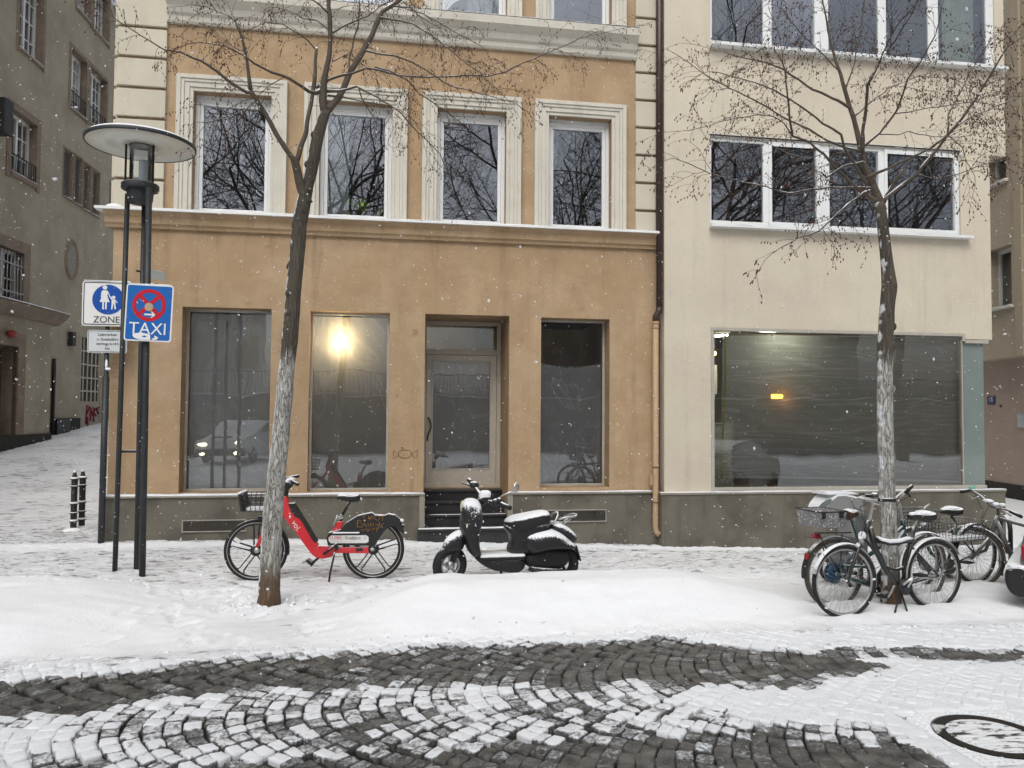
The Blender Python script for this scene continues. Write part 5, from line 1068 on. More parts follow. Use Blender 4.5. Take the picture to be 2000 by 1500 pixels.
# pedestrian zone sign on its own post
zy = 11.2; zp = onZ(202, 1058, .02); zpx = zp.x; zs_ = empty('pedestrian_zone_sign', (onY(209, 594, zy).x, zy, 0), R(-1), 'white ZONE sign with blue disc of adult and child on a grey post', 'traffic sign')
ztp, zbt = onY(209, 549, zy).z, onY(209, 637, zy).z; hh = ztp-zbt; zc = (ztp+zbt)/2; W_ = .64
b = MB(); b.tube([(-.02, .06, -.05), (0.0, .05, ztp-.03)], .03, 14); b.tube([(-.02, .06, -.05), (-.01, .06, onY(205, 735, zy).z)], .042, 14); b.build('post', M['graypaint'], zs_)
b = MB(); rplate(b, W_, hh, .045, 0, .012, 0, 0, zc); pl_ = b.build('zone_plate', M['signwhite'], zs_)
b = MB(); n = 24
def rframe(b, w_, h, r, t, y0, y1, cz):
    o = []
    for k_ in (0, t):
        for sx, sz, a0 in ((1, 1, 0), (-1, 1, 90), (-1, -1, 180), (1, -1, 270)):
            for k in range(6): a = R(a0+18*k); o.append((sx*(w_/2-r)+(r-k_)*math.cos(a), sz*(h/2-r)+(r-k_)*math.sin(a)+cz))
    m_ = 24; vs = [(u, y0, z) for u, z in o]+[(u, y1, z) for u, z in o]
    b.add(vs, [(i, (i+1) % m_, m_+(i+1) % m_, m_+i) for i in range(m_)]+[(i, 2*m_+i, 2*m_+(i+1) % m_, (i+1) % m_) for i in range(m_)])
rframe(b, W_-.035, hh-.035, .035, .011, -.003, 0, zc); b.build('black_border', M['sblack'], pl_)
dz_ = zc+.055; b = MB(); disc(b, .205, -.003, -.0002, .015, dz_); b.build('blue_disc', M['signblue'], pl_)
b = MB(); yy0, yy1 = -.006, -.0032
def fig(b, ox, oz, s):
    disc(b, .030*s, yy0, yy1, ox, oz+.165*s, n=20)
    b.ext([(ox-.030*s, oz+.125*s), (ox+.030*s, oz+.125*s), (ox+.045*s, oz+.10*s), (ox+.030*s, oz+.055*s), (ox+.065*s, oz-.035*s), (ox-.065*s, oz-.035*s), (ox-.030*s, oz+.055*s), (ox-.045*s, oz+.10*s)], yy0, yy1)
    for sx in (-1, 1): b.ext([(ox+sx*.008*s, oz-.036*s), (ox+sx*.030*s, oz-.036*s), (ox+sx*.028*s, oz-.135*s), (ox+sx*.008*s, oz-.135*s)], yy0, yy1)
fig(b, -.03, dz_+.0, 1.0)
b.ext([(-.075, dz_+.105), (-.062, dz_+.11), (-.066, dz_+.03), (-.080, dz_+.03)], yy0+.0005, yy1); b.ext([(.005, dz_+.115), (.016, dz_+.105), (.040, dz_+.045), (.028, dz_+.038)], yy0+.0005, yy1)
disc(b, .023, yy0, yy1, .085, dz_+.032, n=18); b.ext([(.062, dz_+.004), (.105, dz_+.004), (.112, dz_-.055), (.060, dz_-.055)], yy0, yy1)
b.ext([(.030, dz_+.040), (.040, dz_+.046), (.072, dz_+.004), (.062, dz_-.008)], yy0+.0004, yy1); b.ext([(.098, dz_+.004), (.108, dz_+.002), (.140, dz_-.04), (.130, dz_-.046)], yy0+.0004, yy1)
b.ext([(.062, dz_-.056), (.082, dz_-.056), (.072, dz_-.135), (.055, dz_-.135)], yy0, yy1); b.ext([(.088, dz_-.056), (.108, dz_-.056), (.118, dz_-.13), (.100, dz_-.13)], yy0, yy1)
b.build('adult_and_child', M['signwhite'], pl_)
text('lettering', 'ZONE', .125, M['sblack'], pl_, (0.0, -.003, zbt+.085), sx=1.0)
zt2, zb3 = onY(209, 645, zy).z, onY(209, 689, zy).z; b = MB(); rplate(b, .51, zt2-zb3, .03, 0, .01, 0, .015, (zt2+zb3)/2); p2 = b.build('hours_plate', M['signgrey'], zs_)
b = MB(); rframe(b, .49, zt2-zb3-.02, .025, .006, -.002, 0, (zt2+zb3)/2); o_ = b.build('black_border', M['sblack'], p2); o_.location.x = .015
hz = (zt2-zb3)
for i, s_ in enumerate(('Lieferverkehr', 'u. Hotelzufahrt', 'werktags 6-14 h', 'frei')): text('lettering', s_, .053, M['sblack'], p2, (.02, -.002, zt2-hz*(.20+.205*i)), sx=.85)
b = MB(); b.box(-.02, .02, .0125, .06, zc+.1, zc+.13); b.box(-.02, .02, .0125, .06, zc-.13, zc-.1); b.box(-.025, .025, .011, .06, (zt2+zb3)/2-.02, (zt2+zb3)/2+.02); b.build('bracket', M['steel'], zs_)
b = MB(); z0_ = onY(209, 712, zy).z; b.ell((.01, .01, z0_), (.018, .02, .07)); b.ell((.03, .01, z0_-.06), (.04, .02, .02)); b.build('stuck_snow', M['snow'], zs_)
b = MB(); snowstrip(b, -.3, .3, -.002, .012, ztp-.001, .012, step=.04); b.build('snow', M['snow'], zs_)
# little street name plate behind the lamp posts
p = onY(303, 537, 9.6); sp = empty('street_name_plate', p, R(62), 'small narrow name plate seen edge on behind the taxi sign posts', 'sign'); b = MB(); b.box(-.16, .16, 0, .01, -.05, .05); b.build('plate', M['signgrey'], sp); b = MB(); b.tube([(-.16, .0, 0), (-.28, .0, .0)], .012, 6); b.build('bracket', M['black'], sp); b = MB(); snowstrip(b, -.16, .16, 0, .01, .051, .012, step=.04); b.build('snow', M['snow'], sp)
# bollards
M['bollard'] = mat('bollard_iron', (.035,.032,.030), .5, .2, var=.3, vs=12, snow=(.55, .4, 40))
for i, (bx, by, tp, lab) in enumerate(((143, 1039, 921, 'front one of the two dark iron bollards with snowy rings at the side street'), (159, 1035, 918, 'rear one of the two dark iron bollards with snowy rings at the side street'))):
    p = onZ(bx, by, .0) if i == 0 else onZ(bx, by, .0)
    if i: p = onZ(bx, by, 0)
    h = onY(bx, tp, p.y).z
    if i == 0:
        r_ = .044; bo = empty('bollard', p, 0, lab, 'bollard', 'iron bollards at the side street')
        b = MB(); b.lathe([(r_, -.1), (r_, h-.10), (r_*.8, h-.07), (r_*.62, h-.045), (r_*.62, h-.02), (r_*.3, h), (0, h)], n=20); b.build('post', M['bollard'], bo)
        b = MB()
        for z in (.16*h, .30*h, .45*h, .74*h, .86*h): b.lathe([(r_, z), (r_*1.35, z+.006), (r_*1.35, z+.02), (r_, z+.028)], n=20)
        b.build('collar_rings', M['bollard'], bo); b = MB(); b.ell((0, 0, h), (r_*.6, r_*.6, .02)); b.ell((-.01, -.02, .02), (.14, .12, .05))
        for z in (.16*h, .45*h, .86*h): b.lathe([(r_, z+.018), (r_*1.4, z+.022), (r_*1.3, z+.036), (r_, z+.045)], n=20)
        b.build('snow', M['snow'], bo); bo0 = bo
    else:
        c = bo0.copy(); col.objects.link(c); c.location = p; c['label'] = lab
        for ch in list(bo0.children): d = ch.copy(); col.objects.link(d); d.parent = c
# ================================================================ BICYCLES
M['tyre'] = mat('tyre_rubber_road', (.022,.021,.020), .85, var=.3, vs=25, snow=(.80, .5, 45)); M['dirty'] = mat('tyre_dirty', (.075,.065,.05), .9, var=.35, vs=25, snow=(.72, .5, 45))
M['rim'] = mat('alloy_rim', (.42,.42,.41), .3, .8, var=.1, vs=20); M['spoke'] = mat('spoke_steel', (.30,.30,.30), .35, .7)
M['chrome'] = mat('bright_alloy', (.48,.48,.47), .3, .8, var=.15, vs=15, snow=(.70, .5, 60)); M['fender'] = mat('snowy_fender', (.40,.40,.38), .4, .5, var=.15, vs=15, snow=(.35, .5, 40)); M['blackfender'] = mat('snowy_black_fender', (.02,.02,.022), .4, var=.2, vs=15, snow=(.66, .5, 40))
M['bframe'] = mat('black_frame_paint', (.022,.023,.024), .3, .1, var=.2, vs=15, snow=(.82, .45, 55), coat=.4); M['gframe'] = mat('grey_frame_paint', (.13,.135,.13), .4, .3, var=.2, vs=15, snow=(.70, .5, 50)); M['teal'] = mat('teal_frame_paint', (.015,.055,.055), .35, .1, var=.2, vs=12, snow=(.80, .5, 50), coat=.3); M['green'] = mat('dark_green_frame', (.012,.055,.030), .35, .1, var=.2, vs=12, snow=(.78, .5, 50), coat=.3)
M['redlens'] = mat('red_lens', (.30,.010,.014), .2, coat=.5); M['grip'] = mat('rubber_grip', (.02,.02,.02), .8, snow=(.72, .5, 60)); M['saddle'] = mat('black_saddle', (.018,.018,.018), .5, snow=(.62, .35, 30), var=.2)
M['cable'] = mat('cable_black', (.02,.02,.02), .5)
def wheel(root, c, Rw, tr=.02, steer=0., kind='spoke', tyre=None, nsp=32, rimw=.012, v=0.):
    b = MB(); b.ring((0, 0, 0), (0, 1, 0), Rw-tr, tr, 56, 10, sx=.95); t = b.build('wheel', tyre or M['tyre'], root); t.location = (c[0], v, c[1]); t.rotation_euler.z = steer
    if kind == 'spoke':
        b = MB(); b.ring((0, 0, 0), (0, 1, 0), Rw-2*tr-.004, rimw, 56, 8, sx=.8); b.build('rim', M['rim'], t)
        b = MB(); b.lathe([(.012, -.045), (.022, -.032), (.022, -.026), (.014, -.02), (.014, .02), (.022, .026), (.022, .032), (.012, .045)], (0, 0, 0), (0, 1, 0), 14); b.build('hub', M['chrome'], t)
        b = MB()
        for i in range(nsp):
            a = 2*math.pi*i/nsp; s_ = 1 if i % 2 else -1; a2 = a+(.42 if (i//2) % 2 else -.42); p0 = Vector((.021*math.cos(a2), .028*s_, .021*math.sin(a2))); p1 = Vector(((Rw-2*tr-.01)*math.cos(a), 0, (Rw-2*tr-.01)*math.sin(a))); b.tube([p0, p1], .0013, 4, cap=False)
        b.build('spokes', M['spoke'], t)
    return t
def fend(root, c, Rw, a0, a1, m, wd=.028, gap=.014, v=0., steer=0., name='mudguard'):
    b = MB(); n = 30; R0 = Rw+gap
    for i in range(n+1):
        a = a0+(a1-a0)*i/n; ca, sa = math.cos(a), math.sin(a)
        for j in range(7):
            t = -1+2*j/6; rr = R0+.010*(1-t*t); b.v.append((rr*ca, t*wd, rr*sa))
        for j in range(7):
            t = 1-2*j/6; rr = R0-.004+.010*(1-t*t); b.v.append((rr*ca, t*wd, rr*sa))
    b.f = [(i*14+j, i*14+(j+1) % 14, (i+1)*14+(j+1) % 14, (i+1)*14+j) for i in range(n) for j in range(14)]; b.m = [0]*len(b.f); b.sm = [True]*len(b.f)
    o = b.build(name, m, root); o.location = (c[0], v, c[1]); o.rotation_euler.z = steer; return o
def saddle(root, p, ln=.26, wd=.085, m=None, dirr=-1, snow=True):
    # p: centre of the saddle; dirr -1 = nose towards -u
    b = MB(); n = 14
    for k, (du, hwid, zt, zb) in enumerate(((.5, .022, .0, -.02), (.38, .028, .012, -.03), (.2, .035, .014, -.035), (0, .05, .010, -.045), (-.2, .085, .014, -.055), (-.38, .095, .022, -.055), (-.48, .07, .026, -.04), (-.5, .03, .020, -.02))):
        hwid *= wd/.085
        for i in range(n):
            a = 2*math.pi*i/n; s_ = math.sin(a); b.v.append((p.x+du*ln*dirr, p.y+hwid*math.cos(a), p.z+(zt if s_ > 0 else 0)+(s_*(.018 if s_ > 0 else -zb))))
    b.f = [(k*n+i, k*n+(i+1) % n, (k+1)*n+(i+1) % n, (k+1)*n+i) for k in range(7) for i in range(n)]+[tuple(range(n)), tuple(range(8*n-1, 7*n-1, -1))]; b.m = [0]*len(b.f); b.sm = [True]*len(b.f)
    s = b.build('saddle', m or M['saddle'], root)
    if snow:
        b = MB(); b.ell((p.x-.2*ln*dirr, p.y, p.z+.032), (ln*.32, wd*.85, .022)); b.ell((p.x+.22*ln*dirr, p.y, p.z+.028), (ln*.27, wd*.32, .014)); b.build('snow', M['snow'], s)
    return s
def rods(root, name, m, lines, n=8):
    b = MB()
    for pts, r in lines: b.tube(pts, r, n)
    return b.build(name, m, root)
def basket(root, name, x0, x1, y0, y1, z0, z1, m, taper=.85, nx=7, nz=5, r=.0028):
    b = MB(); cx_, cy_ = (x0+x1)/2, (y0+y1)/2
    def pt(fx, fy, fz): k = taper+(1-taper)*fz; return Vector((cx_+(x1-x0)/2*fx*k, cy_+(y1-y0)/2*fy*k, z0+(z1-z0)*fz))
    for j in range(nz+1):
        f = j/nz; b.tube([pt(-1,-1,f), pt(1,-1,f), pt(1,1,f), pt(-1,1,f), pt(-1,-1,f)], r*(1.7 if j == nz else 1), 5)
    for i in range(nx+1):
        s_ = -1+2*i/nx
        for sy in (-1, 1): b.tube([pt(s_, sy, 1), pt(s_, sy, 0)], r, 5)
        for sx in (-1, 1): b.tube([pt(sx, s_, 1), pt(sx, s_, 0)], r, 5)
        b.tube([pt(s_, -1, 0), pt(s_, 1, 0)], r, 5); b.tube([pt(-1, s_, 0), pt(1, s_, 0)], r, 5)
    return b.build(name, m, root)
def crank(root, bb, a, m, side=-1, ln=.17, ring_r=.085):
    b = MB(); b.lathe([(0, -.004), (ring_r, -.004), (ring_r, .004), (0, .004)], (bb.x, side*.045, bb.z), (0, 1, 0), 30); b.build('chainring', m, root)
    for s_ in (1, -1):
        d = Vector((math.cos(a)*s_, 0, math.sin(a)*s_)); y = side*.07*s_; p0 = Vector((bb.x, y, bb.z)); p1 = p0+d*ln; c = rods(root, 'crank', M['chrome'], [([p0, p1], .011)]); b = MB(); b.obox(p1+Vector((0, side*s_*.055, 0)), (.045, 0, 0), (0, .045, 0), (0, 0, .010)); b.build('pedal', M['black'], c)

# ---- red electric hire bicycle
Z3 = lambda x, y: (400+x/4.688, 880+y/4.688)
g0, g1 = onZ(*Z3(470, 1196)), onZ(*Z3(1548, 1180)); rg_ = Rig((g0.x, g0.y, gz(g0.x, g0.y)), math.atan2((g1-g0).y, (g1-g0).x))
eb = empty('electric_bicycle', rg_.p, rg_.rz, 'red and black electric hire bicycle with front basket standing behind the left tree', 'bicycle')
P3 = lambda x, y, v=0.: rg_.P(*Z3(x, y), v)
def U3(pts): return [(P3(x, y).x, P3(x, y).z) for x, y in pts]
M['ered'] = mat('hire_red', (.62,.028,.038), .38, var=.06, vs=5, snow=(.90, .35, 60), coat=.3); M['eblk'] = mat('hire_black', (.020,.020,.021), .5, var=.15, vs=12, snow=(.74, .55, 60)); M['lamw'] = mat('label_white', (.74,.74,.72), .4); M['redtxt'] = mat('label_red', (.55,.03,.03), .4); M['gold'] = mat('gold_marker', (.30,.16,.035), .4, .3)
Rw = (P3(1548, 620).z-P3(1548, 1180).z)/2
fh, rh_ = P3(470, 912), P3(1545, 900)
def magwheel(c, steer):
    b = MB(); b.ring((0, 0, 0), (0, 1, 0), Rw-.021, .0225, 64, 12); t = b.build('wheel', M['tyre'], eb); t.location = (c.x, 0, c.z); t.rotation_euler.z = steer
    b = MB(); b.ring((0, 0, 0), (0, 1, 0), Rw-.052, .014, 56, 8, sx=1.2); b.lathe([(0, -.05), (.03, -.05), (.055, -.04), (.06, -.02), (.06, .02), (.055, .04), (.03, .05), (0, .05)], (0,0,0), (0,1,0), 24)
    for i in range(5):
        a = R(90+72*i)
        for s_ in (-1, 1):
            d = Vector((math.cos(a), 0, math.sin(a))); n_ = Vector((-d.z, 0, d.x))*s_; p0 = d*.05+n_*.022; p1 = d*(Rw-.085)+n_*.026; p2 = d*(Rw-.055)+n_*.055; b.tube([p0, p1, p2], [.009, .008, .011], 7)
    b.build('spokes', M['eblk'], t)
    b = MB(); b.ring((0, -.018, 0), (0, 1, 0), Rw-.036, .0022, 64, 4); b.build('reflective_line', M['lamw'], t); return t
fwh = magwheel(fh, R(5)); rwh = magwheel(rh_, 0)
b = MB(); d = Vector((math.cos(R(150)), 0, math.sin(R(150)))); b.obox(d*(Rw-.11)+Vector((0, -.012, 0)), (.012, 0, .016), (-.03, 0, .022), (0, .004, 0)); b.build('reflector', M['lamw'], fwh)
b = MB(); b.ext(U3([(712, 412), (757, 418), (772, 470), (800, 520), (870, 610), (1000, 800), (1045, 862), (1130, 872), (1180, 880), (1490, 880), (1560, 868), (1574, 890), (1570, 930), (1500, 938), (1200, 935), (1160, 972), (1080, 988), (1030, 980), (985, 950), (930, 880), (860, 780), (780, 680), (705, 568), (690, 500)]), -.035, .035); b.build('frame', M['ered'], eb, bevel=.012)
b = MB(); b.ext(U3([(1168, 745), (1205, 650), (1275, 640), (1245, 735)]), -.026, .026); b.build('seat_tube', M['ered'], eb, bevel=.01)
b = MB(); b.ext(U3([(765, 478), (825, 478), (1040, 830), (1010, 838), (985, 810), (880, 625), (830, 600), (790, 545)]), -.043, .043); b.build('battery', M['eblk'], eb, bevel=.008)
b = MB(); b.ext(U3([(1135, 748), (1250, 715), (1300, 655), (1400, 592), (1530, 562), (1560, 585), (1650, 590), (1680, 575), (1745, 585), (1790, 625), (1812, 700), (1830, 762), (1800, 745), (1755, 700), (1700, 685), (1640, 740), (1590, 815), (1560, 868), (1130, 862), (1118, 800)]), -.048, .048); sk = b.build('rear_cover', M['eblk'], eb, bevel=.01)
fend(eb, (fh.x, fh.z), Rw, R(-8), R(93), M['eblk'], .034, .012)
b = MB(); b.ext(U3([(480, 602), (548, 600), (540, 650), (520, 655)]), -.03, .03); b.build('fender_stay', M['eblk'], eb)
b = MB(); w0 = U3([(1140, 790), (1165, 770), (1480, 768), (1503, 785), (1503, 828), (1480, 840), (1160, 842), (1140, 820)]); b.ext(w0, -.0505, -.048); lbp = b.build('label_strip', M['lamw'], eb)
q = P3(1208, 803, -.05); ht = (P3(1200, 787).z-P3(1200, 822).z); text('red_lettering', '15 MIN', ht*1.25, M['redtxt'], eb, (q.x-.012, -.0512, q.z), sx=.80)
q = P3(1350, 803, -.05); text('black_lettering', 'Freifahrt', ht*1.25, M['sblack'], eb, (q.x+.008, -.0512, q.z), sx=.92); 
q = P3(1468, 800, -.05); b = MB(); disc(b, .018, -.0525, -.0512, q.x, q.z); b.build('round_mark', M['signgrey'], eb)
q = P3(838, 690, -.037); text('logo_lettering', 'voi.', .085, M['lamw'], eb, (q.x, -.0372, q.z), rot=(R(90), R(57), 0), ext=.0012)
# scrawled tag on the cover
b = MB()
for ln in ([(1440,610),(1470,595),(1455,625),(1480,640),(1450,650)], [(1500,600),(1505,640),(1530,600)], [(1495,620),(1530,618)], [(1540,640),(1545,600),(1570,605),(1550,622),(1580,640)], [(1620,600),(1590,605),(1600,620),(1590,645)], [(1600,600),(1650,595)], [(1630,600),(1625,645)],
           [(1400,640),(1395,700),(1440,700),(1450,670),(1410,665),(1440,640),(1400,640)], [(1460,670),(1480,700),(1495,665),(1505,700)], [(1520,660),(1515,700),(1545,665),(1550,700)], [(1560,680),(1590,680),(1590,700)], [(1600,660),(1600,705),(1635,665)], [(1430,730),(1470,720),(1450,745)], [(1480,715),(1490,745),(1510,715)], [(1530,740),(1535,710),(1560,715),(1540,728)], [(1580,710),(1570,745)], [(1565,712),(1600,708)]):
    b.tube([P3(x, y, -.049).to_tuple() and Vector((P3(x, y, -.048).x, -.0495, P3(x, y, -.048).z)) for x, y in ln], .0042, 5)
b.build('scrawled_tag', M['gold'], sk)
rods(eb, 'fork', M['ered'], [([P3(740, 560), P3(640, 700, -.02), P3(520, 790, -.045), P3(480, 880, -.055)], .021), ([P3(740, 560), P3(640, 700, .02), P3(520, 790, .045), P3(480, 880, .055)], .021)], 10)
b = MB(); q = P3(475, 915, -.06); b.lathe([(0, -.012), (.022, -.012), (.03, 0), (.03, .02)], q, (0, 1, 0), 16); b.build('axle_cap', M['chrome'], eb)
rods(eb, 'steering_column', M['eblk'], [([P3(738, 420), P3(750, 360), P3(775, 300)], [.028, .024, .02])], 12)
hb = rods(eb, 'handlebar', M['eblk'], [([P3(800, 290, -.05), P3(810, 270, -.12), P3(800, 280, -.2)], .014), ([P3(760, 290), P3(770, 262, .08), P3(775, 255, .16), P3(800, 245, .22)], .014), ([P3(745, 300, -.03), P3(765, 330, -.06), P3(800, 300, -.1)], .016)])
b = MB(); b.tube([P3(800, 282, -.2), P3(855, 312, -.26)], [.019, .018], 10); b.tube([P3(735, 258, .2), P3(860, 232, .30)], [.018, .02], 10); b.obox(P3(755, 320, -.03), (.03, 0, .03), (0, .05, 0), (-.03, 0, .03)); b.build('grip', M['grip'], hb, bevel=.004)
b = MB(); b.ell(P3(790, 262, 0), (.05, .10, .018)); b.ell(P3(760, 280, -.05), (.03, .06, .02)); b.build('snow', M['snow'], hb)
bu = [P3(345, 390), P3(575, 385), P3(560, 540), P3(385, 545)]
bk = basket(eb, 'basket', bu[0].x, bu[1].x+.02, -.16, .16, bu[2].z, bu[0].z, M['bframe'], .82, 5, 3, .0045)
b = MB(); b.ext([(bu[0].x-.008, bu[0].z), (bu[0].x+.012, bu[0].z), (bu[0].x+.05, bu[2].z), (bu[0].x+.02, bu[2].z)], -.17, .17); b.build('front_panel', M['eblk'], bk, bevel=.004)
b = MB(); b.box(bu[3].x+.01, bu[1].x-.02, -.12, .12, bu[2].z+.003, bu[2].z+.03); b.box(bu[0].x-.02, bu[0].x+.02, -.16, .16, bu[0].z+.004, bu[0].z+.022); b.build('snow', M['snow'], bk, bevel=.008)
rods(eb, 'seat_post', M['eblk'], [([P3(1240, 640), P3(1262, 590)], .026), ([P3(1262, 590), P3(1325, 470)], .016)], 12)
b = MB(); b.obox(P3(1245, 612), (.03, 0, .008), (0, .03, 0), (-.006, 0, .016)); b.tube([P3(1215, 590, -.03), P3(1190, 660, -.04), P3(1180, 690, -.03)], .009, 6); b.build('clamp', M['chrome'], eb)
saddle(eb, P3(1318, 430), .245, .09, dirr=-1)
b = MB(); b.obox(P3(1815, 690, 0), (.016, 0, -.004), (0, .03, 0), (.0, 0, .016)); b.build('tail_light', M['eblk'], eb, bevel=.004); b = MB(); b.ell(P3(1838, 752), (.02, .03, .01)); b.ell(P3(1800, 640), (.03, .04, .02)); b.build('snow', M['snow'], eb)
rods(eb, 'kickstand', M['eblk'], [([P3(1190, 930, -.05), P3(1175, 1000, -.08), P3(1150, 1110, -.12), Vector((P3(1132, 1215, -.15).x, -.15, -.02))], .011)], 8)
bb = P3(1095, 940); c1 = rods(eb, 'crank', M['eblk'], [([Vector((bb.x, -.06, bb.z)), P3(1205, 865, -.08)], .014)]); b = MB(); b.obox(P3(1205, 880, -.12), (.014, 0, .006), (0, .05, 0), (-.006, 0, .035)); b.build('pedal', M['eblk'], c1, bevel=.004)
c1 = rods(eb, 'crank', M['eblk'], [([Vector((bb.x, .06, bb.z)), P3(985, 1030, .08)], .014)]); b = MB(); b.obox(P3(965, 1020, .12), (.034, 0, -.03), (0, .05, 0), (.012, 0, .012)); b.build('pedal', M['eblk'], c1, bevel=.004)
b = MB(); b.ell(P3(1535, 905, -.04), (.03, .02, .022)); b.build('hub_cap', M['chrome'], eb); b = MB(); b.box(P3(1385, 888).x, P3(1450, 888).x, -.0375, -.03, P3(1400, 916).z, P3(1400, 888).z); b.build('frame_slot', M['black'], eb)
b = MB()
for x, y in ((1018, 873), (1055, 890), (1127, 890)): b.lathe([(0, -.003), (.006, -.003), (.006, 0)], P3(x, y, -.037), (0, 1, 0), 8)
b.build('bolts', M['black'], eb)
b = MB(); snowstrip(b, P3(1040, 860).x, P3(1150, 860).x, -.03, .03, P3(1100, 872).z, .018, step=.02); snowstrip(b, P3(1180, 750).x, P3(1420, 750).x, -.07, -.045, P3(1300, 750).z, .018, step=.02)
b.build('snow', M['snow'], eb)

# ---- black city bicycle chained to the right tree
g0, g1 = onZ(1650, 1209), onZ(1822, 1193); RG = Rig((g0.x, g0.y, gz(g0.x, g0.y)*0+.0), math.atan2((g1-g0).y, (g1-g0).x)); Pb = RG.P
cb = empty('city_bicycle', RG.p, RG.rz, 'black step through city bicycle with silver mudguards nearest in front of the right tree', 'bicycle')
Rw1 = (Pb(1649, 1062).z-Pb(1649, 1209).z)/2*.985; f1, r1 = Pb(1649, 1136), Pb(1824, 1122)
wheel(cb, (f1.x, f1.z), Rw1, .019, R(-4)); wheel(cb, (r1.x, r1.z), Rw1, .021)
fend(cb, (f1.x, f1.z), Rw1, R(-12), R(165), M['fender'], .026, .010); fend(cb, (r1.x, r1.z), Rw1, R(30), R(190), M['fender'], .028, .012)
ht0, ht1 = Pb(1698, 1017), Pb(1687, 1050); bbk = Pb(1761, 1144); st = Pb(1787, 1026)
rods(cb, 'frame', M['bframe'], [([ht0, ht1], .022), ([Pb(1699, 1030), Pb(1709, 1070), Pb(1727, 1108), Pb(1748, 1138), bbk], [.026, .027, .026, .024, .023]), ([Pb(1691, 1052), Pb(1712, 1083), Pb(1727, 1108)], .014), ([Pb(1727, 1105), Pb(1738, 1110), Pb(1750, 1113), Pb(1765, 1109)], .015), ([st, bbk], .018), ([Pb(1774, 1060), r1+Vector((0, .05, 0))], .009), ([Pb(1774, 1060), r1+Vector((0, -.05, 0))], .009), ([bbk, r1+Vector((0, -.05, 0))], .011), ([bbk, r1+Vector((0, .05, 0))], .011)], 12)
rods(cb, 'fork', M['bframe'], [([ht1, Pb(1676, 1075, -.04), Pb(1662, 1115, -.05), f1+Vector((0, -.05, 0))], [.018, .016, .014, .009]), ([ht1, Pb(1676, 1075, .04), Pb(1662, 1115, .05), f1+Vector((0, .05, 0))], [.018, .016, .014, .009]), ([Pb(1684, 1052, -.045), Pb(1684, 1052, .045)], .014)], 10)
rods(cb, 'stem', M['chrome'], [([ht0, Pb(1703, 995), Pb(1705, 984), Pb(1700, 976), Pb(1686, 973), Pb(1678, 974)], [.014, .014, .015, .014, .014, .016])], 10)
hbr = rods(cb, 'handlebar', M['chrome'], [([Pb(1692, 968, .30), Pb(1668, 975, .22), Pb(1676, 975, .06), Pb(1678, 974), Pb(1684, 975, -.06), Pb(1700, 978, -.20), Pb(1717, 977, -.27), Pb(1722, 976, -.30)], .012)], 8)
b = MB(); b.tube([Pb(1716, 976, -.28), Pb(1748, 977, -.31)], .017, 10); b.tube([Pb(1688, 968, .29), Pb(1712, 968, .31)], .017, 10); b.build('grip', M['grip'], hbr)
b = MB(); b.lathe([(0, .03), (.02, .026), (.03, .01), (.03, 0)], Pb(1708, 970, -.2), (0, 0, 1), 16); b.build('bell', M['bframe'], hbr); b = MB(); b.ell(Pb(1708, 964, -.2), (.025, .025, .01)); b.build('snow', M['snow'], hbr)
rods(cb, 'brake_cable', M['cable'], [([Pb(1664, 978, .2), Pb(1668, 992, .1), Pb(1690, 1000), Pb(1687, 1030, -.02), Pb(1680, 1052, -.03)], .003), ([Pb(1700, 980, -.2), Pb(1680, 990, -.15), Pb(1684, 1010, -.03), Pb(1694, 1030, -.03)], .003)], 5)
rods(cb, 'brake_lever', M['chrome'], [([Pb(1692, 978, -.16), Pb(1712, 985, -.22), Pb(1726, 988, -.26)], .006), ([Pb(1664, 975, .2), Pb(1660, 982, .24)], .006)], 6)
rods(cb, 'seat_post', M['chrome'], [([st, Pb(1792, 1010)], .013)]); saddle(cb, Pb(1796, 1008), .25, .095, dirr=-1)
b = MB(); b.ell(Pb(1803, 1022), (.025, .03, .02)); b.build('saddle_bag_snow', M['snow'], cb)
crank(cb, bbk, R(52), M['black'], -1, .15, .075)
rods(cb, 'chain_case', M['chrome'], [([Pb(1763, 1142, -.06), Pb(1790, 1124, -.065), Pb(1829, 1128, -.06)], [.012, .014, .010]), ([Pb(1790, 1126, -.065), Pb(1827, 1130, -.06)], .012)], 8)
rods(cb, 'kickstand', M['black'], [([Pb(1757, 1158, -.03), Vector((Pb(1745, 1190, -.12).x, -.12, .0))], .009), ([Pb(1760, 1158, .0), Vector((Pb(1768, 1199, -.1).x, -.16, -.03))], .009), ([Pb(1757, 1158, -.03), Pb(1762, 1150, .02)], .014)])
rods(cb, 'front_lamp', M['chrome'], [([Pb(1684, 1062, -.02), Pb(1681, 1050, -.06)], [.025, .02])], 12)
b = MB(); b.ell(Pb(1684, 1046), (.04, .03, .04)); b.ell(Pb(1676, 1066, -.02), (.02, .02, .03)); b.build('snow', M['snow'], cb)
lk = rods(cb, 'mudguard_stay', M['black'], [([r1, Pb(1866, 1092, -.03)], .003), ([r1, Pb(1785, 1090, .03)], .003), ([f1, Pb(1608, 1082, -.03)], .003), ([f1, Pb(1722, 1105, -.03)], .003)], 5)
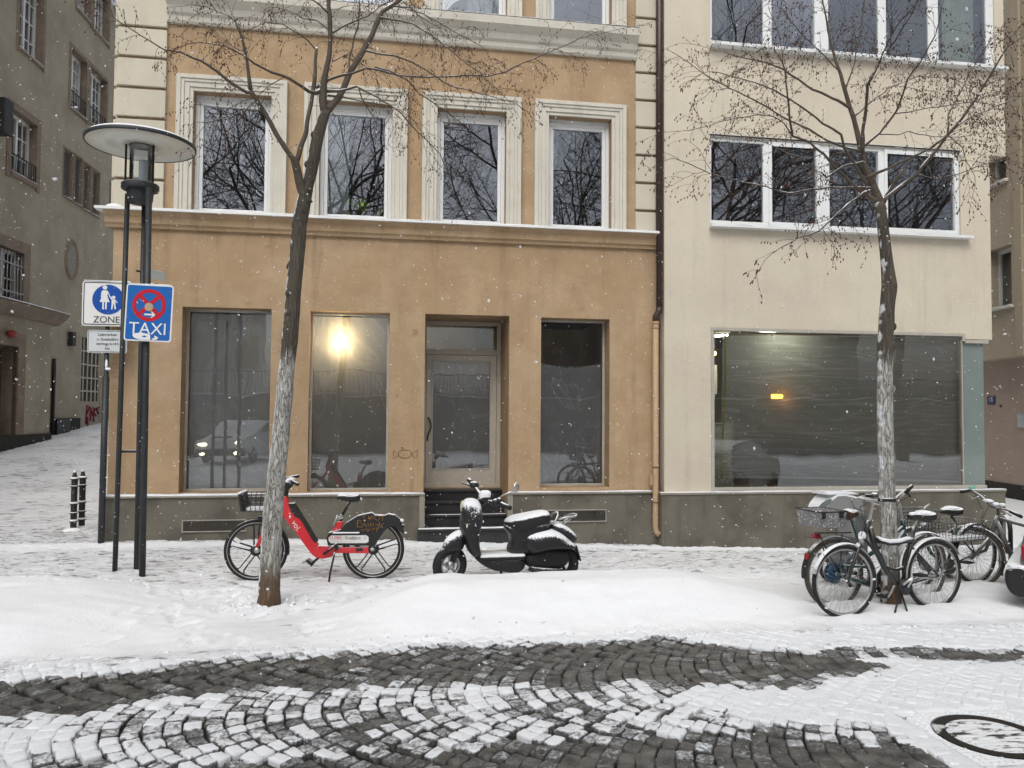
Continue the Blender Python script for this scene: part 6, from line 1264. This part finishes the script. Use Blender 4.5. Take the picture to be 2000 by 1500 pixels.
# lock sagging round the trunk
p = Pb(1745, 1056, -.02); ch = empty('bicycle_lock', RG.p, RG.rz, 'thick snow covered chain lock sagging round the trunk of the right tree', 'lock')
b = MB(); lp = [Pb(1712, 1052, -.02), Pb(1722, 1058, -.06), Pb(1737, 1062, -.09), Pb(1755, 1061, -.08), Pb(1772, 1056, -.04), Pb(1784, 1056, .0)]; b.tube(lp, .018, 8); b.tube([Pb(1784, 1056, 0), Pb(1775, 1058, .2), Pb(1740, 1058, .33), Pb(1715, 1058, .2), Pb(1710, 1054, 0)], .016, 8); b.build('chain', M['black'], ch)
b = MB(); b.tube([q+Vector((0, 0, .02)) for q in lp], [.01, .019, .021, .021, .019, .01], 8); b.build('snow', M['snow'], ch)

# ---- teal bicycle with grey crate, facing right behind the tree
g0, g1 = onZ(1629, 1186), onZ(1806, 1172); RG2 = Rig((g0.x, g0.y, 0), math.atan2((g1-g0).y, (g1-g0).x)); P2 = RG2.P
tb = empty('crate_bicycle', RG2.p, RG2.rz, 'dark teal bicycle carrying a grey crate over its rear wheel, left of the right tree', 'bicycle')
Rw2 = .335; r2, f2 = P2(1629, 1126), P2(1806, 1114); r2.z = f2.z = Rw2-.01
wheel(tb, (r2.x, r2.z), Rw2, .023, tyre=M['dirty']); wheel(tb, (f2.x, f2.z), Rw2, .023, R(10), tyre=M['dirty'])
fend(tb, (r2.x, r2.z), Rw2, R(20), R(185), M['blackfender'], .032, .012); fend(tb, (f2.x, f2.z), Rw2, R(20), R(170), M['fender'], .03, .012)
b = MB(); b.lathe([(0, -.04), (.09, -.035), (.10, -.01), (.10, .01), (.09, .035), (0, .04)], r2, (0, 1, 0), 28); b.build('hub_motor', mat('blue_hub', (.012,.045,.09), .4, .3), tb)
bb2 = P2(1706, 1140); sc2 = P2(1664, 1015)
rods(tb, 'frame', M['teal'], [([sc2, bb2], .018), ([bb2, P2(1740, 1090), P2(1766, 1035)], .024), ([P2(1690, 1090), P2(1730, 1060), P2(1764, 1028)], .018), ([bb2, r2+Vector((0, -.06, 0))], .013), ([bb2, r2+Vector((0, .06, 0))], .013), ([P2(1680, 1060), r2+Vector((0, -.06, 0))], .010), ([P2(1766, 1040), P2(1763, 1015)], .022)], 10)
rods(tb, 'chain_guard', M['teal'], [([P2(1640, 1122, -.05), P2(1712, 1148, -.06)], .02), ([P2(1645, 1105, -.05), P2(1700, 1108, -.05)], .014)], 8)
rods(tb, 'fork', M['teal'], [([P2(1768, 1042), P2(1790, 1080, -.05), f2+Vector((0, -.05, 0))], .014), ([P2(1768, 1042), P2(1790, 1080, .05), f2+Vector((0, .05, 0))], .014)])
crank(tb, bb2, R(-35), M['black'], -1, .15, .08)
rods(tb, 'carrier', M['bframe'], [([P2(1590, 1041, -.06), P2(1662, 1040, -.06)], .008), ([P2(1590, 1041, .06), P2(1662, 1040, .06)], .008), ([P2(1600, 1042, -.06), r2+Vector((0, -.06, 0))], .007), ([P2(1645, 1042, -.06), r2+Vector((.02, -.06, 0))], .007), ([P2(1600, 1042, .06), r2+Vector((0, .06, 0))], .007), ([P2(1572, 1043, -.1), P2(1572, 1050, -.1), P2(1610, 1050, -.1)], .003)], 6)
M['crate'] = mat('grey_crate', (.20,.20,.205), .6, var=.12, vs=8, c2=(.72,.73,.74), c2s=60, c2t=(.54,.64))
cra = P2(1600, 1001, -.17), P2(1655, 1003, -.17), P2(1650, 1034, -.17), P2(1604, 1033, -.17); b = MB()
def crate_box(b, t):
    zt, zb_ = cra[0].z, cra[3].z-.0; o = [(cra[0].x+t, -.17+t, zt), (cra[1].x-t, -.17+t, zt), (cra[1].x-t, .17-t, zt), (cra[0].x+t, .17-t, zt), (cra[3].x+t, -.14+t, zb_+t), (cra[2].x-t, -.14+t, zb_+t), (cra[2].x-t, .14-t, zb_+t), (cra[3].x+t, .14-t, zb_+t)]; return o
o1, o2 = crate_box(b, 0), crate_box(b, .008); b.add(o1+o2, [(0,1,5,4),(1,2,6,5),(2,3,7,6),(3,0,4,7),(4,5,6,7),(8,9,13,12),(9,10,14,13),(10,11,15,14),(11,8,12,15),(12,13,14,15),(0,1,9,8),(1,2,10,9),(2,3,11,10),(3,0,8,11)])
cr_ = b.build('crate', M['crate'], tb); b = MB(); b.tube([Vector(q) for q in o1[:4]+o1[:1]], .006, 6); b.box(o1[0][0]+.03, o1[0][0]+.07, -.178, -.170, o1[0][2]-.06, o1[0][2]-.005); b.box(o1[1][0]-.09, o1[1][0]-.045, -.178, -.170, o1[0][2]-.06, o1[0][2]-.005); b.build('handles', M['black'], cr_)
b = MB(); b.box(o1[4][0]+.02, o1[5][0]-.02, -.13, .13, o1[4][2]+.02, o1[4][2]+.10); b.build('snow', M['snow'], cr_, bevel=.02)
b = MB(); b.obox(P2(1594, 1047, -.02), (.035, 0, .0), (0, .03, 0), (0, 0, .025)); b.build('tail_light', M['redlens'], tb, bevel=.006); b = MB(); b.obox(P2(1575, 1086, -.02), (.012, 0, .0), (0, .02, 0), (.004, 0, .03)); b.build('rear_reflector', M['redlens'], tb, bevel=.006)
rods(tb, 'seat_post', M['chrome'], [([sc2, P2(1662, 1010)], .013)]); saddle(tb, P2(1663, 1004), .15, .07, mat('brown_saddle', (.07,.035,.022), .5, snow=(.6, .35, 30)), 1)
hb2 = rods(tb, 'handlebar', M['chrome'], [([P2(1763, 1015), P2(1757, 985), P2(1752, 975)], .014), ([P2(1752, 975, .0), P2(1748, 978, -.15), P2(1758, 970, -.24), P2(1776, 957, -.27)], .012), ([P2(1752, 975), P2(1750, 972, .15), P2(1758, 965, .24), P2(1766, 960, .27)], .012)])
b = MB(); b.tube([P2(1768, 964, -.26), P2(1782, 948, -.29)], .018, 10); b.tube([P2(1772, 962, -.26), P2(1778, 970, -.24)], .008, 6); b.build('grip', M['grip'], hb2); rods(tb, 'brake_cable', M['cable'], [([P2(1777, 968, -.2), P2(1760, 978, -.1), P2(1748, 990, -.05), P2(1752, 1010), P2(1760, 1030)], .003)], 5)

# ---- hooded child seat trailer standing behind the crate
hp = onZ(1625, 1165); RG3 = Rig((hp.x, hp.y+.35, 0), RG2.rz); P4 = RG3.P
tr_ = empty('child_trailer', RG3.p, RG3.rz, 'grey hooded child trailer with snow covered hood and oval window behind the crate', 'trailer')
M['hood'] = mat('snowy_hood', (.32,.33,.32), .6, var=.1, snow=(.2, .3, 20)); M['tgrey'] = mat('trailer_fabric', (.13,.135,.14), .7, var=.2, vs=6)
b = MB(); hd = [P4(x, y) for x, y in ((1592, 996), (1596, 985), (1606, 972), (1618, 963), (1632, 962), (1652, 966), (1668, 972), (1672, 1000), (1672, 1045), (1652, 1050), (1648, 1000), (1610, 1000))]; b.ext([(q.x, q.z) for q in hd], -.14, .14); b.build('hood', M['hood'], tr_, bevel=.02)
b = MB(); n = 20; wc = P4(1612, 984, -.145); b.add([(wc.x+.085*math.cos(2*math.pi*i/n)*.9+.03*math.sin(2*math.pi*i/n), -.146, wc.z+.045*math.sin(2*math.pi*i/n)+.022*math.cos(2*math.pi*i/n)) for i in range(n)], [tuple(range(n))]); b.build('window', M['greenglass'], tr_)
b = MB(); s0 = P4(1652, 1000); s1 = P4(1673, 1090); b.box(s0.x, s1.x, -.18, .18, .28, s0.z); b.box(s0.x-.25, s1.x, -.16, .16, .26, .34); b.build('body', M['tgrey'], tr_, bevel=.02)
for s_ in (-.2, .2): wheel(tr_, (s0.x-.02, .17), .17, .018, v=s_, nsp=16)
b = MB(); snowstrip(b, P4(1598, 972).x+.02, P4(1660, 966).x, -.13, .13, P4(1630, 963).z-.004, .03, step=.04); b.build('snow', M['snow'], tr_)

# ---- dark green bicycle with wire baskets
g0, g1 = onZ(1782, 1150), onZ(1898, 1138); RG5 = Rig((g0.x, g0.y, -.02), math.atan2((g1-g0).y, (g1-g0).x)+.0); P5 = RG5.P
gb_ = empty('basket_bicycle', RG5.p, RG5.rz, 'dark green bicycle with black wire baskets front and back, behind the right tree', 'bicycle')
Rw5 = .33; f5, r5 = P5(1782, 1090), P5(1905, 1086); f5.z = r5.z = Rw5; wheel(gb_, (f5.x, Rw5), Rw5, .02, R(-12)); wheel(gb_, (r5.x, Rw5), Rw5, .02)
fend(gb_, (f5.x, Rw5), Rw5, R(10), R(175), M['green'], .028, .012); fend(gb_, (r5.x, Rw5), Rw5, R(10), R(175), M['blackfender'], .028, .012)
bb5 = P5(1850, 1105); s5 = P5(1868, 1022)
rods(gb_, 'frame', M['green'], [([P5(1800, 1028), P5(1796, 1045)], .02), ([P5(1798, 1038), P5(1818, 1080), bb5], .02), ([P5(1800, 1030), P5(1840, 1068)], .016), ([s5, bb5], .017), ([bb5, r5], .012), ([P5(1866, 1040), r5], .010), ([P5(1796, 1046), f5], .014)])
rods(gb_, 'stem', M['chrome'], [([P5(1800, 1030), P5(1803, 1000)], .013), ([P5(1795, 990, -.26), P5(1803, 992, -.1), P5(1803, 996), P5(1808, 990, .1), P5(1815, 985, .26)], .011)])
rods(gb_, 'seat_post', M['bframe'], [([s5, P5(1858, 1008)], .013)]); saddle(gb_, P5(1853, 998), .24, .10, dirr=-1)
x0 = P5(1752, 1020).x; x1 = P5(1812, 1020).x; basket(gb_, 'front_basket', x0, x1, -.17, .17, P5(1780, 1036).z, P5(1780, 996).z, M['bframe'], .85, 8, 6)
x0 = P5(1828, 1020).x; x1 = P5(1903, 1020).x; b5 = basket(gb_, 'rear_basket', x0, x1, -.19, .19, P5(1865, 1052).z, P5(1865, 1016).z, M['bframe'], .85, 9, 6); b = MB(); b.box(x0+.03, x1-.03, -.15, .15, P5(1865, 1052).z+.004, P5(1865, 1052).z+.04); b.build('snow', M['snow'], b5, bevel=.012)
rods(gb_, 'carrier', M['bframe'], [([P5(1835, 1054, -.05), P5(1905, 1056, -.05)], .007), ([P5(1895, 1056, -.05), r5], .006)], 6); crank(gb_, bb5, R(20), M['black'], -1, .15, .08)

# ---- grey trekking bicycle at the stand
g0 = onZ(1896, 1148, -.06); RG6 = Rig((g0.x, g0.y, -.06), R(-24)); P6 = RG6.P
tk = empty('trekking_bicycle', RG6.p, RG6.rz, 'grey trekking bicycle with turquoise bell leaning on the black stand at right', 'bicycle')
Rw6 = .335; f6 = P6(1896, 1090); f6.z = Rw6; ht6, hb6 = P6(1949, 1007), P6(1936, 1045); bb6 = P6(1986, 1106); r6 = Vector((f6.x+1.05, 0, Rw6))
wheel(tk, (f6.x, Rw6), Rw6, .021, R(-6), tyre=M['dirty']); wheel(tk, (r6.x, Rw6), Rw6, .021)
M['rustfender'] = mat('rusty_fender', (.16,.10,.07), .6, .2, var=.3, vs=12, snow=(.45, .6, 30)); fend(tk, (f6.x, Rw6), Rw6, R(10), R(165), M['rustfender'], .03, .012, steer=R(-6)); fend(tk, (r6.x, Rw6), Rw6, R(10), R(170), M['rustfender'], .03, .012)
rods(tk, 'frame', M['gframe'], [([ht6, hb6], .024), ([P6(1946, 1018), P6(1966, 1065), bb6], .026), ([P6(1950, 1012), P6(2000, 1026), P6(2040, 1036)], .020), ([P6(2042, 1010), bb6], .018), ([bb6, r6], .012), ([P6(2040, 1036), r6], .010)], 12)
rods(tk, 'fork', M['gframe'], [([hb6, P6(1912, 1075, -.055), f6+Vector((.0, -.055, 0))], [.02, .018, .012]), ([hb6, P6(1925, 1075, .055), f6+Vector((.0, .055, 0))], [.02, .018, .012])], 10)
h6 = rods(tk, 'handlebar', M['gframe'], [([ht6, P6(1950, 990)], .016), ([P6(1895, 957, .30), P6(1915, 968, .2), P6(1935, 988, .03), P6(1950, 993, -.05), P6(1968, 996, -.2), P6(1980, 1002, -.28)], .012)])
b = MB(); b.tube([P6(1875, 961, .32), P6(1894, 957, .30)], .018, 10); b.tube([P6(1972, 998, -.25), P6(1996, 1010, -.34)], .018, 10); b.build('grip', M['grip'], h6)
b = MB(); b.lathe([(.03, 0), (.032, .012), (.02, .03), (0, .034)], P6(1899, 955, .28), (0, 0, 1), 16); b.build('bell', mat('turquoise_bell', (.10,.42,.38), .3, coat=.4), h6)
b = MB(); b.ell(P6(1958, 986, -.1), (.035, .04, .02)); b.ell(P6(1930, 978, .05), (.05, .10, .02)); b.ell(P6(1945, 985, .0), (.04, .05, .025)); b.build('snow', M['snow'], h6)
rods(tk, 'brake_cable', M['cable'], [([P6(1905, 965, .2), P6(1920, 1000, .1), P6(1915, 1020), P6(1935, 1040)], .003), ([P6(1965, 995, -.2), P6(1930, 990, -.1), P6(1918, 1015, -.05), P6(1925, 1050, -.05)], .003)], 5)
rods(tk, 'brake_lever', M['chrome'], [([P6(1915, 968, .2), P6(1900, 975, .24), P6(1898, 972, .28)], .008), ([P6(1958, 996, -.15), P6(1975, 1008, -.25)], .007)], 6); crank(tk, bb6, R(160), M['black'], -1, .16, .09); saddle(tk, P6(2046, 1000), .26, .08)
rods(tk, 'seat_post', M['chrome'], [([P6(2042, 1012), P6(2046, 1006)], .013)])
# bicycle stand
sp_ = onZ(1965, 1130); s_ = empty('bicycle_stand', (sp_.x, sp_.y, 0), R(70), 'black steel hoop bicycle stand at the right behind the grey bicycle', 'bicycle stand'); hz_ = onY(1965, 1010, sp_.y).z
b = MB(); b.tube([(-.13, 0, -.2), (-.13, 0, hz_-.13)]+[(-.13*math.cos(a), 0, hz_-.13+.13*math.sin(a)) for a in (R(30), R(60), R(90), R(120), R(150))]+[(.13, 0, hz_-.13), (.13, 0, -.2)], .024, 12); b.build('hoop', M['blacksnow'], s_)
# ================================================================ SCOOTER
Z4 = lambda x, y: (820+x/5.5556, 880+y/5.5556)
sg = onZ(*Z4(900, 1425)); SR = Rig((sg.x, sg.y, 0.0), R(2)); P7 = lambda x, y, v=0.: SR.P(*Z4(x, y), v)
sco = empty('motor_scooter', SR.p, SR.rz, 'black retro motor scooter dusted with snow, parked before the door steps', 'scooter')
def U7(pts): return [(P7(x, y).x, P7(x, y).z) for x, y in pts]
def smoothpoly(pts, it=2):
    for _ in range(it):
        o = []
        for i in range(len(pts)):
            a, c = pts[i], pts[(i+1) % len(pts)]; o += [(a[0]*.75+c[0]*.25, a[1]*.75+c[1]*.25), (a[0]*.25+c[0]*.75, a[1]*.25+c[1]*.75)]
        pts = o
    return pts
M['sblk'] = mat('scooter_black', (.014,.014,.016), .38, var=.1, vs=6, snow=(.50, 1.3, 55), coat=.15, spec=.4); M['sshield'] = mat('scooter_black_front', (.016,.016,.018), .4, var=.1, vs=6, snow=(.30, 1.5, 60), coat=.1); M['sseat'] = mat('scooter_seat', (.016,.016,.016), .6, var=.1, snow=(.42, .45, 26)); M['plasticb'] = mat('black_plastic', (.012,.012,.013), .6, var=.1, snow=(.9, .5, 50)); M['lens'] = mat('pale_lens', (.62,.60,.50), .3, var=.05)
def tyre7(x, y, Rm, v=0., steer=0., nm='wheel'):
    c = P7(x, y); b = MB(); b.ring((0, 0, 0), (0, 1, 0), Rm-.045, .048, 44, 12); t = b.build(nm, M['rubber'], sco); t.location = (c.x, v, c.z); t.rotation_euler.z = steer
    b = MB(); b.ring((0, 0, 0), (0, 1, 0), Rm-.095, .016, 40, 8, sx=1.6); b.lathe([(0, -.05), (.035, -.05), (.045, -.02), (.045, .02), (.035, .05), (0, .05)], (0,0,0), (0,1,0), 18)
    for i in range(5): a = R(72*i+20); b.tube([(.03*math.cos(a), 0, .03*math.sin(a)), ((Rm-.1)*math.cos(a), 0, (Rm-.1)*math.sin(a))], [.018, .013], 7)
    b.build('rim', M['steel'] if steer else M['plasticb'], t); return t
tyre7(325, 1245, .205, steer=R(25)); tyre7(1525, 1225, .205)
def pf(name, pts, hw, m, p=.5, it=2, vo=0., parent=None, taper=None, lay=8): b = MB(); b.puff(smoothpoly(U7(pts), it), hw, p=p, vo=vo, taper=taper, lay=lay); return b.build(name, m, parent or sco)
pf('front_mudguard', [(238, 1062), (265, 975), (330, 905), (430, 850), (480, 880), (490, 1010), (460, 1085), (370, 1095), (300, 1110), (262, 1100)], .085, M['sshield'], .6)
pf('leg_shield', [(500, 515), (600, 515), (655, 560), (672, 660), (675, 760), (645, 860), (640, 960), (640, 1060), (660, 1130), (650, 1175), (570, 1150), (505, 1070), (480, 980), (440, 900), (430, 800), (445, 700), (480, 620), (470, 560)], .19, M['sshield'], .45)
pf('front_bulge', [(450, 560), (500, 520), (590, 530), (650, 600), (640, 720), (560, 860), (500, 880), (450, 830), (440, 700)], .12, M['sshield'], .5, vo=-.06)
pf('floor_tunnel', [(560, 1130), (650, 1100), (660, 1165), (1110, 1150), (1140, 1180), (1135, 1270), (1030, 1328), (900, 1300), (780, 1290), (650, 1225)], .15, M['plasticb'], .25)
b = MB(); u0_, u1_ = P7(630, 1170).x, P7(1110, 1170).x; zf = P7(850, 1120).z; b.box(u0_, u1_, -.16, .16, zf-.04, zf-.005); b.build('foot_board', M['plasticb'], sco, bevel=.012)
b = MB(); snowstrip(b, u0_+.01, u1_-.0, -.155, .155, zf-.006, .028, step=.03); b.build('foot_board_snow', M['snow'], sco)
pf('rear_body', [(900, 800), (960, 760), (1100, 760), (1400, 740), (1430, 900), (1400, 1050), (1200, 1110), (1090, 1140), (960, 1120), (938, 1070), (975, 990), (965, 900), (915, 850)], .135, M['sblk'], .35)
pf('side_panel', [(1075, 925), (1180, 865), (1320, 835), (1450, 840), (1545, 890), (1620, 960), (1680, 1010), (1690, 1050), (1600, 1062), (1400, 1068), (1250, 1100), (1150, 1120), (1100, 1040)], .215, M['sblk'], .55)
pf('tail', [(1400, 760), (1500, 765), (1600, 820), (1690, 905), (1705, 980), (1640, 1010), (1500, 900), (1400, 830)], .12, M['sshield'], .5)
pf('seat', [(905, 790), (935, 735), (1000, 715), (1150, 685), (1330, 648), (1390, 655), (1418, 710), (1410, 775), (1300, 805), (1180, 850), (1090, 905), (1010, 900), (930, 850)], .145, M['sseat'], .38)
b = MB(); sp7 = smoothpoly(U7([(935, 765), (960, 712), (1100, 685), (1330, 640), (1395, 655), (1400, 700), (1250, 735), (1080, 760)]), 2); b.puff(sp7, .125, p=.5, lay=8); b.build('seat_snow', M['snow'], sco)
pf('engine', [(1100, 1120), (1350, 1040), (1600, 1050), (1640, 1150), (1560, 1270), (1400, 1300), (1180, 1270), (1110, 1200)], .10, M['plasticb'], .3, vo=-.0)
b = MB(); b.tube([P7(1180, 1280, -.13), P7(1330, 1320, -.15), P7(1620, 1330, -.15)], [.02, .045, .04], 12); b.build('exhaust', M['plasticb'], sco)
b = MB(); b.tube([P7(500, 900), P7(420, 1060), P7(330, 1240)], [.05, .04, .03], 10); b.build('fork', M['plasticb'], sco)
b = MB(); b.obox(P7(1700, 1100), (.025, 0, -.085), (0, .09, 0), (.006, 0, .002)); b.build('number_plate_holder', M['plasticb'], sco, bevel=.004)
b = MB(); b.ell(P7(1662, 925, -.045), (.024, .05, .038)); b.build('tail_light', M['redlens'], sco)
b = MB(); b.ell(P7(1583, 985, -.16), (.032, .03, .028)); b.ell(P7(520, 818, -.155), (.028, .03, .055)); b.build('indicator', M['lens'], sco)
b = MB(); b.ell(P7(466, 612, -.02), (.028, .085, .072)); b.build('headlight', M['lens'], sco)
b = MB(); b.obox(P7(705, 497, -.05), (.055, 0, .0), (0, .07, 0), (.008, 0, .045)); ins = b.build('instrument', M['sblk'], sco, bevel=.03); b = MB(); b.obox(P7(705, 480, -.05), (.058, 0, .0), (0, .072, 0), (.008, 0, .046)); b.build('snow', M['snow'], ins, bevel=.03)
b = MB(); b.tube([P7(640, 560, 0), P7(690, 545, 0), P7(700, 520, 0)], .045, 12); b.tube([P7(540, 325, .33), P7(585, 380, .25), P7(640, 450, .1), P7(700, 540, -.05), P7(800, 560, -.16), P7(860, 560, -.24), P7(900, 580, -.28)], .017, 10); hbs = b.build('handlebar', M['sblk'], sco)
b = MB(); b.tube([P7(880, 575, -.27), P7(985, 628, -.37)], .024, 12); b.tube([P7(560, 350, .3), P7(528, 312, .36)], .024, 12); b.build('grip', M['grip'], hbs)
b = MB(); b.tube([P7(620, 440, .15), P7(560, 385, .25), P7(455, 348, .33)], .009, 7); b.tube([P7(800, 545, -.16), P7(860, 545, -.24), P7(940, 600, -.33)], .009, 7); b.build('brake_lever', M['blacksnow'], hbs)
b = MB(); b.ell(P7(590, 375, .22), (.055, .05, .045)); b.ell(P7(830, 560, -.2), (.05, .05, .04)); b.ell(P7(860, 540, -.24), (.03, .04, .03)); b.build('snow', M['blacksnow'], hbs)
b = MB(); b.tube([P7(845, 525, -.2), P7(900, 485, -.25), P7(1030, 435, -.3)], .008, 8); mm_ = P7(1045, 403, -.31); b.lathe([(0, -.018), (.048, -.012), (.056, 0), (.056, .008), (0, .008)], mm_, (-.75, .6, .1), 24); b.build('mirror', M['chrome'], sco)
b = MB(); rk = [([(1390, 800, -.08), (1465, 775, -.1), (1500, 700, -.1), (1490, 665, -.06)], .011), ([(1500, 745, -.08), (1600, 725, -.08), (1690, 712, -.06), (1700, 695, 0), (1665, 685, .06), (1560, 715, .08)], .011), ([(1550, 800, -.08), (1640, 745, -.06)], .007), ([(1420, 720, .1), (1440, 680, .1), (1490, 665, .0)], .010), ([(1540, 780, .05), (1620, 730, .05)], .007)]
for l_, r_ in rk: b.tube([P7(*q) for q in l_], r_, 8)
b.build('luggage_rack', M['chrome'], sco)
b = MB(); b.tube([P7(880, 1290, -.05), Vector((P7(885, 1400, -.1).x, -.12, .0))], .014, 8); b.build('stand', M['plasticb'], sco)
b = MB(); b.tube([P7(700, 560, -.12), P7(720, 620, -.1), P7(680, 640, -.05)], .006, 6); b.build('cable', M['cable'], sco)

# ================================================================ CAR at the right edge
A = onZ(1999, 1206, 0); car = empty('parked_car', (A.x+.03, A.y+.12, 0), R(-47), 'silver grey parked car with red tail lamp cut off by the right edge', 'car')
M['carp'] = mat('dirty_silver_paint', (.28,.28,.27), .35, .5, var=.25, vs=10, snow=(.55, .7, 30), coat=.3, c2=(.14,.12,.10), c2s=5); M['carb'] = mat('car_black_plastic', (.018,.018,.018), .6, var=.2, vs=20, snow=(.35, .9, 25)); M['yel'] = mat('yellow_lens', (.60,.55,.10), .3, coat=.4)
def zc_(py): return EYE-(py-811)*A.y*1.03/1500
prof = [(.06, .34), (.03, .55), (.05, .78), (.07, .93), (.10, .99), (.30, 1.40), (.52, 1.47), (1.3, 1.52), (2.2, 1.46), (2.9, 1.08), (3.7, .95), (4.05, .78), (4.12, .5), (4.05, .3), (3.8, .22), (.4, .22)]
car.scale.z = .84; car.location.z = -.03
b = MB(); b.ext(smoothpoly(prof, 2), .0, 1.66, sm=False); b.build('body', M['carp'], car, bevel=.05)
b = MB(); b.ext(smoothpoly([(-.07, .30), (-.09, .45), (-.06, .56), (.10, .58), (.14, .40), (.12, .24), (.0, .22)], 2), -.02, 1.68); bp_ = b.build('bumper', M['carb'], car, bevel=.03)
b = MB(); snowstrip(b, -.07, .08, .0, 1.6, .555, .05, step=.03); b.build('snow', M['snow'], bp_)
b = MB(); b.ext([(.055, .62), (.045, .80), (.20, .81), (.22, .62)], -.004, .05); b.ext([(.015, .60), (.00, .76), (.16, .77), (.18, .60)], 1.56, 1.672); b.build('tail_lamp', M['redlens'], car, bevel=.015)
b = MB(); b.ext([(.07, .86), (.08, .98), (.18, .99), (.2, .86)], -.004, .05); b.build('indicator_lamp', M['yel'], car, bevel=.012)
b = MB(); b.ext([(.34, 1.02), (.5, 1.38), (1.3, 1.44), (2.1, 1.38), (2.7, 1.06)], -.006, 1.666); b.build('windows', M['greenglass'], car)
for x in (.72, 3.3):
    for v in (.02, 1.64):
        b = MB(); b.ring((x, v, .29), (0, 1, 0), .22, .085, 40, 12, sx=1.0); wt = b.build('wheel', M['rubber'], car); b = MB(); b.lathe([(0, -.06), (.15, -.07), (.16, .0), (0, .02)], (x, v, .29), (0, 1, 0), 24); b.build('hub_cap', M['steel'], wt)

# parked car with lit headlights on the viewer's side, seen mirrored in the left shop window
rc = empty('white_car', (-5.6, -3.4, 0), R(-78), 'snow covered car with lit headlights mirrored in the left shop window', 'car')
b = MB(); b.ext(smoothpoly([(0, .3), (.02, .7), (.3, .85), (1.2, 1.0), (1.9, 1.45), (3.4, 1.48), (4.1, 1.0), (4.3, .9), (4.3, .3)], 2), -.85, .85); b.build('body', M['snow'], rc, bevel=.06)
b = MB(); b.ext([(1.35, 1.02), (1.95, 1.38), (3.3, 1.40), (3.9, 1.02)], -.86, .86); b.build('windows', M['greenglass'], rc); b = MB(); b.ext([(-.03, .28), (-.03, .5), (.1, .5), (.1, .28)], -.8, .8); b.build('bumper', M['carb'], rc)
M['head'] = mat('headlight_lit', (1,.95,.7), emit=((1,.9,.55), 14)); b = MB(); 
for v in (-.62, .62): b.ell((.02, v, .66), (.05, .13, .06))
for v in (-.6, .6): b.ell((-.02, v, .36), (.04, .08, .05))
b.build('headlight', M['head'], rc)
for x in (.8, 3.5):
    for v in (-.8, .8): b = MB(); b.ring((x, v, .3), (0, 1, 0), .22, .09, 30, 10); b.build('wheel', M['rubber'], rc)

# ================================================================ FALLING SNOW
random.seed(77); b = MB()
def flake(p, s):
    a = Vector((rnd(-1, 1), rnd(-1, 1), rnd(-1, 1))).normalized(); c = a.orthogonal().normalized(); d = a.cross(c); a = a*s*rnd(1., 1.5); c = c*s*rnd(.7, 1); d = d*s*rnd(.5, .9)
    b.add([p+a, p-a, p+c, p-c, p+d, p-d], [(0,2,4),(2,1,4),(1,3,4),(3,0,4),(2,0,5),(1,2,5),(3,1,5),(0,3,5)], 0, True)
n = 0
while n < 6500:
    z = (random.random()**(1/2.6))*11.2+.4
    if z < 1.6: continue
    px_, py_ = rnd(-60, 2060), rnd(-60, 1450); p = EYEP+ray(px_, py_)*z
    if p.y > D-.3 and p.x > -4: continue
    if p.z < .1: continue
    flake(p, (rnd(.0022, .0066) if random.random() < .96 else rnd(.007, .0105))*(1 if z > 4 else .75)); n += 1
fl = b.build('falling_snow', M['snow'], recalc=False); tag(fl, 'small white snowflakes falling through the air', 'snowflakes', kind='stuff')

# pieces that belong to one thing but stand apart become parts of their own
def islands(me):
    par = list(range(len(me.vertices)))
    def find(i):
        while par[i] != i: par[i] = par[par[i]]; i = par[i]
        return i
    for e in me.edges:
        a, c = find(e.vertices[0]), find(e.vertices[1])
        if a != c: par[a] = c
    g = {}
    for i in range(len(par)): g.setdefault(find(i), []).append(i)
    return list(g.values())
for o in list(bpy.data.objects):
    if o.type == 'MESH' and o.name.split('.')[0] in ('grip', 'collar_rings', 'pipe_clamp', 'quoin_joints', 'headlight', 'indicator', 'tail_lamp', 'rod', 'handles', 'bolts', 'brake_lever', 'brake_cable', 'mudguard_stay', 'cap') or (o.type == 'MESH' and o.name.split('.')[0] == 'snow' and o.parent and o.parent.name.split('.')[0] in ('bollard', 'handlebar', 'basket', 'electric_bicycle', 'city_bicycle', 'saddle')):
        isl = islands(o.data)
        if not 1 < len(isl) < 12: continue
        src = o.data; base = {'collar_rings': 'collar_ring', 'quoin_joints': 'quoin_joint', 'bolts': 'bolt', 'handles': 'handle'}.get(o.name.split('.')[0], o.name.split('.')[0])
        for k, vs in enumerate(isl):
            s_ = set(vs); idx = {v: i for i, v in enumerate(vs)}; me = bpy.data.meshes.new(base); ps = [p for p in src.polygons if p.vertices[0] in s_]
            me.from_pydata([src.vertices[v].co[:] for v in vs], [], [[idx[v] for v in p.vertices] for p in ps])
            for m_ in src.materials: me.materials.append(m_)
            me.polygons.foreach_set('material_index', [p.material_index for p in ps]); me.polygons.foreach_set('use_smooth', [p.use_smooth for p in ps])
            if k == 0: n_ = o; new0 = me; continue
            n_ = o.copy(); n_.data = me; n_.name = base; col.objects.link(n_)
        for ch_ in o.children: pass
        o.data = new0; o.name = base
